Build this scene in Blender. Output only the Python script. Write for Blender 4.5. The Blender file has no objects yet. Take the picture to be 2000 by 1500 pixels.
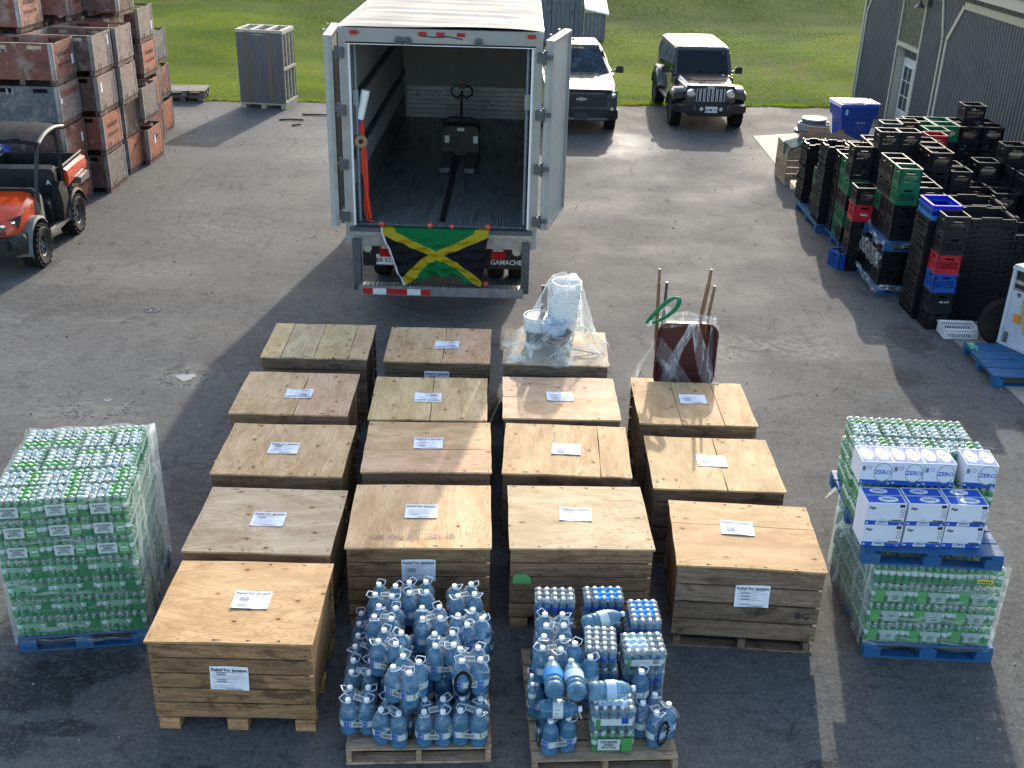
import bpy, bmesh, math, random
import numpy as np
from mathutils import Vector, Matrix
from math import sin, cos, pi, radians, sqrt, atan2
random.seed(7)
rs = np.random.RandomState(5)
SC = bpy.context.scene
COL = SC.collection
# ------------------------------------------------------------ camera
PITCH, ROLL, CAMH = 0.4430, 0.0273, 5.8526
cam = bpy.data.cameras.new('camera')
cam.sensor_width = 36.0
cam.lens = 2115.03 / 2000 * 36.0
cam.clip_end = 600
camo = bpy.data.objects.new('camera', cam)
COL.objects.link(camo)
_f = Vector((0, cos(PITCH), -sin(PITCH)))
_u = Vector((0, sin(PITCH), cos(PITCH)))
_r = Vector((1, 0, 0))
_r2 = _r * cos(ROLL) + _u * sin(ROLL)
_u2 = _u * cos(ROLL) - _r * sin(ROLL)
_m = Matrix((_r2, _u2, -_f)).transposed().to_4x4()
_m.translation = (0, 0, CAMH)
camo.matrix_world = _m
SC.camera = camo
# ------------------------------------------------------------ light
SUN_EL, SUN_AZ = radians(23.9), radians(9.8)       # azimuth from +Y towards +X
w = bpy.data.worlds.new('World')
SC.world = w
w.use_nodes = True
_nt = w.node_tree
_bg = _nt.nodes['Background']
_sky = _nt.nodes.new('ShaderNodeTexSky')
_sky.sky_type = 'NISHITA'
_sky.sun_disc = False
_sky.sun_elevation = SUN_EL
_sky.sun_rotation = SUN_AZ
_sky.air_density = 1.0
_sky.dust_density = 2.0
_sky.ozone_density = 0.6
_nt.links.new(_sky.outputs[0], _bg.inputs[0])
_bg.inputs[1].default_value = 0.15
sun = bpy.data.lights.new('sun', 'SUN')
sun.energy = 2.05
sun.angle = radians(0.6)
sun.color = (1.0, 0.93, 0.82)
suno = bpy.data.objects.new('sun', sun)
COL.objects.link(suno)
_sd = Vector((sin(SUN_AZ) * cos(SUN_EL), cos(SUN_AZ) * cos(SUN_EL), sin(SUN_EL)))
suno.rotation_euler = _sd.to_track_quat('Z', 'Y').to_euler()
suno.location = (0, 0, 30)
SC.view_settings.view_transform = 'Standard'
SC.view_settings.look = 'None'
SC.view_settings.gamma = 1.0
SC.view_settings.exposure = 1.50
SC.view_settings.use_curve_mapping = False
SC.render.engine = 'CYCLES'
SC.cycles.use_denoising = True
SC.cycles.max_bounces = 8
SC.cycles.diffuse_bounces = 3
SC.cycles.glossy_bounces = 3
SC.cycles.transmission_bounces = 5
SC.cycles.transparent_max_bounces = 20
SC.cycles.caustics_reflective = False
SC.cycles.caustics_refractive = False
SC.cycles.sample_clamp_indirect = 6

# ------------------------------------------------------------ mesh builder
class MB:
    def __init__(s):
        s.v = []; s.f = []; s.m = []; s.sm = []; s.uv = None
    def face(s, idx, m=0, sm=False):
        s.f.append(tuple(idx)); s.m.append(m); s.sm.append(sm)
    def poly(s, pts, m=0, sm=False):
        b = len(s.v); s.v += [tuple(p) for p in pts]
        s.face(range(b, b + len(pts)), m, sm)
    def box(s, c, d, rz=0.0, m=0, mat=None, taper=1.0):
        """box with centre c, full size d; taper scales the top in x,y"""
        b = len(s.v)
        hx, hy, hz = d[0] / 2, d[1] / 2, d[2] / 2
        for z in (-1, 1):
            t = taper if z > 0 else 1.0
            for x, y in ((-1, -1), (1, -1), (1, 1), (-1, 1)):
                p = Vector((x * hx * t, y * hy * t, z * hz))
                if mat is not None: p = mat @ p
                if rz: p = Vector((p.x * cos(rz) - p.y * sin(rz), p.x * sin(rz) + p.y * cos(rz), p.z))
                s.v.append((p.x + c[0], p.y + c[1], p.z + c[2]))
        for q in ((3, 2, 1, 0), (4, 5, 6, 7), (0, 1, 5, 4), (1, 2, 6, 5), (2, 3, 7, 6), (3, 0, 4, 7)):
            s.face([b + i for i in q], m)
        return s
    def bar(s, p0, p1, wd, ht, m=0):
        p0, p1 = Vector(p0), Vector(p1)
        d = p1 - p0; L = d.length
        q = d.to_track_quat('X', 'Z').to_matrix()
        return s.box((p0 + p1) / 2, (L, wd, ht), mat=q, m=m)
    def cyl(s, p0, p1, r0, r1=None, n=12, m=0, caps=True, sm=True):
        r1 = r0 if r1 is None else r1
        p0, p1 = Vector(p0), Vector(p1)
        q = (p1 - p0).to_track_quat('Z', 'Y').to_matrix()
        b = len(s.v)
        for p, r in ((p0, r0), (p1, r1)):
            for i in range(n):
                a = 2 * pi * i / n
                s.v.append(tuple(p + q @ Vector((cos(a) * r, sin(a) * r, 0))))
        for i in range(n):
            j = (i + 1) % n
            s.face((b + i, b + j, b + n + j, b + n + i), m, sm)
        if caps:
            s.face([b + i for i in reversed(range(n))], m)
            s.face([b + n + i for i in range(n)], m)
        return s
    def tube(s, pts, r, n=6, m=0, closed=False, caps=True):
        pts = [Vector(p) for p in pts]; N = len(pts); b = len(s.v)
        rr = r if isinstance(r, (list, tuple)) else [r] * N
        up = None
        for i, p in enumerate(pts):
            a = pts[(i - 1) % N] if closed or i > 0 else p
            c = pts[(i + 1) % N] if closed or i < N - 1 else p
            t = (c - a)
            if t.length < 1e-9: t = Vector((0, 0, 1))
            t.normalize()
            if up is None:
                up = Vector((0, 0, 1)) if abs(t.z) < .9 else Vector((1, 0, 0))
            x = up.cross(t)
            if x.length < 1e-6: x = Vector((1, 0, 0)).cross(t)
            x.normalize(); y = t.cross(x); up = y
            for k in range(n):
                an = 2 * pi * k / n
                s.v.append(tuple(p + (x * cos(an) + y * sin(an)) * rr[i]))
        for i in range(N if closed else N - 1):
            j = (i + 1) % N
            for k in range(n):
                l = (k + 1) % n
                s.face((b + i * n + k, b + i * n + l, b + j * n + l, b + j * n + k), m, True)
        if caps and not closed:
            s.face([b + k for k in reversed(range(n))], m)
            s.face([b + (N - 1) * n + k for k in range(n)], m)
        return s
    def lathe(s, prof, n=16, o=(0, 0, 0), m=0, axis='z', sm=True, mm=None, closed=False):
        """prof: (radius, height); mm: material per profile segment"""
        b = len(s.v); K = len(prof)
        for r, h in prof:
            for i in range(n):
                a = 2 * pi * i / n
                x, y = cos(a) * r, sin(a) * r
                if axis == 'z': p = (o[0] + x, o[1] + y, o[2] + h)
                elif axis == 'x': p = (o[0] + h, o[1] + x, o[2] + y)
                else: p = (o[0] + y, o[1] + h, o[2] + x)
                s.v.append(p)
        for k in range(K if closed else K - 1):
            l = (k + 1) % K
            for i in range(n):
                j = (i + 1) % n
                s.face((b + k * n + i, b + k * n + j, b + l * n + j, b + l * n + i), mm[k] if mm else m, sm)
        if not closed:
            if prof[0][0] > 1e-5: s.face([b + i for i in reversed(range(n))], mm[0] if mm else m)
            if prof[-1][0] > 1e-5: s.face([b + (K - 1) * n + i for i in range(n)], mm[-1] if mm else m)
        return s
    def prism(s, pts, d, m=0):
        """closed polygon of 3D points pushed along vector d"""
        b = len(s.v); n = len(pts); d = Vector(d)
        s.v += [tuple(p) for p in pts]
        s.v += [tuple(Vector(p) + d) for p in pts]
        s.face([b + i for i in reversed(range(n))], m)
        s.face([b + n + i for i in range(n)], m)
        for i in range(n):
            j = (i + 1) % n
            s.face((b + i, b + j, b + n + j, b + n + i), m)
        return s
    def loft(s, secs, m=0, sm=True, caps=True, closed=True):
        b = len(s.v); n = len(secs[0])
        for q in secs: s.v += [tuple(p) for p in q]
        for k in range(len(secs) - 1):
            for i in range(n if closed else n - 1):
                j = (i + 1) % n
                s.face((b + k * n + i, b + k * n + j, b + (k + 1) * n + j, b + (k + 1) * n + i), m, sm)
        if caps and closed:
            s.face([b + i for i in reversed(range(n))], m)
            s.face([b + (len(secs) - 1) * n + i for i in range(n)], m)
        return s
    def grid(s, fn, nu, nv, m=0, sm=True, uv=False):
        b = len(s.v)
        if uv and s.uv is None: s.uv = {}
        for j in range(nv + 1):
            for i in range(nu + 1):
                u, v = i / nu, j / nv
                if uv: s.uv[len(s.v)] = (u, v)
                s.v.append(tuple(fn(u, v)))
        for j in range(nv):
            for i in range(nu):
                a = b + j * (nu + 1) + i
                s.face((a, a + 1, a + nu + 2, a + nu + 1), m, sm)
        return s
    def mesh(s, name, mats):
        me = bpy.data.meshes.new(name)
        me.from_pydata(s.v, [], s.f)
        for mt in (mats if isinstance(mats, (list, tuple)) else [mats]): me.materials.append(mt)
        me.polygons.foreach_set('material_index', s.m)
        me.polygons.foreach_set('use_smooth', s.sm)
        if s.uv is not None:
            ul = me.uv_layers.new(name='UVMap')
            li = np.zeros(len(me.loops), dtype=np.int32); me.loops.foreach_get('vertex_index', li)
            arr = np.array([s.uv.get(int(i), (0, 0)) for i in li], dtype=np.float32)
            ul.data.foreach_set('uv', arr.ravel())
        me.update()
        if any(s.sm) and not all(s.sm) or any(s.sm):
            try: me.set_sharp_from_angle(angle=radians(40))
            except Exception: pass
        return me
    def build(s, name, mats, parent=None, loc=None, rot=None, color=None):
        return link(s.mesh(name, mats), name, parent, loc, rot, color)

def link(me, name, parent=None, loc=None, rot=None, color=None):
    o = bpy.data.objects.new(name, me)
    COL.objects.link(o)
    if parent is not None: o.parent = parent
    if loc is not None: o.location = loc
    if rot is not None: o.rotation_euler = rot if not isinstance(rot, (int, float)) else (0, 0, rot)
    if color is not None: o.color = color if len(color) == 4 else (*color, 1.0)
    return o

def thing(name, label, cat, loc=(0, 0, 0), rot=0.0, group=None):
    o = bpy.data.objects.new(name, None)
    COL.objects.link(o)
    o.empty_display_size = .2
    o.location = loc
    o.rotation_euler = (0, 0, rot) if isinstance(rot, (int, float)) else rot
    return tag(o, label, cat, group)

def tag(o, label, cat, group=None):
    o['label'] = label; o['category'] = cat
    if group: o['group'] = group
    return o

def kind(o, k):
    o['kind'] = k; return o

# ------------------------------------------------------------ node helper
class NT:
    def __init__(s, name, disp=False):
        s.mat = bpy.data.materials.new(name); s.mat.use_nodes = True
        s.t = s.mat.node_tree
        s.b = s.t.nodes['Principled BSDF']; s.out = s.t.nodes['Material Output']
    def n(s, typ, ins=None, **at):
        nd = s.t.nodes.new('ShaderNode' + typ)
        for k, v in at.items(): setattr(nd, k, v)
        for k, v in (ins or {}).items():
            s.put(nd.inputs[k], v)
        return nd
    def put(s, sock, v):
        if isinstance(v, bpy.types.NodeSocket): s.t.links.new(v, sock)
        elif hasattr(v, 'outputs'): s.t.links.new(v.outputs[0], sock)
        else:
            if isinstance(v, tuple) and len(v) == 3 and sock.type == 'RGBA': v = (*v, 1)
            sock.default_value = v
    def obj(s, rnd=True):
        tc = s.n('TexCoord').outputs['Object']
        if not rnd: return tc
        oi = s.n('ObjectInfo').outputs['Random']
        off = s.n('VectorMath', {0: (37.1, 91.7, 53.3), 3: s.math('MULTIPLY', oi, 1.0)}, operation='SCALE')
        return s.n('VectorMath', {0: tc, 1: off.outputs[0]}, operation='ADD').outputs[0]
    def pos(s): return s.n('NewGeometry').outputs['Position']
    def map(s, v, sc=(1, 1, 1), loc=(0, 0, 0), rot=(0, 0, 0)):
        return s.n('Mapping', {'Vector': v, 'Scale': sc, 'Location': loc, 'Rotation': rot}).outputs[0]
    def noise(s, v, sc=5., det=4., ro=.55, dist=0.):
        return s.n('TexNoise', {'Vector': v, 'Scale': sc, 'Detail': det, 'Roughness': ro, 'Distortion': dist}).outputs['Fac']
    def vor(s, v, sc=5., out='Distance', rnd=1.0):
        return s.n('TexVoronoi', {'Vector': v, 'Scale': sc, 'Randomness': rnd}).outputs[out]
    def math(s, op, a, b=0.0, c=None, clamp=False):
        d = {0: a, 1: b}
        if c is not None: d[2] = c
        return s.n('Math', d, operation=op, use_clamp=clamp).outputs[0]
    def rng(s, v, a, b, c=0., d=1., smooth=True):
        return s.n('MapRange', {'Value': v, 'From Min': a, 'From Max': b, 'To Min': c, 'To Max': d},
                   interpolation_type='SMOOTHSTEP' if smooth else 'LINEAR').outputs[0]
    def mix(s, f, a, b, mode='MIX'):
        nd = s.n('Mix', data_type='RGBA', blend_type=mode)
        s.put(nd.inputs[0], f); s.put(nd.inputs[6], a); s.put(nd.inputs[7], b)
        return nd.outputs[2]
    def ramp(s, v, stops, interp='LINEAR'):
        nd = s.n('ValToRGB', {0: v}); cr = nd.color_ramp; cr.interpolation = interp
        while len(cr.elements) < len(stops): cr.elements.new(.5)
        for e, (p, c) in zip(cr.elements, stops):
            e.position = p; e.color = (*c, 1) if len(c) == 3 else c
        return nd.outputs[0]
    def objcol(s): return s.n('ObjectInfo').outputs['Color']
    def bump(s, h, st=.2, dist=.01, nrm=None):
        nd = s.n('Bump', {'Height': h, 'Strength': st, 'Distance': dist})
        if nrm is not None: s.put(nd.inputs['Normal'], nrm)
        return nd.outputs[0]
    def set(s, **k):
        mp = dict(col='Base Color', rough='Roughness', metal='Metallic', nrm='Normal', spec='Specular IOR Level',
                  coat='Coat Weight', coatr='Coat Roughness', trans='Transmission Weight', ior='IOR', alpha='Alpha', emit='Emission Color', emits='Emission Strength', sheen='Sheen Weight')
        for a, v in k.items(): s.put(s.b.inputs[mp[a]], v)
        return s.mat

def surf(name, col, rough=.6, var=.18, vs=6., bump=.15, bs=60., metal=0., tint=False, dirt=0., dcol=(.08, .07, .05), ds=2.5,
         stretch=(1, 1, 1), spec=.5, coat=0., rvar=.12, bd=.004):
    """paint / plastic / metal with uneven colour, dirt and gloss"""
    t = NT(name)
    v = t.map(t.obj(), stretch)
    c = col
    if tint: c = t.mix(1.0, (*col, 1), t.objcol(), 'MULTIPLY')
    else: c = (*col, 1)
    n1 = t.noise(v, vs, 5)
    k = t.rng(n1, .25, .75, 1 - var, 1 + var, False)
    g = t.n('CombineXYZ', {0: k, 1: k, 2: k}).outputs[0]
    c = t.mix(1.0, c, g, 'MULTIPLY')
    if dirt > 0:
        n2 = t.noise(v, ds, 8, .65, .4)
        c = t.mix(t.math('MULTIPLY', t.rng(n2, .48, .72), dirt), c, (*dcol, 1))
    n3 = t.noise(v, bs, 3)
    r = t.rng(t.noise(v, vs * 1.7, 4), .3, .7, max(.03, rough - rvar), min(1, rough + rvar), False)
    return t.set(col=c, rough=r, metal=metal, spec=spec, coat=coat, nrm=t.bump(n3, bump, bd))
# ------------------------------------------------------------ materials
def mk_asphalt():
    t = NT('asphalt'); p = t.pos()
    fine = t.noise(p, 160, 2, .7)
    fine2 = t.noise(p, 60, 3, .6)
    spk = t.vor(p, 85)
    big = t.noise(p, .22, 5, .6, .6)
    mid = t.noise(p, .9, 6, .65, .8)
    strk = t.noise(t.map(p, (.35, 2.2, 1), rot=(0, 0, .25)), 1.0, 6, .7, .5)
    c = t.mix(t.rng(big, .33, .68), (.070, .0715, .072, 1), (.096, .097, .096, 1))
    c = t.mix(t.math('MULTIPLY', t.rng(strk, .5, .75), .55), c, (.140, .138, .130, 1))
    c = t.mix(t.math('MULTIPLY', t.rng(mid, .54, .68), .5), c, (.034, .034, .035, 1))
    # aggregate
    c = t.mix(t.math('MULTIPLY', t.rng(fine, .53, .66), .7), c, (.21, .20, .18, 1))
    c = t.mix(t.math('MULTIPLY', t.rng(fine, .45, .3), .55), c, (.016, .016, .017, 1))
    c = t.mix(t.math('MULTIPLY', t.rng(spk, .17, .08), t.rng(fine2, .5, .62)), c, (.4, .38, .34, 1))
    sx = t.n('SeparateXYZ', {0: p}); X, Y = sx.outputs[0], sx.outputs[1]
    def ell(cx, cy, rx, ry, jit=.5, js=2.5):
        a = t.math('DIVIDE', t.math('SUBTRACT', X, cx), rx)
        b = t.math('DIVIDE', t.math('SUBTRACT', Y, cy), ry)
        d = t.math('SQRT', t.math('ADD', t.math('MULTIPLY', a, a), t.math('MULTIPLY', b, b)))
        return t.math('ADD', d, t.math('MULTIPLY', t.math('SUBTRACT', t.noise(p, js, 5, .6), .5), jit))
    rough = t.rng(t.noise(p, .6, 5, .6), .35, .7, .78, .95, False)
    # dried pale silt patches
    for cx, cy, rx, ry, k in ((2.75, 13.75, 1.0, .75, .6), (4.0, 13.75, .75, .55, .6), (-4.05, 12.3, .62, .5, .45), (-4.9, 11.2, .85, .5, .4),
                              (-2.95, 10.1, .5, .5, .6), (-4.4, 25.0, 1.6, 2.2, .35), (.9, 20.2, 1.6, 1.1, .35), (-6.0, 16.2, 1.6, .5, .3), (-4.6, 18.5, 2.2, 1.2, .25)):
        d = ell(cx, cy, rx, ry, .9)
        m = t.math('MULTIPLY', t.rng(d, 1.0, .55), t.rng(t.noise(p, 9, 5, .7), .38, .62))
        c = t.mix(t.math('MULTIPLY', m, k), c, (.22, .21, .185, 1))
    # damp dark stains
    for cx, cy, rx, ry, k in ((-3.75, 6.55, .55, .30, .75), (-3.3, 6.85, .5, .2, .6), (-3.3, 6.15, .35, .10, .7), (-3.9, 6.0, .55, .2, .6), (-2.1, 5.75, .14, .1, .6),
                              (4.75, 12.9, .7, .45, .5), (5.6, 14.2, .35, .6, .5), (2.35, 5.98, .17, .05, .7), (-2.9, 9.6, .7, .9, .45), (-6.4, 14.8, 2.2, .7, .35), (-3.4, 13.5, 1.2, 1.2, .3), (6.2, 11.2, .2, .6, .6), (.7, 24.5, 1.5, 1.5, .4)):
        d = ell(cx, cy, rx, ry, 1.6, 5.0)
        m = t.rng(d, 1.05, .75)
        c = t.mix(t.math('MULTIPLY', m, k), c, (.018, .018, .019, 1))
        rough = t.math('SUBTRACT', rough, t.math('MULTIPLY', m, .12 * k))
    grn = t.noise(p, 34, 4, .75)
    c = t.mix(t.math('MULTIPLY', t.rng(grn, .52, .66), .55), c, (.20, .195, .18, 1))
    c = t.mix(t.math('MULTIPLY', t.rng(grn, .47, .32), .5), c, (.022, .022, .024, 1))
    tyre = t.noise(t.map(p, (5.0, .12, 1), rot=(0, 0, -.12)), 1.0, 4, .6, .3)
    c = t.mix(t.math('MULTIPLY', t.math('MULTIPLY', t.rng(tyre, .56, .70), t.rng(mid, .4, .6)), .35), c, (.030, .030, .031, 1))
    scuf = t.noise(t.map(p, (.5, 6.0, 1), rot=(0, 0, .12)), 1.6, 6, .7, .4)
    c = t.mix(t.math('MULTIPLY', t.rng(scuf, .64, .74), .5), c, (.24, .235, .22, 1))
    m5 = t.noise(t.map(p, (1, 1.6, 1)), 7.0, 5, .72, .4)
    c = t.mix(t.math('MULTIPLY', t.rng(m5, .50, .66), .38), c, (.150, .146, .135, 1))
    c = t.mix(t.math('MULTIPLY', t.rng(m5, .46, .34), .40), c, (.030, .030, .031, 1))
    bl = t.noise(p, 2.3, 6, .75, 1.2)
    c = t.mix(t.math('MULTIPLY', t.rng(bl, .57, .66), .6), c, (.028, .028, .028, 1))
    c = t.mix(t.math('MULTIPLY', t.rng(t.noise(t.map(p, (.8, 2.0, 1), loc=(3, 9, 0)), 1.7, 7, .78, .9), .63, .69), .55), c, (.235, .228, .205, 1))
    # cracks
    cr = t.vor(t.map(p, (1, 1, 1)), .35, 'Distance')
    vd = t.n('TexVoronoi', {'Vector': t.n('VectorMath', {0: p, 1: t.n('TexNoise', {'Vector': p, 'Scale': 1.1}).outputs['Color']}, operation='ADD').outputs[0], 'Scale': .22}, feature='DISTANCE_TO_EDGE').outputs[0]
    c = t.mix(t.math('MULTIPLY', t.rng(vd, .003, .001), .25), c, (.02, .02, .02, 1))
    h = t.math('ADD', t.math('MULTIPLY', fine, .6), t.math('MULTIPLY', fine2, .8))
    # wetter, shinier strip by the parked cars
    wet = t.math('MULTIPLY', t.rng(ell(1.6, 25.9, 2.6, 1.9, .9, .9), 1.0, .4), .13)
    rough = t.math('SUBTRACT', rough, wet)
    return t.set(col=c, rough=rough, nrm=t.bump(h, .45, .005), spec=.13)

def mk_concrete():
    t = NT('concrete'); p = t.pos()
    c = t.mix(t.rng(t.noise(p, .8, 6, .6, .5), .35, .7), (.23, .21, .175, 1), (.33, .305, .26, 1))
    c = t.mix(t.math('MULTIPLY', t.rng(t.noise(p, 2.2, 6, .7), .55, .7), .4), c, (.13, .12, .10, 1))
    c = t.mix(t.math('MULTIPLY', t.rng(t.noise(p, 120, 2), .55, .7), .3), c, (.4, .38, .33, 1))
    return t.set(col=c, rough=.8, nrm=t.bump(t.noise(p, 90, 3), .3, .004))

def mk_turf():
    t = NT('turf'); p = t.pos()
    a = t.noise(t.map(p, (.5, 1.1, 1)), .35, 6, .6, .5)
    b = t.noise(p, 2.4, 6, .7)
    f = t.noise(t.map(p, (1, 2.6, 1)), 9, 4, .7)
    c = t.mix(t.rng(a, .3, .72), (.062, .105, .010, 1), (.145, .175, .02, 1))
    c = t.mix(t.math('MULTIPLY', t.rng(b, .52, .75), .6), c, (.145, .145, .04, 1))
    c = t.mix(t.math('MULTIPLY', t.rng(f, .55, .36), .6), c, (.02, .035, .008, 1))
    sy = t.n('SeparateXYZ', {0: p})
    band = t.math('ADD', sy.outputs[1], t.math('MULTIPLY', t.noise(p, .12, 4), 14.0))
    c = t.mix(t.math('MULTIPLY', t.rng(band, 47, 53), .55), c, (.035, .06, .012, 1))  # shade of the far slope painted into the lawn colour
    # worn earth behind the cars
    sx = t.n('SeparateXYZ', {0: p})
    d = t.math('ADD', t.math('POWER', t.math('DIVIDE', t.math('SUBTRACT', sx.outputs[0], 8.0), 2.2), 2.0), t.math('POWER', t.math('DIVIDE', t.math('SUBTRACT', sx.outputs[1], 36.5), 3.2), 2.0))
    e = t.math('MULTIPLY', t.rng(d, 1.0, .1), t.rng(t.noise(p, 1.6, 6, .7), .42, .6))
    c = t.mix(t.math('MULTIPLY', e, .75), c, (.11, .085, .055, 1))
    return t.set(col=c, rough=.9, nrm=t.bump(t.math('ADD', f, t.noise(p, 30, 3)), .9, .05), spec=.04)

def mk_blades():
    t = NT('grass_blades'); p = t.pos()
    a = t.noise(t.map(p, (.5, 1.1, 1)), .35, 6, .6, .5)
    b = t.noise(p, 3.0, 5, .7)
    c = t.mix(t.rng(a, .3, .72), (.095, .175, .012, 1), (.225, .285, .025, 1))
    c = t.mix(t.math('MULTIPLY', t.rng(b, .5, .75), .55), c, (.18, .165, .05, 1))
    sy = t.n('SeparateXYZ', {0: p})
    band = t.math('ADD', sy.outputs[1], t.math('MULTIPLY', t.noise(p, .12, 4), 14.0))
    c = t.mix(t.math('MULTIPLY', t.rng(band, 46, 51), .65), c, (.032, .072, .008, 1))  # far blades coloured darker to imitate the slope's shade
    mow = t.math('SINE', t.math('ADD', t.math('MULTIPLY', sy.outputs[1], 2.1), t.math('MULTIPLY', t.noise(p, .25, 4), 9.0)))
    c = t.mix(t.math('MULTIPLY', t.rng(mow, .1, .9), .35), c, (.05, .11, .008, 1))
    c = t.mix(t.math('MULTIPLY', t.rng(t.noise(t.map(p, (.6, 1.6, 1)), 1.3, 6, .7), .52, .66), .5), c, (.20, .235, .03, 1))
    brn = t.noise(t.map(p, (.5, 1, 1)), .7, 5, .6)
    c = t.mix(t.math('MULTIPLY', t.rng(brn, .58, .72), .55), c, (.15, .12, .05, 1))
    d = t.n('BsdfDiffuse', {'Color': c}); tr = t.n('BsdfTranslucent', {'Color': t.mix(1.0, c, (1.25, 1.3, .8, 1), 'MULTIPLY')})
    m = t.n('MixShader', {0: .5, 1: d.outputs[0], 2: tr.outputs[0]})
    t.t.links.new(m.outputs[0], t.out.inputs[0]); return t.mat

def mk_plywood():
    """sheet plywood; object colour = tone, object alpha < 0.75 turns the grain"""
    t = NT('plywood')
    oi = t.n('ObjectInfo'); v = t.obj()
    s = t.n('SeparateXYZ', {0: v})
    turn = t.math('LESS_THAN', oi.outputs['Alpha'], .75)
    gx = t.n('Mix', data_type='FLOAT'); t.put(gx.inputs[0], turn); t.put(gx.inputs[2], s.outputs[0]); t.put(gx.inputs[3], s.outputs[1])
    gy = t.n('Mix', data_type='FLOAT'); t.put(gy.inputs[0], turn); t.put(gy.inputs[2], s.outputs[1]); t.put(gy.inputs[3], s.outputs[0])
    q = t.n('CombineXYZ', {0: gx.outputs[0], 1: gy.outputs[0], 2: s.outputs[2]}).outputs[0]
    fig = t.noise(t.map(q, (.7, 2.6, 1)), 1.15, 3, .5, .9)
    line = t.math('SINE', t.math('MULTIPLY', fig, 125.0))
    fib = t.noise(t.map(q, (2.0, 70, 20)), 2.0, 5, .65)
    blot = t.noise(t.map(q, (1.2, 3.2, 1)), 1.6, 5, .6, .4)
    c = t.mix(t.rng(blot, .3, .7), (.76, .70, .62, 1), (1.08, 1.07, 1.06, 1))
    str_ = t.rng(t.noise(q, .9, 3), .4, .62, .05, .42)
    c = t.mix(t.math('MULTIPLY', t.rng(line, .25, .95), str_), c, (.50, .36, .24, 1))
    c = t.mix(t.math('MULTIPLY', t.rng(fib, .48, .72), .65), c, (.58, .45, .32, 1))
    vo = t.n('TexVoronoi', {'Vector': t.map(q, (1, 1.5, 1)), 'Scale': 5.6})
    cell = t.n('SeparateXYZ', {0: vo.outputs['Color']}).outputs[0]
    pick = t.math('GREATER_THAN', cell, .30)
    halo = t.math('MULTIPLY', t.rng(vo.outputs['Distance'], .30, .05), pick)
    core = t.math('MULTIPLY', t.rng(vo.outputs['Distance'], .125, .06), pick)
    c = t.mix(t.math('MULTIPLY', halo, .65), c, (.58, .36, .20, 1))
    c = t.mix(t.math('MULTIPLY', core, .92), c, (.15, .075, .045, 1))
    scr = t.noise(t.map(q, (1.2, 26, 1), rot=(0, 0, .5)), 2.0, 3, .6)
    c = t.mix(t.math('MULTIPLY', t.rng(scr, .66, .72), .4), c, (.80, .74, .66, 1))
    st = t.noise(q, 1.4, 7, .65, .6)
    c = t.mix(t.math('MULTIPLY', t.rng(st, .54, .72), .45), c, (.55, .43, .33, 1))
    c = t.mix(1.0, c, oi.outputs['Color'], 'MULTIPLY')
    return t.set(col=c, rough=.72, spec=.16, nrm=t.bump(t.math('ADD', fib, t.math('MULTIPLY', line, .1)), .12, .003))

def mk_board():
    """sawn weathered board, grain along local x"""
    t = NT('weathered_board'); v = t.obj(); oi = t.n('ObjectInfo')
    fib = t.noise(t.map(v, (1.4, 45, 22)), 2.2, 6, .65)
    fig = t.noise(t.map(v, (.8, 9, 4)), 1.3, 4, .6, 1.2)
    ln = t.math('SINE', t.math('MULTIPLY', fig, 70.))
    c = t.mix(t.rng(fib, .3, .72), (1.15, 1.08, 1.0, 1), (.55, .51, .46, 1))
    c = t.mix(t.math('MULTIPLY', t.rng(ln, .2, .9), .45), c, (.45, .36, .28, 1))
    n = t.noise(t.map(v, (1.5, 4, 4)), 2.0, 6, .65, .5)
    c = t.mix(t.math('MULTIPLY', t.rng(n, .50, .68), .85), c, (.24, .21, .18, 1))
    vo = t.n('TexVoronoi', {'Vector': t.map(v, (1, 2.2, 2.2)), 'Scale': 3.0})
    c = t.mix(t.math('MULTIPLY', t.rng(vo.outputs['Distance'], .060, .025), .8), c, (.22, .13, .08, 1))
    k = t.rng(oi.outputs['Random'], 0, 1, .78, 1.15, False)
    c = t.mix(1.0, c, t.n('CombineXYZ', {0: k, 1: k, 2: k}).outputs[0], 'MULTIPLY')
    c = t.mix(1.0, c, oi.outputs['Color'], 'MULTIPLY')
    return t.set(col=c, rough=.8, spec=.3, nrm=t.bump(t.math('ADD', fib, t.math('MULTIPLY', ln, .2)), .35, .004))

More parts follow.
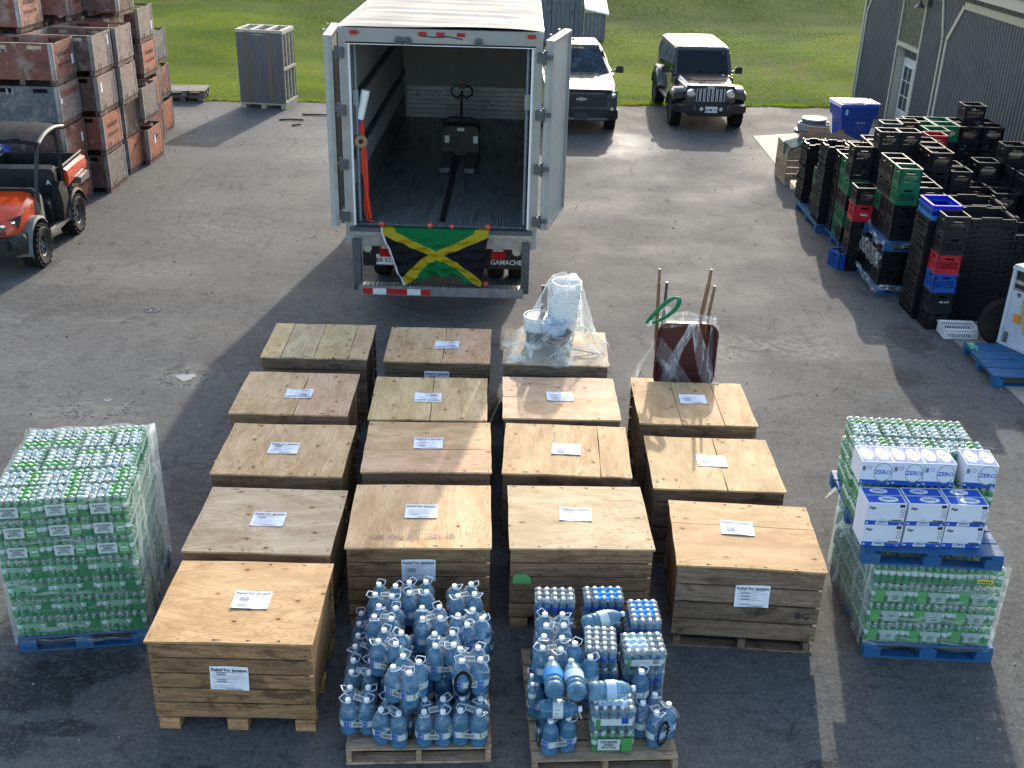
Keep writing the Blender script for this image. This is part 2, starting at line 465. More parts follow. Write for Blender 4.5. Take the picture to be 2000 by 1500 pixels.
def mk_binwood():
    t = NT('painted_bin_wood'); v = t.obj(); oi = t.n('ObjectInfo')
    fib = t.noise(t.map(v, (2, 2, 14)), 3.0, 6, .65)
    fig = t.noise(v, 1.4, 4, .55, 1.0)
    ln = t.math('SINE', t.math('MULTIPLY', fig, 60.))
    a = t.noise(v, 1.9, 8, .7, .6)
    c = t.mix(1.0, t.mix(t.rng(fib, .3, .7), (1.15, 1.1, 1.1, 1), (.7, .68, .68, 1)), oi.outputs['Color'], 'MULTIPLY')
    c = t.mix(t.math('MULTIPLY', t.rng(a, .50, .66), t.math('SUBTRACT', 1.35, oi.outputs['Alpha'])), c, (.30, .255, .215, 1))
    mt = t.noise(v, 7.5, 6, .7, .5)
    c = t.mix(t.math('MULTIPLY', t.rng(mt, .54, .68), .5), c, (.40, .34, .29, 1))
    c = t.mix(t.math('MULTIPLY', t.rng(mt, .44, .32), .55), c, (.07, .045, .038, 1))
    c = t.mix(t.math('MULTIPLY', t.rng(ln, .3, 1.0), .25), c, (.10, .06, .05, 1))
    vo = t.n('TexVoronoi', {'Vector': v, 'Scale': 5.0})
    c = t.mix(t.math('MULTIPLY', t.rng(vo.outputs['Distance'], .12, .06), .7), c, (.06, .04, .035, 1))
    c = t.mix(t.math('MULTIPLY', t.rng(t.noise(v, 1.1, 6, .7), .58, .7), .55), c, (.05, .04, .038, 1))
    return t.set(col=c, rough=.75, spec=.3, nrm=t.bump(fib, .25, .004))

def mk_film(name, base=.10, streak=.5, stretch=(1, 1, 1), sc=9., rough=.16, tone=(.9, .93, .93)):
    t = NT(name); v = t.obj()
    n = t.noise(t.map(v, stretch), sc, 6, .62, .9)
    n2 = t.noise(t.map(v, stretch), sc * 3.1, 4, .6, .4)
    f = t.math('ADD', base, t.math('MULTIPLY', t.rng(n, .5, .72), streak), clamp=True)
    lw = t.n('LayerWeight', {'Blend': .25}).outputs['Facing']
    f = t.math('ADD', f, t.math('MULTIPLY', lw, .22), clamp=True)
    tr = t.n('BsdfTransparent', {'Color': (.97, .985, .98, 1)})
    t.set(col=tone, rough=rough, spec=.6, trans=0.0, nrm=t.bump(t.math('ADD', n, t.math('MULTIPLY', n2, .5)), .9, .02))
    tl = t.n('BsdfTranslucent', {'Color': (*tone, 1)})
    ms = t.n('MixShader', {0: .35, 1: t.b.outputs[0], 2: tl.outputs[0]})
    m = t.n('MixShader', {0: f, 1: tr.outputs[0], 2: ms.outputs[0]})
    t.t.links.new(m.outputs[0], t.out.inputs[0]); return t.mat

def mk_liquid(name, col, clear=.35, rough=.08, tint=False, tl=.5):
    """thin plastic filled with water: lets light through, glossy skin"""
    t = NT(name); v = t.obj()
    c = (*col, 1)
    if tint: c = t.mix(1.0, c, t.objcol(), 'MULTIPLY')
    n = t.noise(t.map(v, (1, 1, 2.5)), 22, 3, .6)
    c = t.mix(t.rng(n, .3, .7), c, t.mix(1.0, c, (1.7, 1.6, 1.5, 1), 'MULTIPLY'))
    d = t.n('BsdfDiffuse', {'Color': c}); tr = t.n('BsdfTranslucent', {'Color': c})
    dt = t.n('MixShader', {0: tl, 1: d.outputs[0], 2: tr.outputs[0]})
    tp = t.n('BsdfTransparent', {'Color': t.mix(.6, c, (.8, .9, .95, 1))})
    a = t.n('MixShader', {0: clear, 1: dt.outputs[0], 2: tp.outputs[0]})
    nb = t.bump(t.noise(v, 45, 3), .25, .004)
    gl = t.n('BsdfGlossy', {'Color': (1, 1, 1, 1), 'Roughness': rough, 'Normal': nb})
    fr = t.n('Fresnel', {'IOR': 1.45, 'Normal': nb}).outputs[0]
    m = t.n('MixShader', {0: t.math('MULTIPLY', fr, 1.0, clamp=True), 1: a.outputs[0], 2: gl.outputs[0]})
    t.t.links.new(m.outputs[0], t.out.inputs[0]); return t.mat

def mk_glass(name, col=(.02, .025, .03), rough=.04):
    t = NT(name); v = t.obj()
    n = t.noise(t.map(v, (1, 1, 1)), 3.2, 5, .65, .8)
    c = t.mix(t.rng(n, .45, .65), (*col, 1), (col[0] * 3.5, col[1] * 3.5, col[2] * 3.2, 1))
    return t.set(col=c, rough=rough, spec=.32)
def mk_clear(name):
    t = NT(name)
    tp = t.n('BsdfTransparent', {'Color': (.42, .48, .50, 1)}); gl = t.n('BsdfGlossy', {'Color': (1, 1, 1, 1), 'Roughness': .03})
    fr = t.n('Fresnel', {'IOR': 1.38}).outputs[0]
    m = t.n('MixShader', {0: fr, 1: tp.outputs[0], 2: gl.outputs[0]})
    t.t.links.new(m.outputs[0], t.out.inputs[0]); return t.mat

def mk_flag():
    t = NT('flag_cloth')
    uv = t.n('TexCoord').outputs['UV']; s = t.n('SeparateXYZ', {0: uv}); U, V = s.outputs[0], s.outputs[1]
    a = t.math('ABSOLUTE', t.math('SUBTRACT', U, V)); b = t.math('ABSOLUTE', t.math('SUBTRACT', t.math('ADD', U, V), 1.0))
    gold = t.math('LESS_THAN', t.math('MINIMUM', a, b), .092)
    gr = t.math('GREATER_THAN', t.math('ABSOLUTE', t.math('SUBTRACT', V, .5)), t.math('ABSOLUTE', t.math('SUBTRACT', U, .5)))
    c = t.mix(gr, (.006, .007, .010, 1), (.0, .16, .045, 1))
    c = t.mix(gold, c, (.46, .36, .012, 1))
    w = t.noise(t.obj(), 30, 3)
    c = t.mix(t.math('MULTIPLY', w, .25), c, (.02, .02, .02, 1))
    hem = t.math('LESS_THAN', U, .018)
    c = t.mix(hem, c, (.6, .6, .62, 1))
    d = t.n('BsdfTranslucent', {'Color': c})
    t.set(col=c, rough=.75, spec=.2)
    m = t.n('MixShader', {0: .25, 1: t.b.outputs[0], 2: d.outputs[0]})
    t.t.links.new(m.outputs[0], t.out.inputs[0]); return t.mat

def mk_paper():
    t = NT('paper'); v = t.obj()
    c = t.mix(t.rng(t.noise(v, 9, 4), .3, .7), (.78, .79, .82, 1), (.86, .87, .88, 1))
    return t.set(col=c, rough=.8, spec=.1, nrm=t.bump(t.noise(v, 7, 4, .6), .35, .012))

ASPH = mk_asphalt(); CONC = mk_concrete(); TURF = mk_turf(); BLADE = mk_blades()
PLY = mk_plywood(); BOARD = mk_board(); BINW = mk_binwood(); PAPER = mk_paper()
INK = surf('ink', (.02, .02, .025), .7, bump=0)
INKG = surf('grey_ink', (.16, .17, .22), .8, bump=0)
FILM = mk_film('stretch_film', .17, .70, (1, 1, .35), 7.)
FILMV = mk_film('stretch_film_pulled', .14, .85, (2.2, 2.2, .25), 6., .12)
FILMH = mk_film('stretch_film_wound', .03, .46, (.35, .35, 3.5), 6., .14)
SHRINKS = mk_film('side_shrink_film', .02, .20, (1, 1, .6), 14., .10, (.75, .92, .82))
SHRINKJ = mk_film('jug_shrink_film', .05, .50, (1, 1, 1), 14., .08, (.88, .93, .95))
SHRINK = mk_film('shrink_film', .20, .62, (1, 1, 1), 20., .12, (.88, .92, .90))
GALV = surf('galvanised_steel', (.34, .34, .34), .45, .25, 9, .15, 70, metal=.7, dirt=.4, dcol=(.16, .10, .07))
STEELD = surf('dark_steel', (.09, .10, .11), .5, .25, 8, .15, 60, metal=.5, dirt=.4, dcol=(.13, .10, .08))
ALU = surf('aluminium', (.30, .31, .32), .38, .2, 7, .15, 40, metal=.8, dirt=.35, dcol=(.2, .18, .15), stretch=(1, 1, 1))
CHROME = surf('chrome', (.75, .75, .77), .12, .05, 5, .02, metal=1.)
BLACKP = surf('black_plastic', (.012, .013, .014), .42, .3, 14, .2, 80, dirt=.15, dcol=(.05, .048, .042))
CRATEP = surf('crate_plastic', (1, 1, 1), .42, .25, 7, .15, 70, tint=True, dirt=.03, dcol=(.05, .05, .05), spec=.28)
RUBBER = surf('tyre_rubber', (.013, .013, .013), .8, .3, 12, .3, 60, dirt=.3, dcol=(.06, .05, .04), spec=.25)
PLASTINT = surf('moulded_plastic', (1, 1, 1), .42, .12, 6, .08, 60, tint=True, dirt=.15, dcol=(.2, .18, .15))
WOODBLUE = surf('blue_pallet_paint', (.008, .085, .22), .65, .3, 8, .3, 50, dirt=.45, dcol=(.10, .11, .11), stretch=(1, 1, 1))
TRAILW = surf('trailer_white', (.29, .285, .265), .5, .14, 3, .05, 30, dirt=.5, dcol=(.25, .22, .17), stretch=(.6, .6, 2))
ROOFW = surf('trailer_roof', (.40, .38, .33), .85, .16, 1.2, .1, 3, dirt=.4, dcol=(.28, .25, .20), spec=.08)
WALLIN = surf('trailer_lining', (.31, .335, .33), .5, .10, 3, .05, 20, dirt=.25, dcol=(.15, .15, .14), stretch=(1, 1, .5))
FLOORT = surf('trailer_floor', (.20, .215, .215), .42, .35, 3, .3, 60, metal=.3, dirt=.6, dcol=(.035, .033, .03), stretch=(3, .5, 1))
def mk_redtape(): return surf('reflective_red', (.42, .02, .02), .35, .1, 9, .05)
REDT = mk_redtape(); WHT = surf('reflective_white', (.72, .72, .70), .35, .08, 9, .05)
LAMPR = surf('red_lens', (.36, .015, .02), .2, .1, 8, .05); LAMPC = surf('clear_lens', (.6, .58, .48), .15, .1, 8, .05, coat=.5)
ORANGE = surf('orange_paint', (.62, .062, .010), .3, .08, 3, .02, 40, coat=.5, dirt=.08)
STRAP = surf('orange_webbing', (.70, .045, .012), .7, .15, 30, .3, 120)
GREYSID = surf('steel_siding', (.098, .104, .112), .42, .12, 1.4, .05, 30, dirt=.2, dcol=(.12, .115, .10), metal=.15)
BEIGE = surf('cream_trim', (.43, .41, .33), .5, .08, 2.5, .05, 30, dirt=.15, dcol=(.3, .27, .2))
WOODGREY = surf('grey_barn_board', (.15, .155, .165), .8, .35, 6, .3, 30, stretch=(4, 4, .6), dirt=.4, dcol=(.06, .06, .06))
ROOFRED = surf('red_roof', (.25, .10, .09), .6, .25, 4, .2, 20, dirt=.4, dcol=(.4, .38, .35))
CAPG = surf('tinted_cap', (.42, .58, .48), .4, .1, 8, .02)
CAPW = surf('bottle_cap', (.78, .80, .80), .4, .05, 8, .02)
WATERB = mk_liquid('blue_jug_plastic', (.10, .28, .47), .24, .06, tl=.55)
WATERC = mk_liquid('clear_water_bottle', (.17, .36, .52), .35, .07)
WATERG = mk_liquid('green_water_bottle', (.03, .33, .11), .10, .10, tl=.5)
CARGLASS = mk_clear('car_glass'); DOORW = surf('door_inner_skin', (.36, .375, .345), .55, .12, 2.5, .05, 30, dirt=.3, dcol=(.2, .19, .16)); GLASSD = mk_glass('dark_glass'); GLASSB = mk_glass('cabin_glass', (.012, .020, .028), .03)
FLAG = mk_flag()
RINGP = surf('clear_handle_plastic', (.42, .52, .58), .3, .05, 8, .02)
PRW = surf('print_white', (.55, .62, .60), .4, .06, 20, .15, 40); PRG = surf('print_green', (.075, .30, .075), .4, .08, 20, .15, 40)
PRB = surf('print_blue', (.022, .085, .42), .6, .06, 12, .05, spec=.12); PRDG = surf('print_dark_green', (.03, .09, .06), .5, .06, 12, .05)
CARTON = surf('white_carton', (.64, .67, .74), .7, .05, 3, .05, 40, dirt=.05, spec=.12)
CARDB = surf('brown_cardboard', (.27, .18, .11), .8, .15, 5, .15, 60, dirt=.1)
CARB = surf('black_car_paint', (.024, .026, .027), .32, .1, 3, .0, coat=.9, dirt=.06, dcol=(.06, .055, .05))
CARG = surf('dark_grey_car_paint', (.045, .048, .048), .3, .1, 3, .0, coat=.9, dirt=.06, dcol=(.08, .07, .06))
APPLE = surf('apple_skin', (.45, .06, .045), .35, .5, 18, .05, dirt=.5, dcol=(.55, .35, .12), ds=12)
MAROON = surf('maroon_barrow_paint', (.095, .024, .024), .4, .2, 3, .05, dirt=.3, dcol=(.03, .02, .02))
HANDLE = surf('old_handle_wood', (.20, .115, .055), .6, .3, 10, .2, 40, stretch=(1, 1, .3))
HOSE = surf('green_hose', (.008, .19, .085), .4, .1, 10, .05)
PAILW = surf('white_pail', (.78, .78, .76), .35, .05, 6, .05)
METALP = surf('zinc_pail', (.42, .43, .44), .3, .15, 6, .1, 30, metal=.85)
YELLOWT = surf('yellow_sticker', (.62, .50, .03), .5, .1, 20, .0)

# ------------------------------------------------------------ text
_tc = {}
def text(s, size, mt, parent, loc, rot, name='lettering', sx=1.0, align='CENTER', bold=False, color=None):
    key = (s, mt.name, align, bold)
    if key not in _tc:
        cu = bpy.data.curves.new('t', 'FONT'); cu.body = s; cu.size = 1.0; cu.align_x = align; cu.align_y = 'CENTER'
        cu.resolution_u = 2; cu.extrude = 0.004
        if bold: cu.offset = .02
        ob = bpy.data.objects.new('t', cu); COL.objects.link(ob)
        dg = bpy.context.evaluated_depsgraph_get()
        me = bpy.data.meshes.new_from_object(ob.evaluated_get(dg))
        COL.objects.unlink(ob); bpy.data.objects.remove(ob); bpy.data.curves.remove(cu)
        me.name = 'lettering'; me.materials.clear(); me.materials.append(mt)
        _tc[key] = me
    o = link(_tc[key], name, parent, loc, rot, color)
    o.scale = (size * sx, size, size)
    return o
RX90 = (pi / 2, 0, 0)     # text that stands up facing -y
# ------------------------------------------------------------ ground
def ground():
    m = MB()
    m.grid(lambda u, v: (-70 + 140 * u, -15 + 46.2 * v, 0), 8, 8, sm=False)
    kind(m.build('asphalt_yard', ASPH), 'structure')
    # cast slab along the barn
    edge = [(5.84, 27.14), (5.79, 23.5), (5.79, 20.0), (6.0, 16.9), (6.26, 13.7), (6.5, 10.5), (6.95, 6.0), (7.2, 2.0)]
    m = MB()
    joints = [27.14, 23.6, 19.5, 15.4, 11.3, 6.5, 2.0]
    def ex(y):
        for (x0, y0), (x1, y1) in zip(edge, edge[1:]):
            if y1 <= y <= y0: return x0 + (x1 - x0) * (y0 - y) / (y0 - y1)
        return edge[-1][0]
    k = kind(bpy.data.objects.new('concrete_apron', None), 'structure'); COL.objects.link(k)
    for a, b in zip(joints, joints[1:]):
        m = MB()
        ys = [a - .012] + [y for (_, y) in edge if b < y < a] + [b + .012]
        top = [(ex(y), y, .012) for y in ys]
        far = [(9.66, (28.6 if a == 27.14 else a - .012), .012), (9.66, b + .012, .012)]
        pts = top + [far[1], far[0]]
        m.prism([(p[0], p[1], -.05) for p in pts], (0, 0, .062))
        kind(m.build('slab', CONC, k), 'structure')

def th(x, y):
    t = max(0.0, y - 30.6)
    z = .022 * t
    s = min(1, max(0, (y - 43 - .05 * x) / 11)); z += 1.5 * s * s * (3 - 2 * s)
    z += .16 * sin(x * .21 + y * .13) * min(1, t / 6) + .10 * sin(x * .55 - y * .33 + 1.3) * min(1, t / 4)
    z += .05 * sin(x * 1.3 + .7 * y) * min(1, t / 3)
    if x < -2: z += .9 * min(1, max(0, (y - 34) / 12)) * min(1, (-2 - x) / 8)
    return z
def tedge(x): return 30.30 + .088 * (x + 2) + .05 * sin(x * 2.1) + .03 * sin(x * 5.3 + 1)
def turf():
    m = MB()
    xs = list(np.linspace(-90, -18, 12)) + list(np.linspace(-16, 16, 97)) + list(np.linspace(18, 90, 12))
    n = len(xs)
    fr = [0, .02, .05] + list(np.linspace(.08, 1, 70))
    def P(i, j):
        x = xs[i]; y0 = tedge(x); f = fr[j]
        y = y0 + f ** 1.8 * 260
        return (x, y, -.015 + (.035 if j > 0 else 0) + th(x, y))
    b = 0
    for j in range(len(fr)):
        for i in range(n): m.v.append(P(i, j))
    for j in range(len(fr) - 1):
        for i in range(n - 1):
            a = j * n + i
            m.face((a, a + 1, a + n + 1, a + n), 0, True)
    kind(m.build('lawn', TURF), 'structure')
    # blades
    N = 280000
    X = rs.uniform(-16, 17, N); Y = 30.2 + (rs.uniform(0, 1, N) ** 1.15) * 30
    keep = []
    V = np.zeros((N, 3, 3)); c = 0
    ang = rs.uniform(0, pi, N); hh = rs.uniform(.02, .055, N); ww = rs.uniform(.005, .012, N); lx = rs.normal(0, .02, N); ly = rs.normal(0, .02, N)
    for i in range(N):
        x, y = X[i], Y[i]
        if y < tedge(x) + .02: continue
        if -2.4 < x < 1.0 and y < 36: continue
        z = th(x, y) + .015
        dx, dy = cos(ang[i]) * ww[i], sin(ang[i]) * ww[i]
        V[c] = ((x - dx, y - dy, z), (x + dx, y + dy, z), (x + lx[i], y + ly[i], z + hh[i])); c += 1
    V = V[:c]
    M = 9000
    ex = rs.uniform(-14, 9.6, M); E = np.zeros((M, 3, 3))
    for i in range(M):
        cl = .5 + .5 * sin(ex[i] * 3.1) * sin(ex[i] * 1.3 + 1)
        x = ex[i]; y = tedge(x) + rs.normal(-.01, .05) - .05 * cl; a = rs.uniform(0, pi); h_ = rs.uniform(.03, .06 + .07 * cl); w_ = rs.uniform(.006, .013)
        E[i] = ((x - cos(a) * w_, y - sin(a) * w_, .0), (x + cos(a) * w_, y + sin(a) * w_, .0), (x + rs.normal(0, .035), y + rs.normal(-.02, .035), h_))
    V = np.concatenate([V, E]); c = len(V)
    V = V.reshape(-1, 3)
    me = bpy.data.meshes.new('grass_blades')
    me.vertices.add(len(V)); me.vertices.foreach_set('co', V.ravel())
    me.loops.add(len(V)); me.loops.foreach_set('vertex_index', np.arange(len(V), dtype=np.int32))
    me.polygons.add(c); me.polygons.foreach_set('loop_start', np.arange(0, 3 * c, 3, dtype=np.int32))
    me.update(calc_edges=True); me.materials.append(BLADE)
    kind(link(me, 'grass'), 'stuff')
ground(); turf()

# loose bits: leaf scraps, pebbles, pale grit
def litter():
    m = MB()
    for i in range(900):
        x, y = rs.uniform(-10, 7), rs.uniform(5.6, 29)
        if -2.4 < x < 2.6 and 5.7 < y < 12.3: continue
        s = rs.uniform(.003, .010) * (.6 + y * .07); a = rs.uniform(0, pi)
        k = 0 if rs.rand() < .45 else (1 if rs.rand() < .6 else 2)
        h = rs.uniform(.004, .012)
        m.box((x, y, .004 + h / 2), (s * 1.8, s, h), rz=a, m=k, taper=.6)
    o = m.build('grit', [surf('pale_grit', (.42, .40, .36), .8), surf('dark_leaf_scrap', (.045, .032, .02), .9), surf('brown_leaf_scrap', (.14, .085, .04), .9)])
    kind(o, 'stuff')
litter()

# potholes: broken shallow rims with a little standing water
PUD = NT('standing_water').set(col=(.03, .032, .034, 1), rough=.06, spec=.8)
CHIP = surf('broken_asphalt', (.15, .145, .135), .9, .4, 30, .6, 60)
def pothole(cx, cy, rx, ry, pud):
    k = bpy.data.objects.new('pothole', None); COL.objects.link(k); k.location = (cx, cy, 0); kind(k, 'structure')
    m = MB()
    for i in range(46):
        a = rs.uniform(0, 2 * pi); r = rs.uniform(.55, 1.0)
        s = rs.uniform(.012, .035)
        m.box((cos(a) * rx * r, sin(a) * ry * r, .003), (s * 1.6, s, .010), rz=rs.uniform(0, pi), taper=.5)
    kind(m.build('rim_rubble', CHIP, k), 'stuff')
    for (dx, dy, sx, sy) in pud:
        m = MB(); pts = []
        for i in range(22):
            a = 2 * pi * i / 22; r = 1 + .22 * sin(3 * a + dx * 9) + .12 * sin(7 * a)
            pts.append((dx + cos(a) * sx * r, dy + sin(a) * sy * r, .004))
        m.poly(pts); kind(m.build('puddle', PUD, k), 'structure')
pothole(-4.05, 12.25, .38, .26, [(-.05, .02, .12, .10)])
pothole(-4.85, 11.35, .5, .28, [(.02, .22, .05, .04)])
pothole(-2.95, 10.1, .42, .34, [(-.05, .05, .16, .10), (.22, -.05, .15, .08)])
pothole(-5.2, 14.5, .14, .12, [(.02, -.03, .07, .025)])

# ------------------------------------------------------------ barn
BX = 9.65
def barn():
    t = thing('metal_clad_barn', 'dark grey corrugated metal barn with cream trim along the right of the yard', 'barn', (BX, 12, 0))
    def P(y): return y - 12.0
    def sheet(y0, y1, z0, z1, dx=0.0, name='siding_sheet', mt=GREYSID, cut=None):
        m = MB(); y = y0; prof = []
        while y < y1 - 1e-4:
            for dy, d in ((0, 0), (.085, 0), (.10, -.022), (.135, -.022)):
                if y + dy <= y1: prof.append((y + dy, d))
            y += .15
        prof.append((y1, 0))
        secs = [[(dx + d, P(yy), z0) for yy, d in prof], [(dx + d, P(yy), z1) for yy, d in prof]]
        m.loft(secs, sm=False, closed=False)
        m.build(name, mt, t)
    EZ = 3.74
    ys = [32.0 - .9 * i for i in range(0, 24)]
    for a, b in zip(ys, ys[1:]):
        lo, hi = b, a
        if hi <= 27.25 or lo >= 28.85: sheet(lo, hi, 0.02, EZ)
        else:
            if lo < 27.25: sheet(lo, 27.25, .02, EZ)
            if hi > 28.85: sheet(28.85, hi, .02, EZ)
    SHEER = surf('grey_glazed_panel', (.075, .085, .078), .3, .12, 5, .05)
    m = MB(); m.box((.0, P(28.05), (2.16 + EZ) / 2), (.03, 1.56, EZ - 2.16)); m.build('door_panel', SHEER, t)
    # recess and door
    m = MB()
    m.box((.11, P(28.84), 1.04), (.22, .03, 2.08)); m.box((.11, P(27.26), 1.04), (.22, .03, 2.08)); m.box((.11, P(28.05), 2.10), (.22, 1.6, .04))
    m.build('recess_lining', BEIGE, t)
    sheet(27.3, 28.8, 1.80, 2.08, .20, 'recess_siding')
    m = MB(); m.box((.21, P(28.05), .02 + .885), (.05, 1.5, 1.77)); dr = m.build('entry_door', surf('cream_door', (.62, .61, .57), .4), t)
    m = MB()
    for y in (27.98, 28.66): m.box((-.03, P(y) - P(28.05) + 0, .0), (.03, .05, 1.10))
    for z in (-.56, .56): m.box((-.03, P(28.32) - P(28.05), z), (.03, .75, .05))
    m.box((-.03, P(28.32) - P(28.05), 0), (.02, .02, 1.1))
    for z in (-.19, .19): m.box((-.03, P(28.32) - P(28.05), z), (.02, .68, .02))
    m.build('window_frame', WHT, dr, (.21, P(28.05), 1.05))
    m = MB(); m.box((-.028, P(28.32) - P(28.05), 0), (.008, .66, 1.08)); m.build('pane', GLASSD, dr, (.21, P(28.05), 1.05))
    m = MB(); m.cyl((-.03, -.6, 0), (-.08, -.6, 0), .025, n=8); m.build('door_knob', CHROME, dr, (.21, P(28.05), .95))
    # trims
    def tr(p0, p1, wd=.10, th_=.03, name='trim_board'):
        m = MB(); a = Vector((-.035, P(p0[0]), p0[1])); b = Vector((-.035, P(p1[0]), p1[1]))
        d = (b - a); L = d.length; d.normalize(); nx = Vector((1, 0, 0)); s = d.cross(nx)
        q = [a - s * wd / 2, b - s * wd / 2, b + s * wd / 2, a + s * wd / 2]
        m.prism([p - Vector((th_ / 2, 0, 0)) for p in q], (th_, 0, 0)); m.build(name, BEIGE, t)
    tr((32.04, 0), (32.04, EZ), .12); tr((31.82, 0), (31.82, 2.52), .08); tr((31.82, 2.54), (31.2, 3.42), .08)
    tr((31.2, 3.46), (26.25, 3.46), .13)
    tr((26.2, 3.42), (25.84, 2.62), .08); tr((25.84, 0), (25.84, 2.6), .07)
    tr((25.58, 0), (25.58, 2.6), .10); tr((25.58, 2.62), (24.9, 3.40), .11); tr((24.88, 3.44), (16.2, 3.44), .15); tr((16.1, 3.4), (15.5, 2.6), .11); tr((15.5, 0), (15.5, 2.58), .1)
    tr((28.88, 0), (28.88, EZ), .07); tr((27.22, 0), (27.22, EZ), .07); tr((28.84, 2.12), (27.26, 2.12), .10)
    # eave, roof and far walls
    m = MB(); m.box((-.36, P(22), 3.79), (.04, 20.6, .2)); m.build('fascia', BEIGE, t)
    m = MB(); m.box((-.17, P(22), 3.72), (.34, 20.6, .02)); m.build('soffit', surf('dark_soffit', (.10, .11, .12), .5), t)
    m = MB(); m.prism([(-.42, P(11.7), 3.90), (4.6, P(11.7), 6.2), (9.6, P(11.7), 3.9), (9.6, P(11.7), 3.96), (4.6, P(11.7), 6.28), (-.42, P(11.7), 3.97)], (0, 20.7, 0)); m.build('roof', surf('dark_roof', (.07, .07, .075), .5, .2, 2, .1), t)
    m = MB(); m.prism([(.05, 0, 0), (9.2, 0, 0), (9.2, 0, 3.8), (4.6, 0, 5.95), (.05, 0, 3.8)], (0, .1, 0)); m.build('gable_wall', GREYSID, t, (0, P(11.9), 0)); 
    m = MB(); m.prism([(.05, 0, 0), (9.2, 0, 0), (9.2, 0, 3.8), (4.6, 0, 5.95), (.05, 0, 3.8)], (0, .1, 0)); m.build('gable_wall', GREYSID, t, (0, P(31.95), 0))
    m = MB(); m.box((9.2, P(22), 1.9), (.08, 20, 3.8)); m.build('back_wall', GREYSID, t)
    m = MB(); m.box((-.06, 0, .04), (.1, .14, .16)); m.tube([(-.06, 0, .08), (-.16, 0, .16), (-.26, 0, .1)], .018, 6); m.lathe([(.02, .08), (.05, .03), (.12, -.06)], 10, (-.26, 0, 0)); m.build('wall_lamp', STEELD, t, (0, P(27.05), 3.22))
barn()

# ------------------------------------------------------------ shed behind the truck
def shed():
    t = thing('board_shed', 'weathered grey board shed with plank doors standing on the grass behind the truck', 'shed', (.6, 41.2, th(.6, 41.2)))
    z0 = -.3
    def bw(x0, x1, y, z1, mt=WOODGREY, par=None):
        n = max(1, int((x1 - x0) / .16)); s = (x1 - x0) / n
        for i in range(n):
            m = MB(); m.box((0, 0, 0), (s - .014, .035 + .008 * (i % 2), z1 - z0)); m.build('board', mt, t, (x0 + (i + .5) * s, y, (z0 + z1) / 2))
    bw(-1.6, 1.62, 0, 2.6)
    m = MB(); m.box((0, 0, 0), (.04, 2.2, 2.8)); m.build('side_wall', WOODGREY, t, (1.62, 1.13, 1.2))
    m = MB(); m.box((0, 0, 0), (.04, 2.2, 2.8)); m.build('side_wall', WOODGREY, t, (-1.6, 1.13, 1.2))
    m = MB(); m.box((0, 2.2, 1.2), (3.2, .04, 2.8)); m.build('back_wall', WOODGREY, t)
    for x in (.05, .88):
        m = MB()
        for i in range(5): m.box((-.32 + .16 * i, 0, 0), (.15, .03, 1.75))
        for z in (-.75, .75): m.box((0, -.025, z), (.8, .02, .09))
        d = m.build('plank_door', WOODGREY, t, (x, -.05, .75))
        m = MB(); m.box((.33, -.05, .4), (.06, .02, .1)); m.build('hinge', STEELD, d)
    m = MB(); m.prism([(-1.9, -.35, 2.55), (1.95, -.35, 2.55), (1.95, 1.1, 3.5), (-1.9, 1.1, 3.5)], (0, 0, .05)); m.prism([(-1.9, 1.1, 3.5), (1.95, 1.1, 3.5), (1.95, 2.5, 2.55), (-1.9, 2.5, 2.55)], (0, 0, .05)); m.build('roof', ROOFRED, t)
    # low lean-to box on the right
    n = 5
    for i in range(n):
        m = MB(); m.box((0, 0, 0), (.135, .035, 1.45)); m.build('board', WOODGREY, t, (1.72 + .145 * i, -.15, .42))
    m = MB(); m.box((0, 0, 0), (.04, 1.5, 1.45)); m.build('side_wall', WOODGREY, t, (2.40, .62, .42))
    m = MB(); m.prism([(1.66, -.25, 1.28), (2.52, -.25, 1.12), (2.52, 1.5, 1.42), (1.66, 1.5, 1.58)], (0, 0, .03)); m.build('lean_to_roof', ROOFRED, t)
    m = MB(); m.box((2.09, -.27, 1.20), (.88, .03, .06), mat=Matrix.Rotation(.19, 3, 'Y')); m.build('roof_edge', WHT, t)
shed()
# ------------------------------------------------------------ box truck
TX, TY = -1.03, 14.35
def wheel_at(parent, x, y, r, wd, rimr, side=1, tread=True, n=28, name='wheel', rimmat=None, spokes=5, rim_in=.0, dual=False, tyremat=None):
    """wheel on the local x axis; side = +1 shows its face towards +x"""
    rimmat = rimmat or ALU
    m = MB(); h = wd / 2
    prof = [(rimr, -h * .8), (r * .86, -h), (r * .97, -h * .82), (r, -h * .5), (r, h * .5), (r * .97, h * .82), (r * .86, h), (rimr, h * .8)]
    m.lathe(prof, n, axis='x', closed=True)
    if tread:
        k = n
        for i in range(k):
            a = 2 * pi * i / k
            for sx in (-1, 1):
                aa = a + (pi / k if sx > 0 else 0)
                q = Matrix.Rotation(-aa, 3, 'X') @ Matrix.Rotation(sx * .35, 3, 'Z')
                p = (sx * h * .55, sin(aa) * (r + .004), cos(aa) * (r + .004))
                m.box(p, (h * .8, r * .15, .040 * r / .35), mat=Matrix.Rotation(-aa, 3, 'X'))
    w_ = m.build(name, tyremat or RUBBER, parent, (x, y, r))
    m = MB(); f = side * h * .55
    m.lathe([(rimr, -side * h * .75), (rimr * .97, side * h * .8), (rimr * .88, side * h * .72), (rimr * .8, f * .5), (.0001, f * .45)], n, axis='x')
    for i in range(spokes):
        a = 2 * pi * i / spokes
        m.box((f * .8, sin(a) * rimr * .5, cos(a) * rimr * .5), (abs(f) * .5, rimr * .24, rimr * .85), mat=Matrix.Rotation(-a, 3, 'X'))
    m.cyl((f * .5, 0, 0), (f * 1.25, 0, 0), rimr * .24, rimr * .2, 10)
    m.build('rim', rimmat, w_)
    return w_

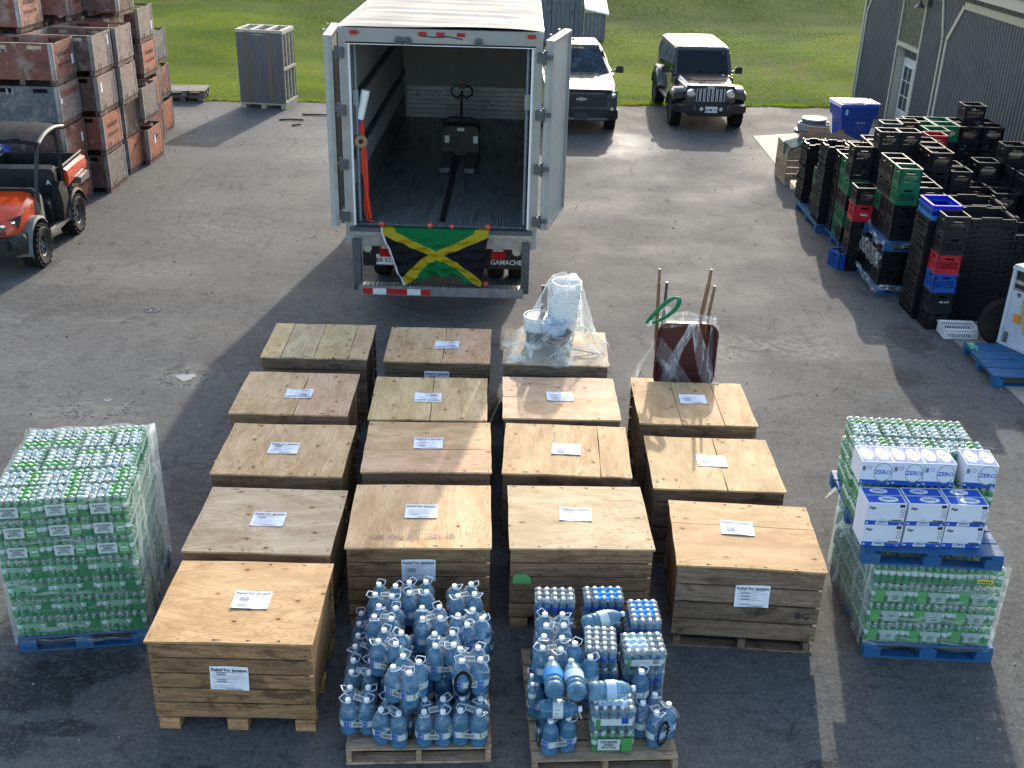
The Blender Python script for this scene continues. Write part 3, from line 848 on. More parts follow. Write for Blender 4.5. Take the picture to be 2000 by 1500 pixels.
def truck():
    t = thing('box_truck', 'white box truck with both rear doors swung open and an empty dark load bay', 'truck', (TX, TY, 0))
    Lb = 7.3; ZF, ZT = 1.39, 4.0
    m = MB()
    def rf(u, v):
        x, y = -1.31 + 2.62 * u, .02 + (Lb - .02) * v
        e = 1 - (2 * u - 1) ** 8
        return (x, y, ZT + .025 * e + .010 * sin(y * 9.5 + sin(x * 2) * .8) * e + .006 * sin(y * 23 + x * 3) * e)
    m.grid(rf, 26, 110)
    m.build('roof_panel', ROOFW, t)
    m = MB(); m.box((-1.30, Lb / 2, ZT - .03), (.035, Lb, .09)); m.build('roof_rail', WHT, t)
    m = MB(); m.box((1.30, Lb / 2, ZT - .03), (.035, Lb, .09)); m.build('roof_rail', WHT, t)
    for s in (-1, 1):
        m = MB(); m.box((s * 1.285, Lb / 2 + .06, (1.15 + ZT) / 2 - .04), (.03, Lb - .12, ZT - 1.15 - .08))
        m.build('side_wall', TRAILW, t)
        m = MB(); pr = []
        y = .12
        while y < Lb - .1:
            pr += [(y, 0), (y + .10, 0), (y + .105, .006), (y + .118, .006), (y + .123, 0)]; y += .125
        x0 = s * 1.235
        m.loft([[(x0 + s * d, yy, ZF) for yy, d in pr], [(x0 + s * d, yy, 3.93) for yy, d in pr]], sm=False, closed=False)
        m.build('lining_panel', WALLIN, t)
        for z in (2.27, 3.0):
            m = MB(); m.box((s * 1.222, Lb / 2, z), (.022, Lb - .3, .13)); m.box((s * 1.205, Lb / 2, z), (.012, Lb - .3, .05))
            m.build('logistic_rail', STEELD, t)
        m = MB(); m.box((s * 1.222, Lb / 2 + .05, 1.62), (.016, Lb - .3, .42)); m.build('scuff_plate', surf('scuff_plate_metal', (.13, .135, .135), .5, .25, 4, .15, 40, metal=.3, dirt=.5), t)
    m = MB(); m.box((0, Lb, (1.15 + ZT) / 2), (2.56, .06, ZT - 1.2)); m.build('front_wall', WALLIN, t)
    m = MB(); m.box((0, Lb / 2, 3.945), (2.5, Lb - .1, .02)); m.build('ceiling_panel', WALLIN, t)
    m = MB()
    for i in range(7): m.box((0, Lb - .05 - .008 * (i % 2), ZF + .05 + .088 * i), (2.36, .03, .08))
    m.build('kick_plate', ALU, t)
    # floor planks
    n = 12; wp = 2.46 / n
    for i in range(n):
        x = -1.23 + wp * (i + .5)
        m = MB()
        for k in range(5): m.box((-wp / 2 + wp / 5 * (k + .5), 0, 0), (wp / 5 - .007, Lb - .15, .05))
        m.build('floor_plank', FLOORT, t, (x, Lb / 2 + .04, ZF - .025))
    m = MB(); m.box((0, Lb / 2, 1.33), (2.5, Lb - .1, .03)); m.build('floor_base', BLACKP, t)
    m = MB(); m.box((-.01, 2.9, ZF + .004), (.085, 5.3, .008)); m.build('floor_strip', BLACKP, t)
    # rear frame
    for s in (-1, 1):
        m = MB(); m.box((s * 1.255, .04, (1.12 + 3.84) / 2), (.11, .10, 3.84 - 1.12))
        for z in np.arange(1.4, 3.8, .12): m.cyl((s * 1.255, -.012, z), (s * 1.255, -.018, z), .008, n=6)
        m.build('rear_post', TRAILW, t)
        m = MB(); m.box((s * 1.185, .03, 2.6), (.03, .04, 2.42)); m.build('door_seal', PAILW, t)
        m = MB(); m.cyl((s * 1.13, .14, 1.42), (s * 1.13, .14, 3.78), .024, n=8); m.box((s * 1.13, .13, 3.1), (.07, .08, .2)); m.build('load_bar', surf('grey_load_bar', (.20, .24, .28), .4, metal=.4), t)
        for z in (1.52, 2.24, 2.96, 3.69):
            m = MB(); m.box((s * 1.29, -.03, z), (.10, .045, .13)); m.cyl((s * 1.34, -.03, z - .09), (s * 1.34, -.03, z + .09), .022, n=8); m.bar((s * 1.33, -.03, z), (s * 1.44, .0, z), .03, .05)
            m.build('door_hinge', STEELD, t)
    m = MB(); m.box((0, .04, 3.90), (2.62, .11, .19)); m.build('header', TRAILW, t)
    m = MB(); m.box((0, .0, 3.81), (2.44, .03, .03)); m.build('header_seal', PAILW, t)
    for x in (-1.10, -.23, 0, .26, 1.16):
        m = MB(); m.box((0, 0, 0), (.10, .03, .045)); m.build('marker_light', LAMPR, t, (x, -.03, 3.945))
    m = MB(); m.tube([(-.28, -.02, 3.92), (-.05, -.025, 3.905), (.1, -.025, 3.92), (.28, -.02, 3.885)], .006, 4); m.build('light_wire', BLACKP, t)
    for x in (-.53, -.42, .49):
        m = MB(); m.box((0, 0, 0), (.07, .05, .09)); m.cyl((-.05, -.02, 0), (.05, -.02, 0), .02, n=8); m.build('lock_keeper', STEELD, t, (x, -.04, 3.86))
    m = MB(); m.box((0, .0, 1.345), (2.5, .12, .075)); m.build('sill', STEELD, t)
    m = MB(); m.box((0, .05, 1.20), (2.5, .08, .20)); m.build('rear_beam', GALV, t)
    m = MB(); m.box((0, -.065, 1.30), (2.52, .012, .05)); m.build('sill_edge', GALV, t)
    # folded doors
    def door(hx, hy, ang, s):
        d = thing_part = bpy.data.objects.new('rear_door', None); COL.objects.link(d); d.parent = t; d.location = (hx, hy, 0); d.rotation_euler = (0, 0, ang)
        m = MB(); m.box((.60, 0, 2.64), (1.20, .075, 2.52)); m.build('door_leaf', DOORW, d)
        m = MB()
        for x, a in ((.012, .03), (1.19, .03)): m.box((x, s * .045, 2.64), (a, .05, 2.50))
        for z in (1.40, 3.88): m.box((.6, s * .045, z), (1.16, .05, .03))
        m.build('door_gasket', surf('door_edge_grey', (.30, .30, .28), .5), d)
        for x in (.42, .98):
            m = MB(); m.cyl((x, -s * .065, 1.36), (x, -s * .065, 3.92), .017, n=8)
            for z in (1.5, 2.1, 3.1, 3.75): m.box((x, -s * .05, z), (.08, .03, .05))
            m.build('lock_rod', GALV, d)
    door(-1.46, -.03, radians(94), -1)
    door(1.385, .03, radians(77), -1)
    # under-run frame
    for s in (-1, 1):
        m = MB(); m.box((s * 1.17, .0, .84), (.11, .10, .74), taper=1.0); m.build('frame_post', STEELD, t)
    m = MB(); m.box((0, -.06, .50), (2.30, .16, .13))
    for i in range(40): m.box((-1.12 + .0575 * i, -.06, .57), (.03, .15, .012))
    m.build('step_bar', GALV, t)
    m = MB()
    x = -1.09
    for i, wd in enumerate((.14, .19, .29, .19, .14)):
        m = MB(); m.box((0, 0, 0), (wd - .004, .004, .085)); m.build('reflective_tape', REDT if i % 2 == 0 else WHT, t, (x + wd / 2, -.143, .49)); x += wd
    m = MB(); m.box((.55, .5, .74), (1.1, .06, .08)); m.build('flap_bar', GALV, t)
    for s in (-1, 1):
        m = MB(); m.box((0, 0, 0), (.78, .02, .40)); fl = m.build('mud_flap', BLACKP, t, (s * .76, .42, .87))
        if s > 0:
            text('GAMACHE', .10, WHT, fl, (.14, -.014, -.10), RX90, bold=True, sx=.95)
        else:
            text('GAMACHE', .12, WHT, fl, (-.02, -.014, -.02), RX90, bold=True, sx=.95)
        m = MB(); m.box((0, 0, 0), (.20, .06, .17)); m.box((0, -.035, .055), (.14, .012, .03), m=1); m.build('tail_light', [LAMPR, LAMPC], t, (s * .785, .22, .97))
        m = MB(); m.lathe([(.0001, -.03), (.05, -.028), (.066, -.01), (.066, .03)], 16, axis='y'); m.build('reversing_light', LAMPC, t, (s * 1.045, .14, 1.03))
    m = MB(); m.box((0, 0, 0), (.33, .012, .15)); pl = m.build('licence_plate', WHT, t, (-.78, .30, .81))
    text('BR 51252', .085, INK, pl, (0, -.008, -.012), RX90, bold=True)
    m = MB(); m.box((-.78, .34, .9), (.5, .03, .30)); m.build('plate_bracket', BLACKP, t)
    for s in (-1, 1):
        m = MB(); m.box((s * .42, 4.2, .95), (.09, 8.0, .26)); m.build('frame_rail', BLACKP, t)
    m = MB(); m.cyl((-1.0, 2.0, .5), (1.0, 2.0, .5), .09, n=10); m.lathe([(.02, -.2), (.2, -.12), (.2, .12), (.02, .2)], 12, (0, 2.0, .5), axis='x'); m.build('axle', BLACKP, t)
    for s in (-1, 1):
        for k in (.72, 1.05): wheel_at(t, s * k, 2.0, .5, .26, .29, s, tread=False, n=20)
        wheel_at(t, s * 1.02, 8.2, .5, .28, .29, s, tread=False, n=20)
    # cab ahead of the box
    m = MB(); secs = []
    for y, zt, hw in ((7.55, 2.75, 1.1), (8.7, 2.75, 1.1), (9.2, 1.95, 1.08), (10.3, 1.75, .98)):
        secs.append([(-hw, y, .6), (hw, y, .6), (hw, y, zt * .8), (hw * .9, y, zt), (-hw * .9, y, zt), (-hw, y, zt * .8)])
    m.loft(secs, sm=False); m.build('cab', TRAILW, t)
    m = MB(); m.prism([(-.95, 8.78, 2.62), (.95, 8.78, 2.62), (.98, 9.2, 1.98), (-.98, 9.2, 1.98)], (0, .02, .02)); m.build('windscreen', GLASSB, t)
truck()

def truck_load():
    # flag
    m = MB()
    def fl(u, v):
        k = v ** 1.1
        top = -1.86 + 1.49 * u
        bx = -1.53 + 1.02 * u + .03 * sin(u * 7)
        x = top * (1 - k) + bx * k + .03 * sin(v * 6 + u * 3) * v
        sag = .05 * sin(pi * u) * (1 - v) - .02 * sin(u * 9) * v
        dz = .76 * v * (.93 + .10 * abs(2 * u - 1) ** 1.5) if u < .9 else .76 * v * (1.0 + .03 * (u - .9) * 10)
        dz -= .10 * v ** 2 * sin(pi * u)
        z = 1.385 - dz - sag * .3
        fold = .034 * sin(u * 19 + v * 4 + 2 * sin(v * 3)) * v + .022 * sin((u - v) * 23) * v + .012 * sin(v * 34 + u * 11) * (v > .05) + .008 * sin(u * 47 + v * 13)
        y = 14.30 - .04 - .055 * min(1, v * 6) - .06 * v - fold
        if v < .04: y = 14.36 - v * 2.6; z = 1.392
        return (x, y, z)
    m.grid(lambda u, v: fl(u, v), 80, 60, uv=True)
    tag(m.build('flag', FLAG), 'green gold and black flag draped over the tailboard of the truck', 'flag')
    def apple(x, y, z, lab, r=.038, col=0):
        m = MB(); pr = [(.0001, r * .72), (r * .35, r * .86), (r * .75, r * .72), (r, r * .15), (r * .92, -r * .4), (r * .6, -r * .85), (r * .2, -r * .92), (.0001, -r * .8)]
        m.lathe(pr[::-1], 14)
        a = m.build('apple', APPLE, None, (x, y, z + r * .92)); tag(a, lab, 'apple', 'apples on and around the truck tail')
        m = MB(); m.tube([(0, 0, r * .7), (.004, 0, r * .95), (.01, 0, r * 1.15)], .003, 5); m.build('stalk', HANDLE, a)
    zz = 1.396
    apple(-1.84, 14.30, zz, 'pale red apple on the tailboard above the left corner of the flag', .046)
    apple(-1.18, 14.30, zz, 'deep red apple on the tailboard just left of the smaller middle apple', .044)
    apple(-.88, 14.30, zz, 'small red apple on the tailboard, third from the left along the flag', .036)
    apple(-.385, 14.30, zz, 'red and yellow apple on the tailboard above the right corner of the flag', .044)
    apple(-.41, 14.28, .578, 'red apple on the low step bar under the truck', .042)
    apple(2.06, 11.72, 0, 'red apple lying on the asphalt beside the upended wheelbarrow', .042)
    # things hung inside the left door post
    m = MB()
    t = thing('plastic_tube', 'white and blue rolled plastic tube hung inside the left rear post', 'tube', (-2.075, 14.53, 2.98))
    m.cyl((-.05, 0, -.17), (.04, .02, .2), .055, .06, 14); m.build('white_sleeve', PAILW, t)
    m = MB(); m.cyl((-.065, 0, -.25), (-.045, 0, -.15), .035, .045, 12); m.build('blue_end', PRB, t)
    m = MB()
    for i in range(9):
        x0 = -2.12 + .012 * (i % 4); ph = rs.uniform(0, 6); wv = rs.uniform(.015, .05)
        pts = [(x0 + wv * sin(ph + k * .9) * (k / 10) + .006 * k, 14.53 - .012 * (i % 3) + .012 * cos(ph + k), 2.80 - 1.36 * k / 10 * (1 - .03 * (i % 3))) for k in range(11)]
        m.tube(pts, .011, 5)
    m.tube([(-2.08, 14.5, 1.45), (-2.02, 14.48, 1.42), (-1.97, 14.5, 1.41)], .01, 5)
    tag(m.build('strap_bundle', STRAP), 'bright orange webbing straps hanging inside the left rear post of the truck', 'strap')
    t = thing('tape_roll', 'brown roll of wrapping hung over the orange straps', 'roll', (-2.12, 14.46, 2.53))
    m = MB(); m.lathe([(.035, -.05), (.085, -.05), (.088, .05), (.035, .05)], 18, axis='y', closed=True); m.build('roll', CARDB, t, rot=(0, .3, .4))
    # pallet jack
    t = thing('pallet_jack', 'black powered pallet jack with a looped handle standing inside the truck', 'pallet jack', (-.98, 18.3, 1.39))
    m = MB(); m.prism([(-.31, 0, .06), (.31, 0, .06), (.31, 0, .46), (.25, 0, .55), (-.25, 0, .55), (-.31, 0, .46)], (0, .34, 0)); m.build('housing', BLACKP, t)
    m = MB(); m.tube([(-.28, .1, .5), (-.28, .1, .62), (-.16, .1, .68), (.16, .1, .68), (.28, .1, .62), (.28, .1, .5)], .02, 8); m.build('guard_bar', BLACKP, t)
    m = MB(); m.box((0, -.02, .50), (.12, .02, .05)); m.build('maker_badge', PAILW, t)
    for x in (-.23, .25):
        m = MB(); m.box((x, -.004, .33), (.075, .008, .12)); m.build('warning_sticker', PAILW, t)
    for x in (-.2, .2):
        m = MB(); m.box((x, -.55, .09), (.17, 1.15, .05)); m.cyl((x - .06, -1.05, .04), (x + .06, -1.05, .04), .04, n=10); m.build('fork', STEELD, t)
    m = MB(); m.cyl((0, .12, .5), (0, .30, 1.08), .026, .022, 8); m.build('tiller', BLACKP, t)
    m = MB()
    for s in (-1, 1):
        m.tube([(0, .29, 1.02), (s * .08, .30, .90 + .06), (s * .17, .31, 1.02), (s * .175, .32, 1.10), (s * .12, .33, 1.155), (0, .33, 1.15)], .021, 7)
    m.box((0, .33, 1.16), (.10, .06, .10)); m.build('handle_loop', BLACKP, t)
    m = MB(); m.box((0, .31, 1.225), (.06, .04, .03)); m.build('red_button', LAMPR, t)
truck_load()
# ------------------------------------------------------------ plywood lidded crates
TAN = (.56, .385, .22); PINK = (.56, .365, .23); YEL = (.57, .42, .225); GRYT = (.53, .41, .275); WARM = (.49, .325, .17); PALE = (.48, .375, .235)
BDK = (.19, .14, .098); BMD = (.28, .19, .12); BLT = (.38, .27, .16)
def notice(par, loc, rot, w=.28, h=.215, title=True, flip=False, thin=.0015, seed=0):
    m = MB()
    def f(u, v):
        z = .002 + .003 * sin(u * 5 + seed) * sin(v * 4 + seed * 2) ** 2 + .006 * (abs(2 * u - 1) * abs(2 * v - 1)) ** 4 * (1 if seed % 2 else .3)
        return ((u - .5) * w, (v - .5) * h, z)
    m.grid(f, 8, 6)
    p = m.build('paper_notice', PAPER, par, loc, rot)
    L = MB(); r2 = random.Random(seed)
    if title:
        text('Relief For Jamaica', .036, INK, p, (0, h / 2 - .032, .0065), None, bold=True)
        L.box((0, h / 2 - .052, .0075), (.20, .002, .0006))
    y = h / 2 - .066
    while y > -h / 2 + .02:
        ln = r2.uniform(.5, .82) * w
        if r2.random() < .8: L.box((-(w * .82 - ln) / 2, y, .0075), (ln, .0016, .0006))
        if r2.random() < .35: L.box((-(w * .2), y + .006, .0075), (w * .25, .005, .0006))
        y -= .0155
    L.box((.03, -h / 2 + .012, .0075), (.12, .005, .0006))
    L.build('printed_lines', INKG, p)
    return p

def crate(key, lab, x, y, yaw, lid, alpha, parts, bcol, sides=('boards', 'boards'), nb=5, w=1.21, d=1.0, h=.83, notes=(), base='blocks', extra=None, gap=.010):
    """parts: ('x' or 'y', [fractions]) cuts of the lid"""
    t = thing('plywood_crate', lab, 'crate', (x, y, 0), yaw, 'plywood topped shipping crates')
    R = random.Random(key)
    # lid
    ax, cuts = parts; cuts = [0] + cuts + [1]
    for i, (a, b) in enumerate(zip(cuts, cuts[1:])):
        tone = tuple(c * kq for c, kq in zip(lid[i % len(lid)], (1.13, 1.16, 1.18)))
        pw, pd = (w * (b - a), d) if ax == 'x' else (w, d * (b - a))
        cx, cy = (-w / 2 + w * (a + b) / 2, 0) if ax == 'x' else (0, -d / 2 + d * (a + b) / 2)
        gx, gy = (.0035, 0) if ax == 'x' else (0, .0035)
        ph = R.uniform(0, 6)
        m = MB()
        def top(u, v, z):
            X, Y = (u - .5) * (pw - 2 * gx), (v - .5) * (pd - 2 * gy)
            bow = .003 * (sin(u * 5.1 + ph) * sin(v * 3.7 + ph * 1.7) - 1)
            return (X + .002 * sin(v * 9 + ph), Y + .003 * sin(u * 8 + ph * 2), z + bow)
        nu, nv = 12, 10
        m.grid(lambda u, v: top(u, v, .008), nu, nv, sm=False)
        m.grid(lambda u, v: top(1 - u, v, -.010), nu, nv, sm=False)
        for k in range(nu):
            for v in (0, 1):
                p = [top(k / nu, v, -.010), top((k + 1) / nu, v, -.010), top((k + 1) / nu, v, .008), top(k / nu, v, .008)]
                m.poly(p if v == 0 else p[::-1])
        for k in range(nv):
            for u in (0, 1):
                p = [top(u, k / nv, -.010), top(u, (k + 1) / nv, -.010), top(u, (k + 1) / nv, .008), top(u, k / nv, .008)]
                m.poly(p[::-1] if u == 0 else p)
        m.build('plywood_lid', PLY, t, (cx, cy, h - .008), color=(*tone, alpha))
    nm = MB()
    for sx in (-1, 1):
        for k in range(5): nm.cyl((sx * (w / 2 - .03), -d / 2 + .05 + (d - .1) * k / 4 + R.gauss(0, .015), h - .004), (sx * (w / 2 - .03), -d / 2 + .05 + (d - .1) * k / 4, h + .0006), .0035, n=6)
    for sy in (-1, 1):
        for k in range(1, 5): nm.cyl((-w / 2 + w * k / 5 + R.gauss(0, .03), sy * (d / 2 - .03), h - .004), (-w / 2 + w * k / 5, sy * (d / 2 - .03), h + .0006), .0035, n=6)
    kind(nm.build('lid_nails', STEELD, t), 'stuff')
    W, D = w - .03, d - .03
    z0, z1 = .12, h - .022
    bh = (z1 - z0) / nb
    def boards(face):
        for k in range(nb):
            zc = z0 + bh * (k + .5)
            m = MB(); L = W if face in 'fb' else D - .05
            jit = R.uniform(-.004, .004); hh = bh - gap - R.uniform(0, .006)
            m.box((0, 0, 0), (L + R.uniform(-.006, .004), .022, hh))
            loc = {'f': (0, -D / 2 + .011 + jit * .5, zc), 'b': (0, D / 2 - .011, zc), 'l': (-W / 2 + .035, 0, zc), 'r': (W / 2 - .035, 0, zc)}[face]
            kf = R.uniform(.8, 1.15); c = tuple(q * kf for q in bcol)
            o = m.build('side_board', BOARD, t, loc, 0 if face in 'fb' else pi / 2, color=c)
            if face == 'f':
                nm = MB()
                for sx in (-1, 1):
                    for dz in (-.03, .03): nm.cyl((sx * (L / 2 - .045 + R.uniform(-.01, .01)), -.0105, dz), (sx * (L / 2 - .045), -.0125, dz), .005, n=5)
                nm.build('nail', INK, o)
    boards('f'); boards('b')
    for face, st in zip('lr', sides):
        if st == 'boards': boards(face)
        else:
            m = MB(); m.box((0, 0, 0), (D - .05, .016, z1 - z0))
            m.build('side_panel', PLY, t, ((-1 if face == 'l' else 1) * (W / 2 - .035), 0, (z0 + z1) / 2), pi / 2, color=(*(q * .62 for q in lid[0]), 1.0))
    for sx in (-1, 1):
        for sy in (-1, 1):
            m = MB(); m.box((0, 0, 0), (z1 - z0, .045, .07)); m.build('corner_post', BOARD, t, (sx * (W / 2 - .075), sy * (D / 2 - .046), (z0 + z1) / 2), (0, pi / 2, 0), color=bcol)
    m = MB(); m.box((0, 0, 0), (W - .06, D - .06, .02)); m.build('floor_board', BOARD, t, (0, 0, .112), color=bcol)
    if base == 'blocks':
        for sx in (-1, 0, 1):
            for sy in (-1, 0, 1):
                m = MB(); m.box((0, 0, 0), (.15, .13, .10)); m.build('block', BOARD, t, (sx * (W / 2 - .085), sy * (D / 2 - .07), .05), color=tuple(q * 1.25 for q in bcol))
    else:
        for sx in (-1, 0, 1):
            m = MB(); m.box((0, 0, 0), (D, .06, .085)); m.build('runner', BOARD, t, (sx * (W / 2 - .05), 0, .0595), pi / 2, color=bcol)
        for sy in (-1, 0, 1):
            m = MB(); m.box((0, 0, 0), (W, .10, .017)); m.build('base_board', BOARD, t, (0, sy * (D / 2 - .055), .0085), color=bcol)
    for i, nt in enumerate(notes):
        f, u, v, ang, ti = nt[:5]; kw = nt[5] if len(nt) > 5 else {}
        if f == 't': notice(t, (u, v, h + .001), (0, 0, ang), title=ti, seed=abs(hash_(key)) % 50 + i, **kw)
        elif f == 'f': notice(t, (u, -D / 2 - .006, v), (pi / 2, 0, ang) if not ang else (Matrix.Rotation(pi / 2, 4, 'X') @ Matrix.Rotation(ang, 4, 'Z')).to_euler(), title=ti, seed=abs(hash_(key)) % 50 + i, **kw)
    if extra: extra(t, W, D, h)
    return t
def green_tag(t, loc):
    m = MB(); m.prism([(-.075, 0, -.045), (.075, 0, -.045), (.075, 0, .01), (.04, 0, .045), (-.05, 0, .045), (-.075, 0, .02)], (0, .004, 0))
    s = m.build('green_sticker', surf('sticker_green', (.16, .50, .16), .5), t, loc)
def hash_(s): return sum(ord(c) * (i + 3) for i, c in enumerate(s))
PI = pi
crate('A1', 'crate with a four board yellow and brown lid, without any notice', -2.255, 11.64, .018, [YEL, PALE, (.52, .40, .21), TAN], .5, ('x', [.19, .5, .82]), BDK)
crate('A2', 'pinkish two piece lid crate with an upside down notice, second back in the left column', -2.263, 10.235, .008, [TAN, PINK], .5, ('x', [.545]), BMD, notes=[('t', .03, -.03, PI, True)], sides=('boards', 'ply'))
crate('A3', 'tan lid crate with few knots and a notice, middle of the left column', -2.133, 9.02, .009, [TAN], .5, ('x', []), BMD, sides=('ply', 'ply'), notes=[('t', -.02, .0, .0, True)])
crate('A4', 'greyish plywood lid crate directly behind the front left crate', -2.033, 7.787, .0, [GRYT], 1., ('x', []), BMD, sides=('ply', 'ply'), notes=[('t', .0, -.01, .0, True)])
crate('A5', 'front left crate with a golden lid and smoke stained boards', -1.978, 6.66, .010, [WARM], 1., ('x', []), (.40, .245, .13), sides=('ply', 'ply'), notes=[('t', .06, .0, .0, True), ('f', -.02, .50, -.03, True)])
crate('B1', 'pinkish brown lid crate closest to the tail of the truck with two notices', -.862, 11.62, .012, [TAN, PINK], .5, ('x', [.55]), BDK, notes=[('t', .09, -.02, PI, True), ('f', .0, .60, .0, True)])
crate('B2', 'swirly figured yellow lid crate with an upside down notice', -.857, 10.20, .03, [YEL, (.57, .41, .23)], .5, ('x', [.52]), BDK, notes=[('t', -.02, .0, PI, True)])
crate('B3', 'two tone lid crate, pale at the back and pinkish in front, third from the truck', -.79, 9.15, .042, [PINK, TAN], 1., ('y', [.43]), BDK, notes=[('t', .0, .05, .0, True)])
crate('B4', 'tan lid crate with stamped lettering on top, behind the blue water jugs', -.75, 7.92, .04, [(.60, .41, .235)], .5, ('x', []), (.34, .22, .125), sides=('ply', 'boards'), notes=[('t', .0, .05, .0, True), ('f', .0, .60, .0, True)],
      extra=lambda t, W, D, h: [text('CSP  CAN-PLY', .06, INKG, t, (-.2, -.36, h + .0075), None, sx=1.1), text('CERT  355', .055, INKG, t, (.18, -.34, h + .0075), None)])
crate('C1', 'crate with a pale lid carrying the film wrapped buckets', .495, 11.63, -.02, [PALE], .5, ('x', []), (.24, .19, .14))
crate('C2', 'pale pinkish lid crate with a tilted notice in front of the wrapped buckets', .51, 10.29, .02, [(.60, .41, .26), (.58, .40, .27)], 1., ('y', [.5]), BDK, notes=[('t', .0, .02, .04, False)])
crate('C3', 'knotty golden lid crate with a crumpled notice, between two paler lids', .54, 9.165, -.02, [(.47, .325, .175)], .5, ('x', [.76]), BDK, notes=[('t', .0, -.01, -.03, False)])
crate('C4', 'pale yellow lid crate dotted with knots, behind the mixed water bottles', .601, 7.97, .03, [PALE], 1., ('x', []), (.32, .21, .13), sides=('ply', 'boards'), notes=[('t', -.02, .02, -.06, True)],
      extra=lambda t, W, D, h: green_tag(t, (-W / 2 + .10, -D / 2 - .014, .52)))
crate('D1', 'low narrow crate carrying the maroon wheelbarrow, mostly hidden at the right', 1.79, 11.06, .0, [YEL], .5, ('x', []), BDK, w=.86, d=.56, h=.60, nb=4)
crate('D2', 'knotty golden lid crate in front of the wheelbarrow, lying partly in its shadow', 1.901, 10.25, .005, [(.48, .33, .18)], .5, ('x', [.36, .72]), BMD, notes=[('t', .02, .08, -.02, False)])
crate('D3', 'bright yellow lid crate with a blank white sheet, behind the front right crate', 1.914, 8.97, -.008, [(.48, .345, .185), (.465, .335, .185)], .5, ('x', [.56]), BDK, sides=('boards', 'boards'), notes=[('t', .0, .03, -.01, False)])
crate('D4', 'front right crate with a wavy grained lid and BG stencilled on its boards', 1.998, 7.75, -.05, [(.455, .30, .16), (.47, .325, .175)], 1., ('y', [.63]), (.225, .17, .125), sides=('ply', 'boards'), nb=4, base='runners', notes=[('t', -.05, .09, -.03, True), ('f', .03, .555, .02, True)], gap=.014,
      extra=lambda t, W, D, h: text('BG', .085, INK, t, (.46, -D / 2 - .004, .375), RX90, bold=True, sx=1.15))

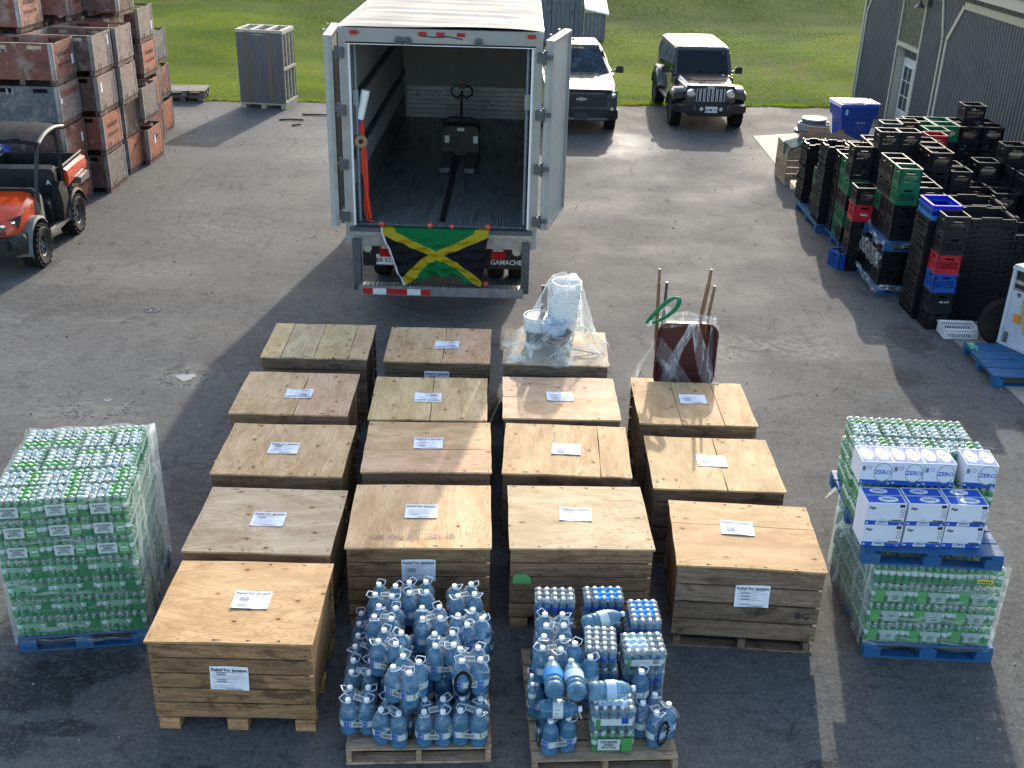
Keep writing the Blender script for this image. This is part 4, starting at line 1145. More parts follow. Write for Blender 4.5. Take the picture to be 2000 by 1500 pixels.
# ------------------------------------------------------------ wrapped buckets on crate C1
def buckets():
    bz = .834
    def pail(x, y, z, r, h, lab, mt=PAILW, rings=3, handle=True, inside=None, grp='pails under film'):
        t = thing('pail', lab, 'bucket', (x, y, z), 0, grp)
        m = MB(); pr = [(.0001, 0), (r * .84, 0), (r * .86, .01)]
        for k in range(rings): zz = h * (.72 + .08 * k); pr += [(r * (.86 + .14 * zz / h) , zz - .012), (r * 1.06, zz - .008), (r * 1.06, zz + .006), (r * (.86 + .14 * zz / h), zz + .01)]
        pr += [(r, h - .02), (r * 1.05, h - .015), (r * 1.05, h), (r * .97, h), (r * .84, .02), (.0001, .02)]
        m.lathe(pr, 22); m.build('body', mt, t)
        if handle:
            m = MB(); m.tube([(r * 1.06 * cos(a), -.05 - r * .5 * sin(a), h * .78 - r * .95 * sin(a)) for a in np.linspace(0, pi, 10)], .003, 4); m.build('bail_handle', STEELD, t)
        return t
    for k in range(6):
        pail(.57 + .006 * k, 11.75 + .003 * k, bz + .075 * k + .02, .165, .37, 'white pail %s in the tall nested stack under film' % ('at the bottom', 'second from the bottom', 'third from the bottom', 'third from the top', 'second from the top', 'at the top')[k], handle=(k in (2, 5)))
    t = pail(.28, 11.66, bz, .16, .38, 'white pail with a silver lid and a dark printed label, left of the nested stack')
    m = MB(); m.lathe([(.0001, .365), (.10, .372), (.138, .37), (.14, .36)], 20); m.build('foil_lid', METALP, t)
    m = MB()
    pts = [[(cos(a) * .150, sin(a) * .150, z) for a in np.linspace(-2.6, -.55, 12)] for z in (.06, .25)]
    m.loft(pts, closed=False, caps=False); m.build('label', surf('dark_print', (.05, .06, .06), .5, .5, 40, .0), t)
    t = pail(.50, 11.43, bz, .165, .27, 'round zinc bucket in front of the white pails', METALP, 1, False)
    t = pail(.47, 11.47, bz + .24, .15, .14, 'pale blue tinted tub resting in the zinc bucket', surf('pale_blue_tub', (.42, .55, .66), .3), 0, False)
    # tools sticking up
    t = thing('planting_tool', 'brown wooden tool handle with a red grip standing among the pails', 'tool', (.40, 11.86, bz))
    m = MB(); m.cyl((0, 0, 0), (.05, .02, .78), .016, .014, 8); m.build('handle', HANDLE, t)
    m = MB(); m.cyl((.042, .018, .62), (.05, .02, .74), .022, .02, 8); m.build('grip', LAMPR, t)
    t = thing('flat_bar', 'dark flat timber standing beside the nested pails', 'timber', (.35, 11.84, bz))
    m = MB(); m.box((0, 0, .34), (.07, .03, .68)); m.build('slat', surf('dark_red_timber', (.09, .05, .045), .6), t)
    t = thing('bent_wire', 'thin dark wire bent over the right of the bucket crate lid', 'wire', (.80, 11.42, bz))
    m = MB(); m.tube([(-.25, .05, .06), (-.05, .02, .045), (.16, -.03, .03), (.2, .02, .01)], .007, 5); m.tube([(.16, -.03, .03), (-.1, -.1, .01)], .005, 5); m.build('wire', STEELD, t)
    # film tent
    t = thing('film_wrap', 'clear crinkled stretch film pulled over the buckets and down to the lid', 'plastic film', (.5, 11.6, bz))
    m = MB(); n = 96
    keys = [(0.0, .60, .51), (.06, .53, .43), (.18, .42, .34), (.32, .36, .29), (.46, .31, .25), (.62, .25, .21), (.78, .19, .16), (.84, .15, .13), (.86, .09, .08)]
    secs = []; K = 32
    for k in range(K + 1):
        s_ = k / K * (len(keys) - 1); i0 = min(int(s_), len(keys) - 2); f_ = s_ - i0
        z, rx, ry = (keys[i0][c] * (1 - f_) + keys[i0 + 1][c] * f_ for c in range(3))
        q = []
        for i in range(n):
            a = 2 * pi * i / n
            wv = 1 + .045 * sin(a * 7 + z * 3) + .03 * sin(a * 15 + z * 5) + .018 * sin(a * 31 + z * 9) + .012 * sin(z * 40 + a * 3)
            sq = 1 / max(abs(cos(a)), abs(sin(a))) ** (.6 * max(0, 1 - z * 5) + .2)
            q.append((cos(a) * rx * wv * sq + .09 * z, sin(a) * ry * wv * sq + .12 * z, z + .012 * sin(a * 5 + z * 6)))
        secs.append(q)
    m.loft(secs, caps=False); m.build('film', FILM, t)
    m = MB()
    for (a, b) in (((-.52, -.44, .02), (.2, -.3, .62)), ((.5, -.38, .02), (.14, -.16, .52)), ((-.5, -.1, .1), (.12, -.30, .24)), ((-.28, -.26, .36), (.25, -.26, .2)), ((.30, -.1, .5), (.56, -.2, .05)), ((-.55, -.45, .0), (-.1, -.36, .30)), ((-.1, -.40, .05), (.28, -.22, .38)), ((-.25, -.2, .45), (.0, -.1, .8))):
        a, b = Vector(a), Vector(b)
        pts = [a.lerp(b, k / 8) + Vector((rs.normal(0, .004), -.02 - .03 * sin(pi * k / 8), -.03 * sin(pi * k / 8))) for k in range(9)]
        m.tube(pts, rs.uniform(.004, .010), 5)
    m.build('film_crease', SHRINK, t)
buckets()

# ------------------------------------------------------------ wheelbarrow on crate D1
def barrow():
    t = thing('wheelbarrow', 'maroon wheelbarrow standing on its nose with old wooden handles in the air, wrapped in film', 'wheelbarrow', (1.935, 11.15, .60))
    m = MB(); W2, Hh = .335, .80
    def rr(hw, z0, z1, r, y, n=6):
        pts = []
        for cx, cz, a0 in ((hw - r, z1 - r, 0), (-hw + r, z1 - r, pi / 2), (-hw + r, z0 + r, pi), (hw - r, z0 + r, 3 * pi / 2)):
            for k in range(n + 1):
                a = a0 + pi / 2 * k / n; pts.append((cx + cos(a) * r, y, cz + sin(a) * r))
        return pts
    m.loft([rr(.335, .0, .77, .13, -.03), rr(.325, .01, .76, .125, -.025), rr(.315, .025, .75, .12, .06), rr(.295, .06, .73, .11, .15), rr(.27, .09, .71, .1, .18)], caps=False)
    m.poly(rr(.27, .09, .71, .1, .18)[::-1], sm=True)
    m.build('tray', MAROON, t, (0, 0, 0), (0, 0, 0))
    m = MB(); m.tube(rr(.337, .0, .77, .13, -.03), .011, 6, closed=True); m.build('tray_rim', MAROON, t)
    for (x0, x1, z1, y1, r) in ((-.31, -.345, 1.34, .02, .021), (.12, .205, 1.35, .02, .024)):
        m = MB(); m.cyl((x0, .21, .35), (x1, y1 + .12, z1 - .16), r, r * .95, 10); m.cyl((x1, y1 + .12, z1 - .16), (x1 + (.012 if x0 > 0 else -.003), y1 + .13, z1), r * .8, r * .72, 10); m.build('handle', HANDLE, t)
    for (x0, x1, z1) in ((-.25, -.26, 1.20), (.22, .27, 1.17)):
        m = MB(); m.cyl((x0, .22, .4), (x1, .12, z1), .019, .016, 8); m.build('leg', STEELD if x0 < 0 else HANDLE, t)
    m = MB(); m.box((0, .24, .40), (.40, .03, .06)); m.build('cross_brace', STEELD, t)
    # its front wheel behind the crate
    m = MB(); m.lathe([(.05, -.04), (.12, -.05), (.155, -.03), (.155, .03), (.12, .05), (.05, .04)], 16, axis='x'); m.build('wheel', RUBBER, t, (-.0, .36, .17))
    t2 = thing('hose_coil', 'coil of green garden hose hooked over the left wheelbarrow handle', 'hose', (1.66, 11.10, 1.52))
    m = MB()
    for k in range(3):
        pts = [(.16 * cos(a) - .02 * k, .03 * sin(2 * a) - .02 * k, .085 * sin(a) + .13 * cos(a) + .008 * k) for a in np.linspace(0, 2 * pi, 24, endpoint=False)]
        m.tube(pts, .012, 6, closed=True)
    m.build('hose', HOSE, t2)
    m = MB(); m.lathe([(.03, -.04), (.034, 0), (.03, .04)], 8, (-.16, 0, -.13), axis='z'); m.build('tape', PAILW, t2)
    t3 = thing('film_bands', 'twisted stretch film bands crossing over the maroon wheelbarrow tray', 'plastic film', (1.935, 11.09, .605))
    def band(p, wd, dirv=(1, 0, 0)):
        m = MB(); p = [Vector(q) for q in p]; dv = Vector(dirv)
        def f(u, v):
            s = v * (len(p) - 1); i = min(int(s), len(p) - 2); q = p[i].lerp(p[i + 1], s - i)
            return q + dv * ((u - .5) * wd * (1 + .25 * sin(v * 5))) + Vector((0, .008 * sin(u * 17 + v * 3), 0))
        m.grid(f, 9, 14); m.build('film', FILMV, t3)
    band([(-.24, .0, .0), (-.12, -.02, .40), (.05, -.01, .82)], .10)
    band([(.30, .02, .0), (.17, -.02, .42), (.05, -.01, .82)], .13)
    band([(-.34, .14, .52), (-.15, .0, .28), (.08, -.02, .0)], .15, (.7, 0, .6))
    band([(-.34, .14, .38), (-.2, .02, .2), (.0, -.02, .02)], .06, (.7, 0, .6))
    band([(.05, -.03, .80), (-.1, -.03, .45), (-.16, -.02, .02)], .07)
    band([(.32, .16, .70), (.31, .1, .35), (.26, .02, .02)], .09)
    band([(-.32, .1, .75), (0, .04, .83), (.32, .08, .78)], .13, (0, .3, 1))
    band([(-.27, .06, .95), (-.24, .02, .85), (-.15, .0, .78)], .09)
    band([(-.60, .0, -.02), (-.5, .04, .26), (-.34, .12, .50)], .05)
barrow()
# ------------------------------------------------------------ pallets and bottled water
def pallet(name_label, x, y, yaw, w, d, mt, top=7, color=None, h=.14, group=None, z=0., block=True, lead=None):
    """deck boards run along x; blocks carry it"""
    t = thing('pallet', name_label, 'pallet', (x, y, z), yaw, group)
    bw = d / top
    for k in range(top):
        m = MB(); wd = bw - .022 + rs.uniform(-.006, .006); m.box((0, 0, 0), (w + rs.uniform(-.008, .008), wd, .018))
        m.build('deck_board', mt, t, (0, -d / 2 + bw * (k + .5), h - .009), color=color)
    for sx in (-1, 0, 1):
        if block:
            m = MB(); m.box((0, 0, 0), (d - .02, .095, .018)); m.build('stringer_board', mt, t, (sx * (w / 2 - .05), 0, h - .028), pi / 2, color=color)
            for sy in (-1, 0, 1):
                m = MB(); m.box((0, 0, 0), (.14, .10, h - .055)); m.build('block', mt, t, (sx * (w / 2 - .071), sy * (d / 2 - .051), .018 + (h - .055) / 2), color=color)
        else:
            m = MB(); m.box((0, 0, 0), (d - .01, .038, h - .037)); m.build('stringer', mt, t, (sx * (w / 2 - .022), 0, .018 + (h - .037) / 2), pi / 2, color=color)
    for sy in (-1, 0, 1):
        m = MB(); m.box((0, 0, 0), (w, .10, .017)); m.build('bottom_board', mt, t, (0, sy * (d / 2 - .052), .0085), color=color)
    return t
pallet('pale wooden pallet under the blue four litre jugs', -.635, 6.50, .06, 1.045, 1.22, BOARD, 7, (.46, .36, .25), h=.135, block=False)
pallet('brown wooden pallet under the mixed bottled water', .70, 6.46, .07, 1.055, 1.25, BOARD, 6, (.40, .31, .22), h=.135, block=False)

# ---- four litre jug
def jug_mesh():
    m = MB(); n = 20; R = .066
    pr = [(.0001, .0), (R * .8, .0), (R * .97, .012), (R, .03), (R * .97, .04), (R, .055), (R * .97, .065), (R, .08), (R, .15), (R * .96, .16), (R, .172), (R * .98, .19), (R * .88, .215), (R * .66, .242), (R * .38, .262), (R * .3, .268), (R * .3, .276)]
    m.lathe(pr, n); return m.mesh('jug', WATERB)
JUG = jug_mesh()
def cap_mesh(r, h, n=12):
    m = MB(); m.lathe([(r, 0), (r, h * .85), (r * .88, h), (.0001, h)], n); return m.mesh('cap', CAPW)
JCAP = cap_mesh(.0215, .026)
def ring_mesh():
    m = MB(); m.tube([(-.018, 0, 0), (-.036, -.03, .004), (-.030, -.066, .006), (.030, -.066, .006), (.036, -.03, .004), (.018, 0, 0)], .0042, 5); return m.mesh('handle_ring', RINGP)
JRING = ring_mesh()
def jlabel_mesh():
    m = MB(); R = .0675
    def seg(a0, a1, z0, z1, mi, R=R):
        k = max(3, int((a1 - a0) / .2))
        m.loft([[(cos(a) * R, sin(a) * R, z) for a in np.linspace(a0, a1, k)] for z in (z0, z1)], mi, closed=False, caps=False)
    seg(0, 2 * pi, .088, .142, 0)
    for b in (0, pi):
        seg(b - .9, b - .1, .089, .139, 1, .0679); seg(b + .7, b + .85, .100, .142, 3, .0680)
        seg(b - 2.0, b - 1.86, .11, .122, 2, .0680)
        for q in range(6): seg(b - .7 + .08 * q, b - .68 + .08 * q, .10, .125, 0, .0683)
    return m.mesh('label', [PRW, PRB, REDT, PRG])
JLAB = jlabel_mesh()
PSTRAP = surf('black_carry_strap', (.008, .008, .01), .4)
def strap_mesh():
    m = MB(); a = np.linspace(0, 2 * pi, 26, endpoint=False)
    inner = [(.045 * cos(t), 0, .085 * sin(t)) for t in a]; outer = [(.066 * cos(t), -.002, .115 * sin(t)) for t in a]
    m.loft([[(x, y - .001, z) for x, y, z in outer], [(x, y - .004, z) for x, y, z in inner]], caps=False)
    return m.mesh('carry_strap', PSTRAP)
STRAPM = strap_mesh()
def btag_mesh():
    m = MB(); m.box((0, 0, 0), (.075, .045, .001))
    x = -.03
    for k in range(12):
        wd = .0018 + .0014 * ((k * 7) % 3); m.box((x, 0, .0008), (wd, .030, .0006), m=1); x += .0054
    return m.mesh('barcode', [PRW, INK])
BTAG = btag_mesh()
def packfilm_mesh():
    """shrink film pulled over the shoulders of four jugs"""
    m = MB(); s = .066
    caps = [(sx * s, sy * s) for sx in (-1, 1) for sy in (-1, 1)]
    def f(u, v):
        x, y = (u - .5) * .27, (v - .5) * .27
        z = .198
        for cx, cy in caps:
            d = sqrt((x - cx) ** 2 + (y - cy) ** 2); z = max(z, .262 - max(0, d - .026) * .78)
        z += .004 * sin(x * 90 + y * 40)
        e = max(abs(x), abs(y)); z -= max(0, e - .11) * 1.6
        return (x, y, z)
    m.grid(f, 26, 26); return m.mesh('shrink_film', SHRINKJ)
PFILM = packfilm_mesh()
def jug_pack(x, y, z, yaw, lab, ring=None, film=True, tagside=True, grp='four jug water packs', tilt=None):
    t = thing('jug_pack', lab, 'water pack', (x, y, z), (tilt or (0, 0, 0))[:2] + (yaw,) if tilt else yaw, grp)
    s = .0665
    for i, (sx, sy) in enumerate(((-1, -1), (1, -1), (-1, 1), (1, 1))):
        j = link(JUG, 'jug', t, (sx * s, sy * s, 0), rs.uniform(0, 6))
        link(JCAP, 'cap', j, (0, 0, .272))
        link(JRING, 'handle_ring', j, (0, 0, .268), (rs.uniform(-.5, -.15), 0, rs.uniform(0, 6)))
        link(JLAB, 'label', j, (0, 0, 0), -j.rotation_euler.z - pi / 2 + rs.uniform(-.5, .5) + (pi if sy > 0 else 0))
    if film:
        link(PFILM, 'shrink_film', t)
        link(BTAG, 'barcode', t, (0, 0, .246), (.35, .1, rs.uniform(-.4, .4)))
    if tagside: link(BTAG, 'barcode', t, (.0, -2 * s - .001, .115), (pi / 2, 0, .0))
    if ring == 'r': link(STRAPM, 'carry_strap', t, (2 * s + .004, -.02, .14), pi / 2)
    if ring == 'l': link(STRAPM, 'carry_strap', t, (-2 * s - .004, -.02, .14), -pi / 2)
    if ring == 'f': link(STRAPM, 'carry_strap', t, (-.066, -2 * s - .004, .14), 0)
    return t
ZP = .136
rows = ('front', 'second', 'third', 'rear')
bx = [(-1.055, 6.13, .05), (-.79, 6.02, -.25), (-.50, 6.03, .06), (-.235, 6.05, -.05)]
names = ('far left', 'second from the left', 'second from the right', 'far right')
for i, (x, y, a) in enumerate(bx):
    jug_pack(x, y, ZP, a, 'blue jug pack standing on the pallet boards in the front row, ' + names[i], ring={1: 'r', 3: 'r'}.get(i))
for j, (dy) in enumerate((.29, .58, .86)):
    for i in range(4):
        if i in (1, 2) and j < 0: continue
        jug_pack((-1.075, -.80, -.52, -.25)[i] + .01 * j * (1 if i else -1), 6.14 + dy, ZP, rs.uniform(-.08, .08), 'blue jug pack in the lower layer, %s, %s row' % (names[i], rows[j + 1]), film=(i == 0), tagside=False)
top = [(-.95, 6.98, -.10, 'l'), (-.92, 6.70, -.15, None), (-.85, 6.41, -.2, None), (-.70, 6.02 + .09, -.45, 'l'),
       (-.70, 7.03, .12, None), (-.57, 6.71, .12, 'l'), (-.45, 6.40, .12, 'l'),
       (-.33, 7.01, .25, None), (-.27, 6.67, .60, None), (-.25, 6.24, .15, 'f')]
tl = ('at the back left', 'second from the back on the left', 'third from the back on the left', 'turned askew at the front left', 'at the back centre in front of a notice', 'at its very centre with a black strap',
      'third from the back in the centre', 'at the back right', 'turned diamond wise on the right', 'at the front right, black strap loop forward')
for (x, y, a, r), l in zip(top, tl):
    jug_pack(x, y, ZP + .297, a, 'blue jug pack in the upper layer ' + l, ring=r)

# ---- small bottle cases
def bottle_mesh(mat_, r=.0285, h=.175, lab=PRW, lz=(.075, .115), capm=None, n=9):
    m = MB()
    pr = [(.0001, .0), (r * .85, 0), (r, .012), (r * .95, .03), (r, .045), (r, lz[0]), (r * 1.02, lz[0] + .001), (r * 1.02, lz[1]), (r, lz[1] + .001), (r * .97, h * .72), (r * .72, h * .84), (r * .42, h * .93), (r * .40, h * .95)]
    mm = [0] * 12; mm[6] = 1
    m.lathe(pr, n, mm=mm)
    m.lathe([(r * .5, h * .94), (r * .5, h * 1.02), (r * .4, h * 1.035), (.0001, h * 1.035)], n, m=2)
    return m.mesh('bottle', [mat_, lab, capm or CAPW])
BG_ = bottle_mesh(WATERG, lab=PRW, capm=CAPG); BC_ = bottle_mesh(WATERC, h=.19, lab=PRB); BC2_ = bottle_mesh(WATERC, h=.19, lab=PRW, r=.029)
BB_ = bottle_mesh(WATERB, h=.19, lab=PRB, r=.029)
def case_film(nx, ny, p, h, drop=.03, amp=1.0, side=True):
    m = MB(); W, D = nx * p, ny * p
    def f(u, v):
        x, y = (u - .5) * (W + .006), (v - .5) * (D + .006)
        cx = (round(x / p + nx / 2 - .5) - nx / 2 + .5) * p; cy = (round(y / p + ny / 2 - .5) - ny / 2 + .5) * p
        d = sqrt((x - cx) ** 2 + (y - cy) ** 2)
        z = h - max(0, d - .012) * 1.0 * amp + .0025 * sin(x * 70 + y * 55)
        return (x, y, z + .004)
    m.grid(f, nx * 5, ny * 5)
    if side:
        n = 4 * (nx + ny) * 2; q0 = []; q1 = []; q2 = []
        for s_ in range(4):
            L = (nx, ny, nx, ny)[s_]
            for k in range(L * 4):
                a = (k / 4 / L - .5) * (W if s_ % 2 == 0 else D); b = (D if s_ % 2 == 0 else W) / 2
                b += .003 - .007 * (1 - abs(cos(pi * (k / 4 - .0)))) * 0 - .006 * abs(sin(pi * (k / 4 + .5))) ** 2 * 1
                p2 = {0: (a, -b), 1: (b, a), 2: (-a, b), 3: (-b, -a)}[s_]
                q0.append((p2[0], p2[1], .004)); q1.append((p2[0], p2[1], h * .72)); q2.append((p2[0] * .97, p2[1] * .97, h * .90))
        m.loft([q0, q1, q2], 1, caps=False)
    return m.mesh('shrink_film', [SHRINK, SHRINKS]), f
def print_patch(f, u0, u1, v0, v1, mats, name, fn):
    m = MB()
    m.grid(lambda u, v: Vector(f(u0 + (u1 - u0) * u, v0 + (v1 - v0) * v)) + Vector((0, 0, .0025)), fn[0], fn[1])
    return m.mesh(name, mats)
GP = .0585
GF, gf = case_film(6, 4, GP, .178)
GLAB1 = print_patch(gf, .10, .60, .14, .86, PRW, 'white_print', (15, 14)); GLAB2 = print_patch(gf, .62, .82, .10, .90, PRG, 'green_print', (6, 15))
# text like smudges of the printed top
def smudge(f, u0, u1, v0, v1, rows_, mt, seed):
    m = MB(); R = random.Random(seed)
    for k in range(rows_):
        v = v0 + (v1 - v0) * (k + .5) / rows_; u = u0 + R.uniform(0, .05); ht = (v1 - v0) / rows_ * R.uniform(.4, .75)
        while u < u1 - .05:
            wd = R.uniform(.02, .06)
            q = [Vector(f(*c)) + Vector((0, 0, .0048)) for c in ((u, v - ht / 2), (u + wd, v - ht / 2), (u + wd, v + ht / 2), (u, v + ht / 2))]
            m.poly(q); u += wd + R.uniform(.008, .03)
    return m.mesh('printed_words', mt)
GSM = smudge(gf, .16, .56, .3, .75, 4, PRDG, 3)
def flat_label():
    m = MB(); m.box((0, 0, 0), (.145, .001, .095)); 
    return m.mesh('front_label', PRW)
FLAB = flat_label()
m = MB(); m.box((0, 0, 0), (.075, .001, .115)); FLABG = m.mesh('green_front_label', PRG)
m = MB(); m.box((0, 0, -.03), (.06, .002, .004)); m.box((0, 0, .03), (.06, .002, .004)); m.box((-.028, 0, 0), (.004, .002, .06)); m.box((.028, 0, 0), (.004, .002, .06)); m.box((0, 0, 0), (.04, .002, .02)); FDET = m.mesh('label_badge', PRW)
ARCHG = None
m = MB(); m.box((0, 0, 0), (.075, .001, .115)); FLABG2 = m.mesh('green_front_label', surf('print_deep_green', (.02, .17, .05), .35))
m = MB(); m.box((0, 0, 0), (.12, .001, .10)); FLABD = m.mesh('front_label', surf('print_grey_green', (.30, .40, .36), .45))
m = MB()
for k in range(3): m.box((0, 0, .0 + .016 * k), (.055 - .012 * abs(k - 1), .001, .008))
ARCHD = m.mesh('arch_print', PRDG)
# arch shaped print on case ends
m = MB(); a = np.linspace(0, pi, 12)
m.loft([[(cos(t) * .085, 0, .02 + sin(t) * .085) for t in a], [(cos(t) * .066, 0, .02 + sin(t) * .066) for t in a]], closed=False, caps=False, sm=False)
m.loft([[(cos(t) * .05, 0, .03 + sin(t) * .05) for t in a], [(cos(t) * .03, 0, .03 + sin(t) * .03) for t in a]], closed=False, caps=False, sm=False); ARCH = m.mesh('arch_print', PRW); ARCHG = m.mesh('arch_print', surf('print_light_green', (.16, .36, .20), .4))

def green_case(x, y, z, yaw, lab, par_frame, topdetail=True, front=None, vis='all', flip=False, bottles=True, grp='green bottle cases'):
    """par_frame: (ox, oy, yaw) of the pallet; front: 'label' / 'arch' / None (which print faces the camera)"""
    ox, oy, pa = par_frame
    X = ox + x * cos(pa) - y * sin(pa); Y = oy + x * sin(pa) + y * cos(pa)
    t = thing('bottle_case', lab, 'water case', (X + rs.normal(0, .006), Y + rs.normal(0, .005), z), pa + yaw + (pi if flip else 0) + rs.normal(0, .016), grp)
    if vis == 'all':
        for i in range(6):
            for j in range(4):
                link(BG_, 'bottle', t, ((i - 2.5) * GP, (j - 1.5) * GP, 0), rs.uniform(0, 6))
    else:
        tot = pa + yaw
        for i in range(6):
            for j in range(4):
                px, py = (i - 2.5) * GP, (j - 1.5) * GP
                wx, wy = px * cos(yaw) - py * sin(yaw), px * sin(yaw) + py * cos(yaw)
                hw, hd = (3 * GP, 2 * GP) if abs(sin(yaw)) < .5 else (2 * GP, 3 * GP)
                ok = ('f' in vis and wy < -hd + GP * 1.1) or ('r' in vis and wx > hw - GP * 1.1) or ('l' in vis and wx < -hw + GP * 1.1)
                if ok: link(BG_, 'bottle', t, (px, py, 0), rs.uniform(0, 6))
    link(GF, 'shrink_film', t)
    if topdetail:
        link(GLAB1, 'white_print', t); link(GLAB2, 'green_print', t); link(GSM, 'printed_words', t)
    loc = {0: (0, -2 * GP - .005), 1: (-3 * GP - .005, 0)}
    if front == 'label':
        o = link(FLAB, 'front_label', t, (-.03, -2 * GP - .006, .085))
        text('ICE RIVER', .026, INK, o, (0, -.003, .022), RX90, bold=True)
        text('GREEN', .022, PRDG, o, (0, -.003, .0), RX90, bold=True)
        text('BOTTLE', .026, INK, o, (0, -.003, -.022), RX90, bold=True)
        g = link(FLABG, 'green_front_label', t, (.095, -2 * GP - .005, .085)); link(FDET, 'label_badge', g, (0, -.001, 0))
    elif front == 'arch':
        link(ARCH, 'arch_print', t, (-3 * GP - .006, 0, .03), -pi / 2)
    elif front == 'arch2':
        link(ARCHG, 'arch_print', t, (-.06, -2 * GP - .006, .03)); link(FLABG2, 'green_front_label', t, (.10, -2 * GP - .006, .08))
    elif front == 'badge':
        link(FLABD, 'front_label', t, (.02, -2 * GP - .006, .08)); link(ARCHD, 'arch_print', t, (.02, -2 * GP - .007, .05)); link(FLABG, 'green_front_label', t, (-.11, -2 * GP - .006, .08))
    return t

# left pallet
LP = (-3.53, 7.66, .155)
pallet('blue pallet under the left stack of green bottle cases', LP[0], LP[1], LP[2], 1.03, 1.22, WOODBLUE, 7)
lw = 4 * GP; ll = 6 * GP
LZ = .183
ordn = ('top', 'second', 'third', 'fourth', 'fifth', 'sixth', 'bottom')
for lay in range(7):
    z = .142 + LZ * (6 - lay)
    tp = lay == 0
    jx = -.012 * (6 - lay) * .3
    alt = lay >= 3
    # back part: two rows of four cases, front part: two rows of three cases (turned round in the lower layers)
    for r_ in range(2):
        for c in range(4):
            if not tp and c != 3: continue
            y = .60 - ll / 2 - r_ * (ll + .006)
            green_case((c - 1.5) * (lw + .012) + jx, y, z, pi / 2, 'green bottle case in the %s layer of the left pallet, %s column, %s row' % (ordn[lay], ('far left', 'middle left', 'middle right', 'far right')[c], ('rear', 'second')[r_]), LP,
                       tp, None, 'all' if tp else 'r', flip=(c < 2))
    for r_ in range(2):
        for c in range(3):
            if not tp and r_ == 0 and c != 2: continue
            y = -.60 + lw / 2 + (1 - r_) * (lw + .006)
            fr = ('label' if lay < 3 else 'arch2') if r_ == 1 else None
            green_case((c - 1) * (ll - .012) + jx, y, z, 0, 'green bottle case in the %s layer of the left pallet, %s of the %s row' % (ordn[lay], ('left', 'middle', 'right')[c], ('third', 'front')[r_]), LP,
                       tp, fr, 'all' if tp else ('fr' if c == 2 else 'f'), grp='green bottle cases')
def wrap(x, y, yaw, w, d, z0, z1, lab, fmats, lean=(0, 0), bulge=.0, tidy=.012, group=None):
    t = thing('pallet_wrap', lab, 'plastic film', (x, y, 0), yaw, 'stretch film round the pallets')
    def side(p0, p1, mt, nu=26, nv=26):
        p0, p1 = Vector(p0), Vector(p1); n = Vector(((p1 - p0).y, -(p1 - p0).x, 0)).normalized()
        ph = rs.uniform(0, 6)
        m = MB()
        def f(u, v):
            q = p0.lerp(p1, u); z = z0 + (z1 - z0) * v
            o = .010 + tidy * (.6 * sin(u * 23 + v * 6 + ph) + .5 * sin(u * 9 - v * 19 + ph * 2) * (1 - .3 * v)) * (1 - abs(2 * u - 1) ** 6) + bulge * sin(pi * v)
            return (q.x + n.x * o + lean[0] * v, q.y + n.y * o + lean[1] * v, z + (.012 * sin(u * 17 + ph) if v > .98 else 0))
        m.grid(f, nu, nv); m.build('film', mt, t)
    c = [(-w / 2, -d / 2, 0), (w / 2, -d / 2, 0), (w / 2, d / 2, 0), (-w / 2, d / 2, 0)]
    for k in range(4): side(c[k], c[(k + 1) % 4], fmats[k])
    return t
wrap(LP[0], LP[1], LP[2], 1.045, 1.235, .08, .142 + LZ * 7 - .01, 'clear stretch film wound round the left stack of green bottles', (FILMH, FILMV, FILM, FILM), tidy=.014)

# right pallets
RP = (3.50, 7.83, -.03)
pallet('blue pallet on the ground under the wrapped cases at the right', RP[0] + .03, RP[1] - .02, RP[2], 1.06, 1.22, WOODBLUE, 7)
RZ = .195
for lay in range(4):
    z = .142 + RZ * (3 - lay)
    for c in range(3):
        green_case((c - 1) * (ll - .005), -.60 + lw / 2, z, 0, 'wrapped green bottle case under the upper pallet at the right, %s column, %s layer' % (('left', 'middle', 'right')[c], ('top', 'second', 'third', 'bottom')[lay]), RP, False, 'badge' if lay else None, 'fl' if c == 0 else 'f')
    for r_ in range(4):
        if lay == 3 and r_ == 3: pass
        green_case(-.52 + lw / 2 + .05, -.60 + lw + .13 + r_ * (lw + .003) * 1.0, z, 0, 'wrapped green bottle case on the left flank, row %s from the front, %s layer' % (('two', 'three', 'four', 'five')[r_], ('top', 'second', 'third', 'bottom')[lay]), RP, False, None, 'l')
wrap(RP[0], RP[1], RP[2], 1.06, 1.225, .10, .93, 'clear stretch film wound round the lower cases of the right pallet', (FILMH, FILM, FILM, FILMV), tidy=.016)
# bottles packed inside the two loads, out of sight behind the outer cases
def core(x, y, yaw, w, d, z0, n, pitch, lab, h=.172):
    m = MB(); nx, ny = int(w / .06), int(d / .06)
    for l in range(n):
        for i in range(nx):
            for j in range(ny): m.cyl(((i - (nx - 1) / 2) * .06, (j - (ny - 1) / 2) * .06, l * pitch), ((i - (nx - 1) / 2) * .06, (j - (ny - 1) / 2) * .06, l * pitch + h), .027, .020, 5, sm=False)
    o = m.build('packed_bottles', WATERG, None, (x, y, z0), yaw); o['label'] = lab; kind(o, 'stuff')
core(RP[0] + .04, RP[1] + .10, RP[2], .86, .94, .142, 4, RZ, 'green bottles packed inside the lower right load')
core(LP[0] - .10, LP[1] + .10, LP[2], .72, .92, .142, 6, LZ, 'green bottles packed inside the left load')
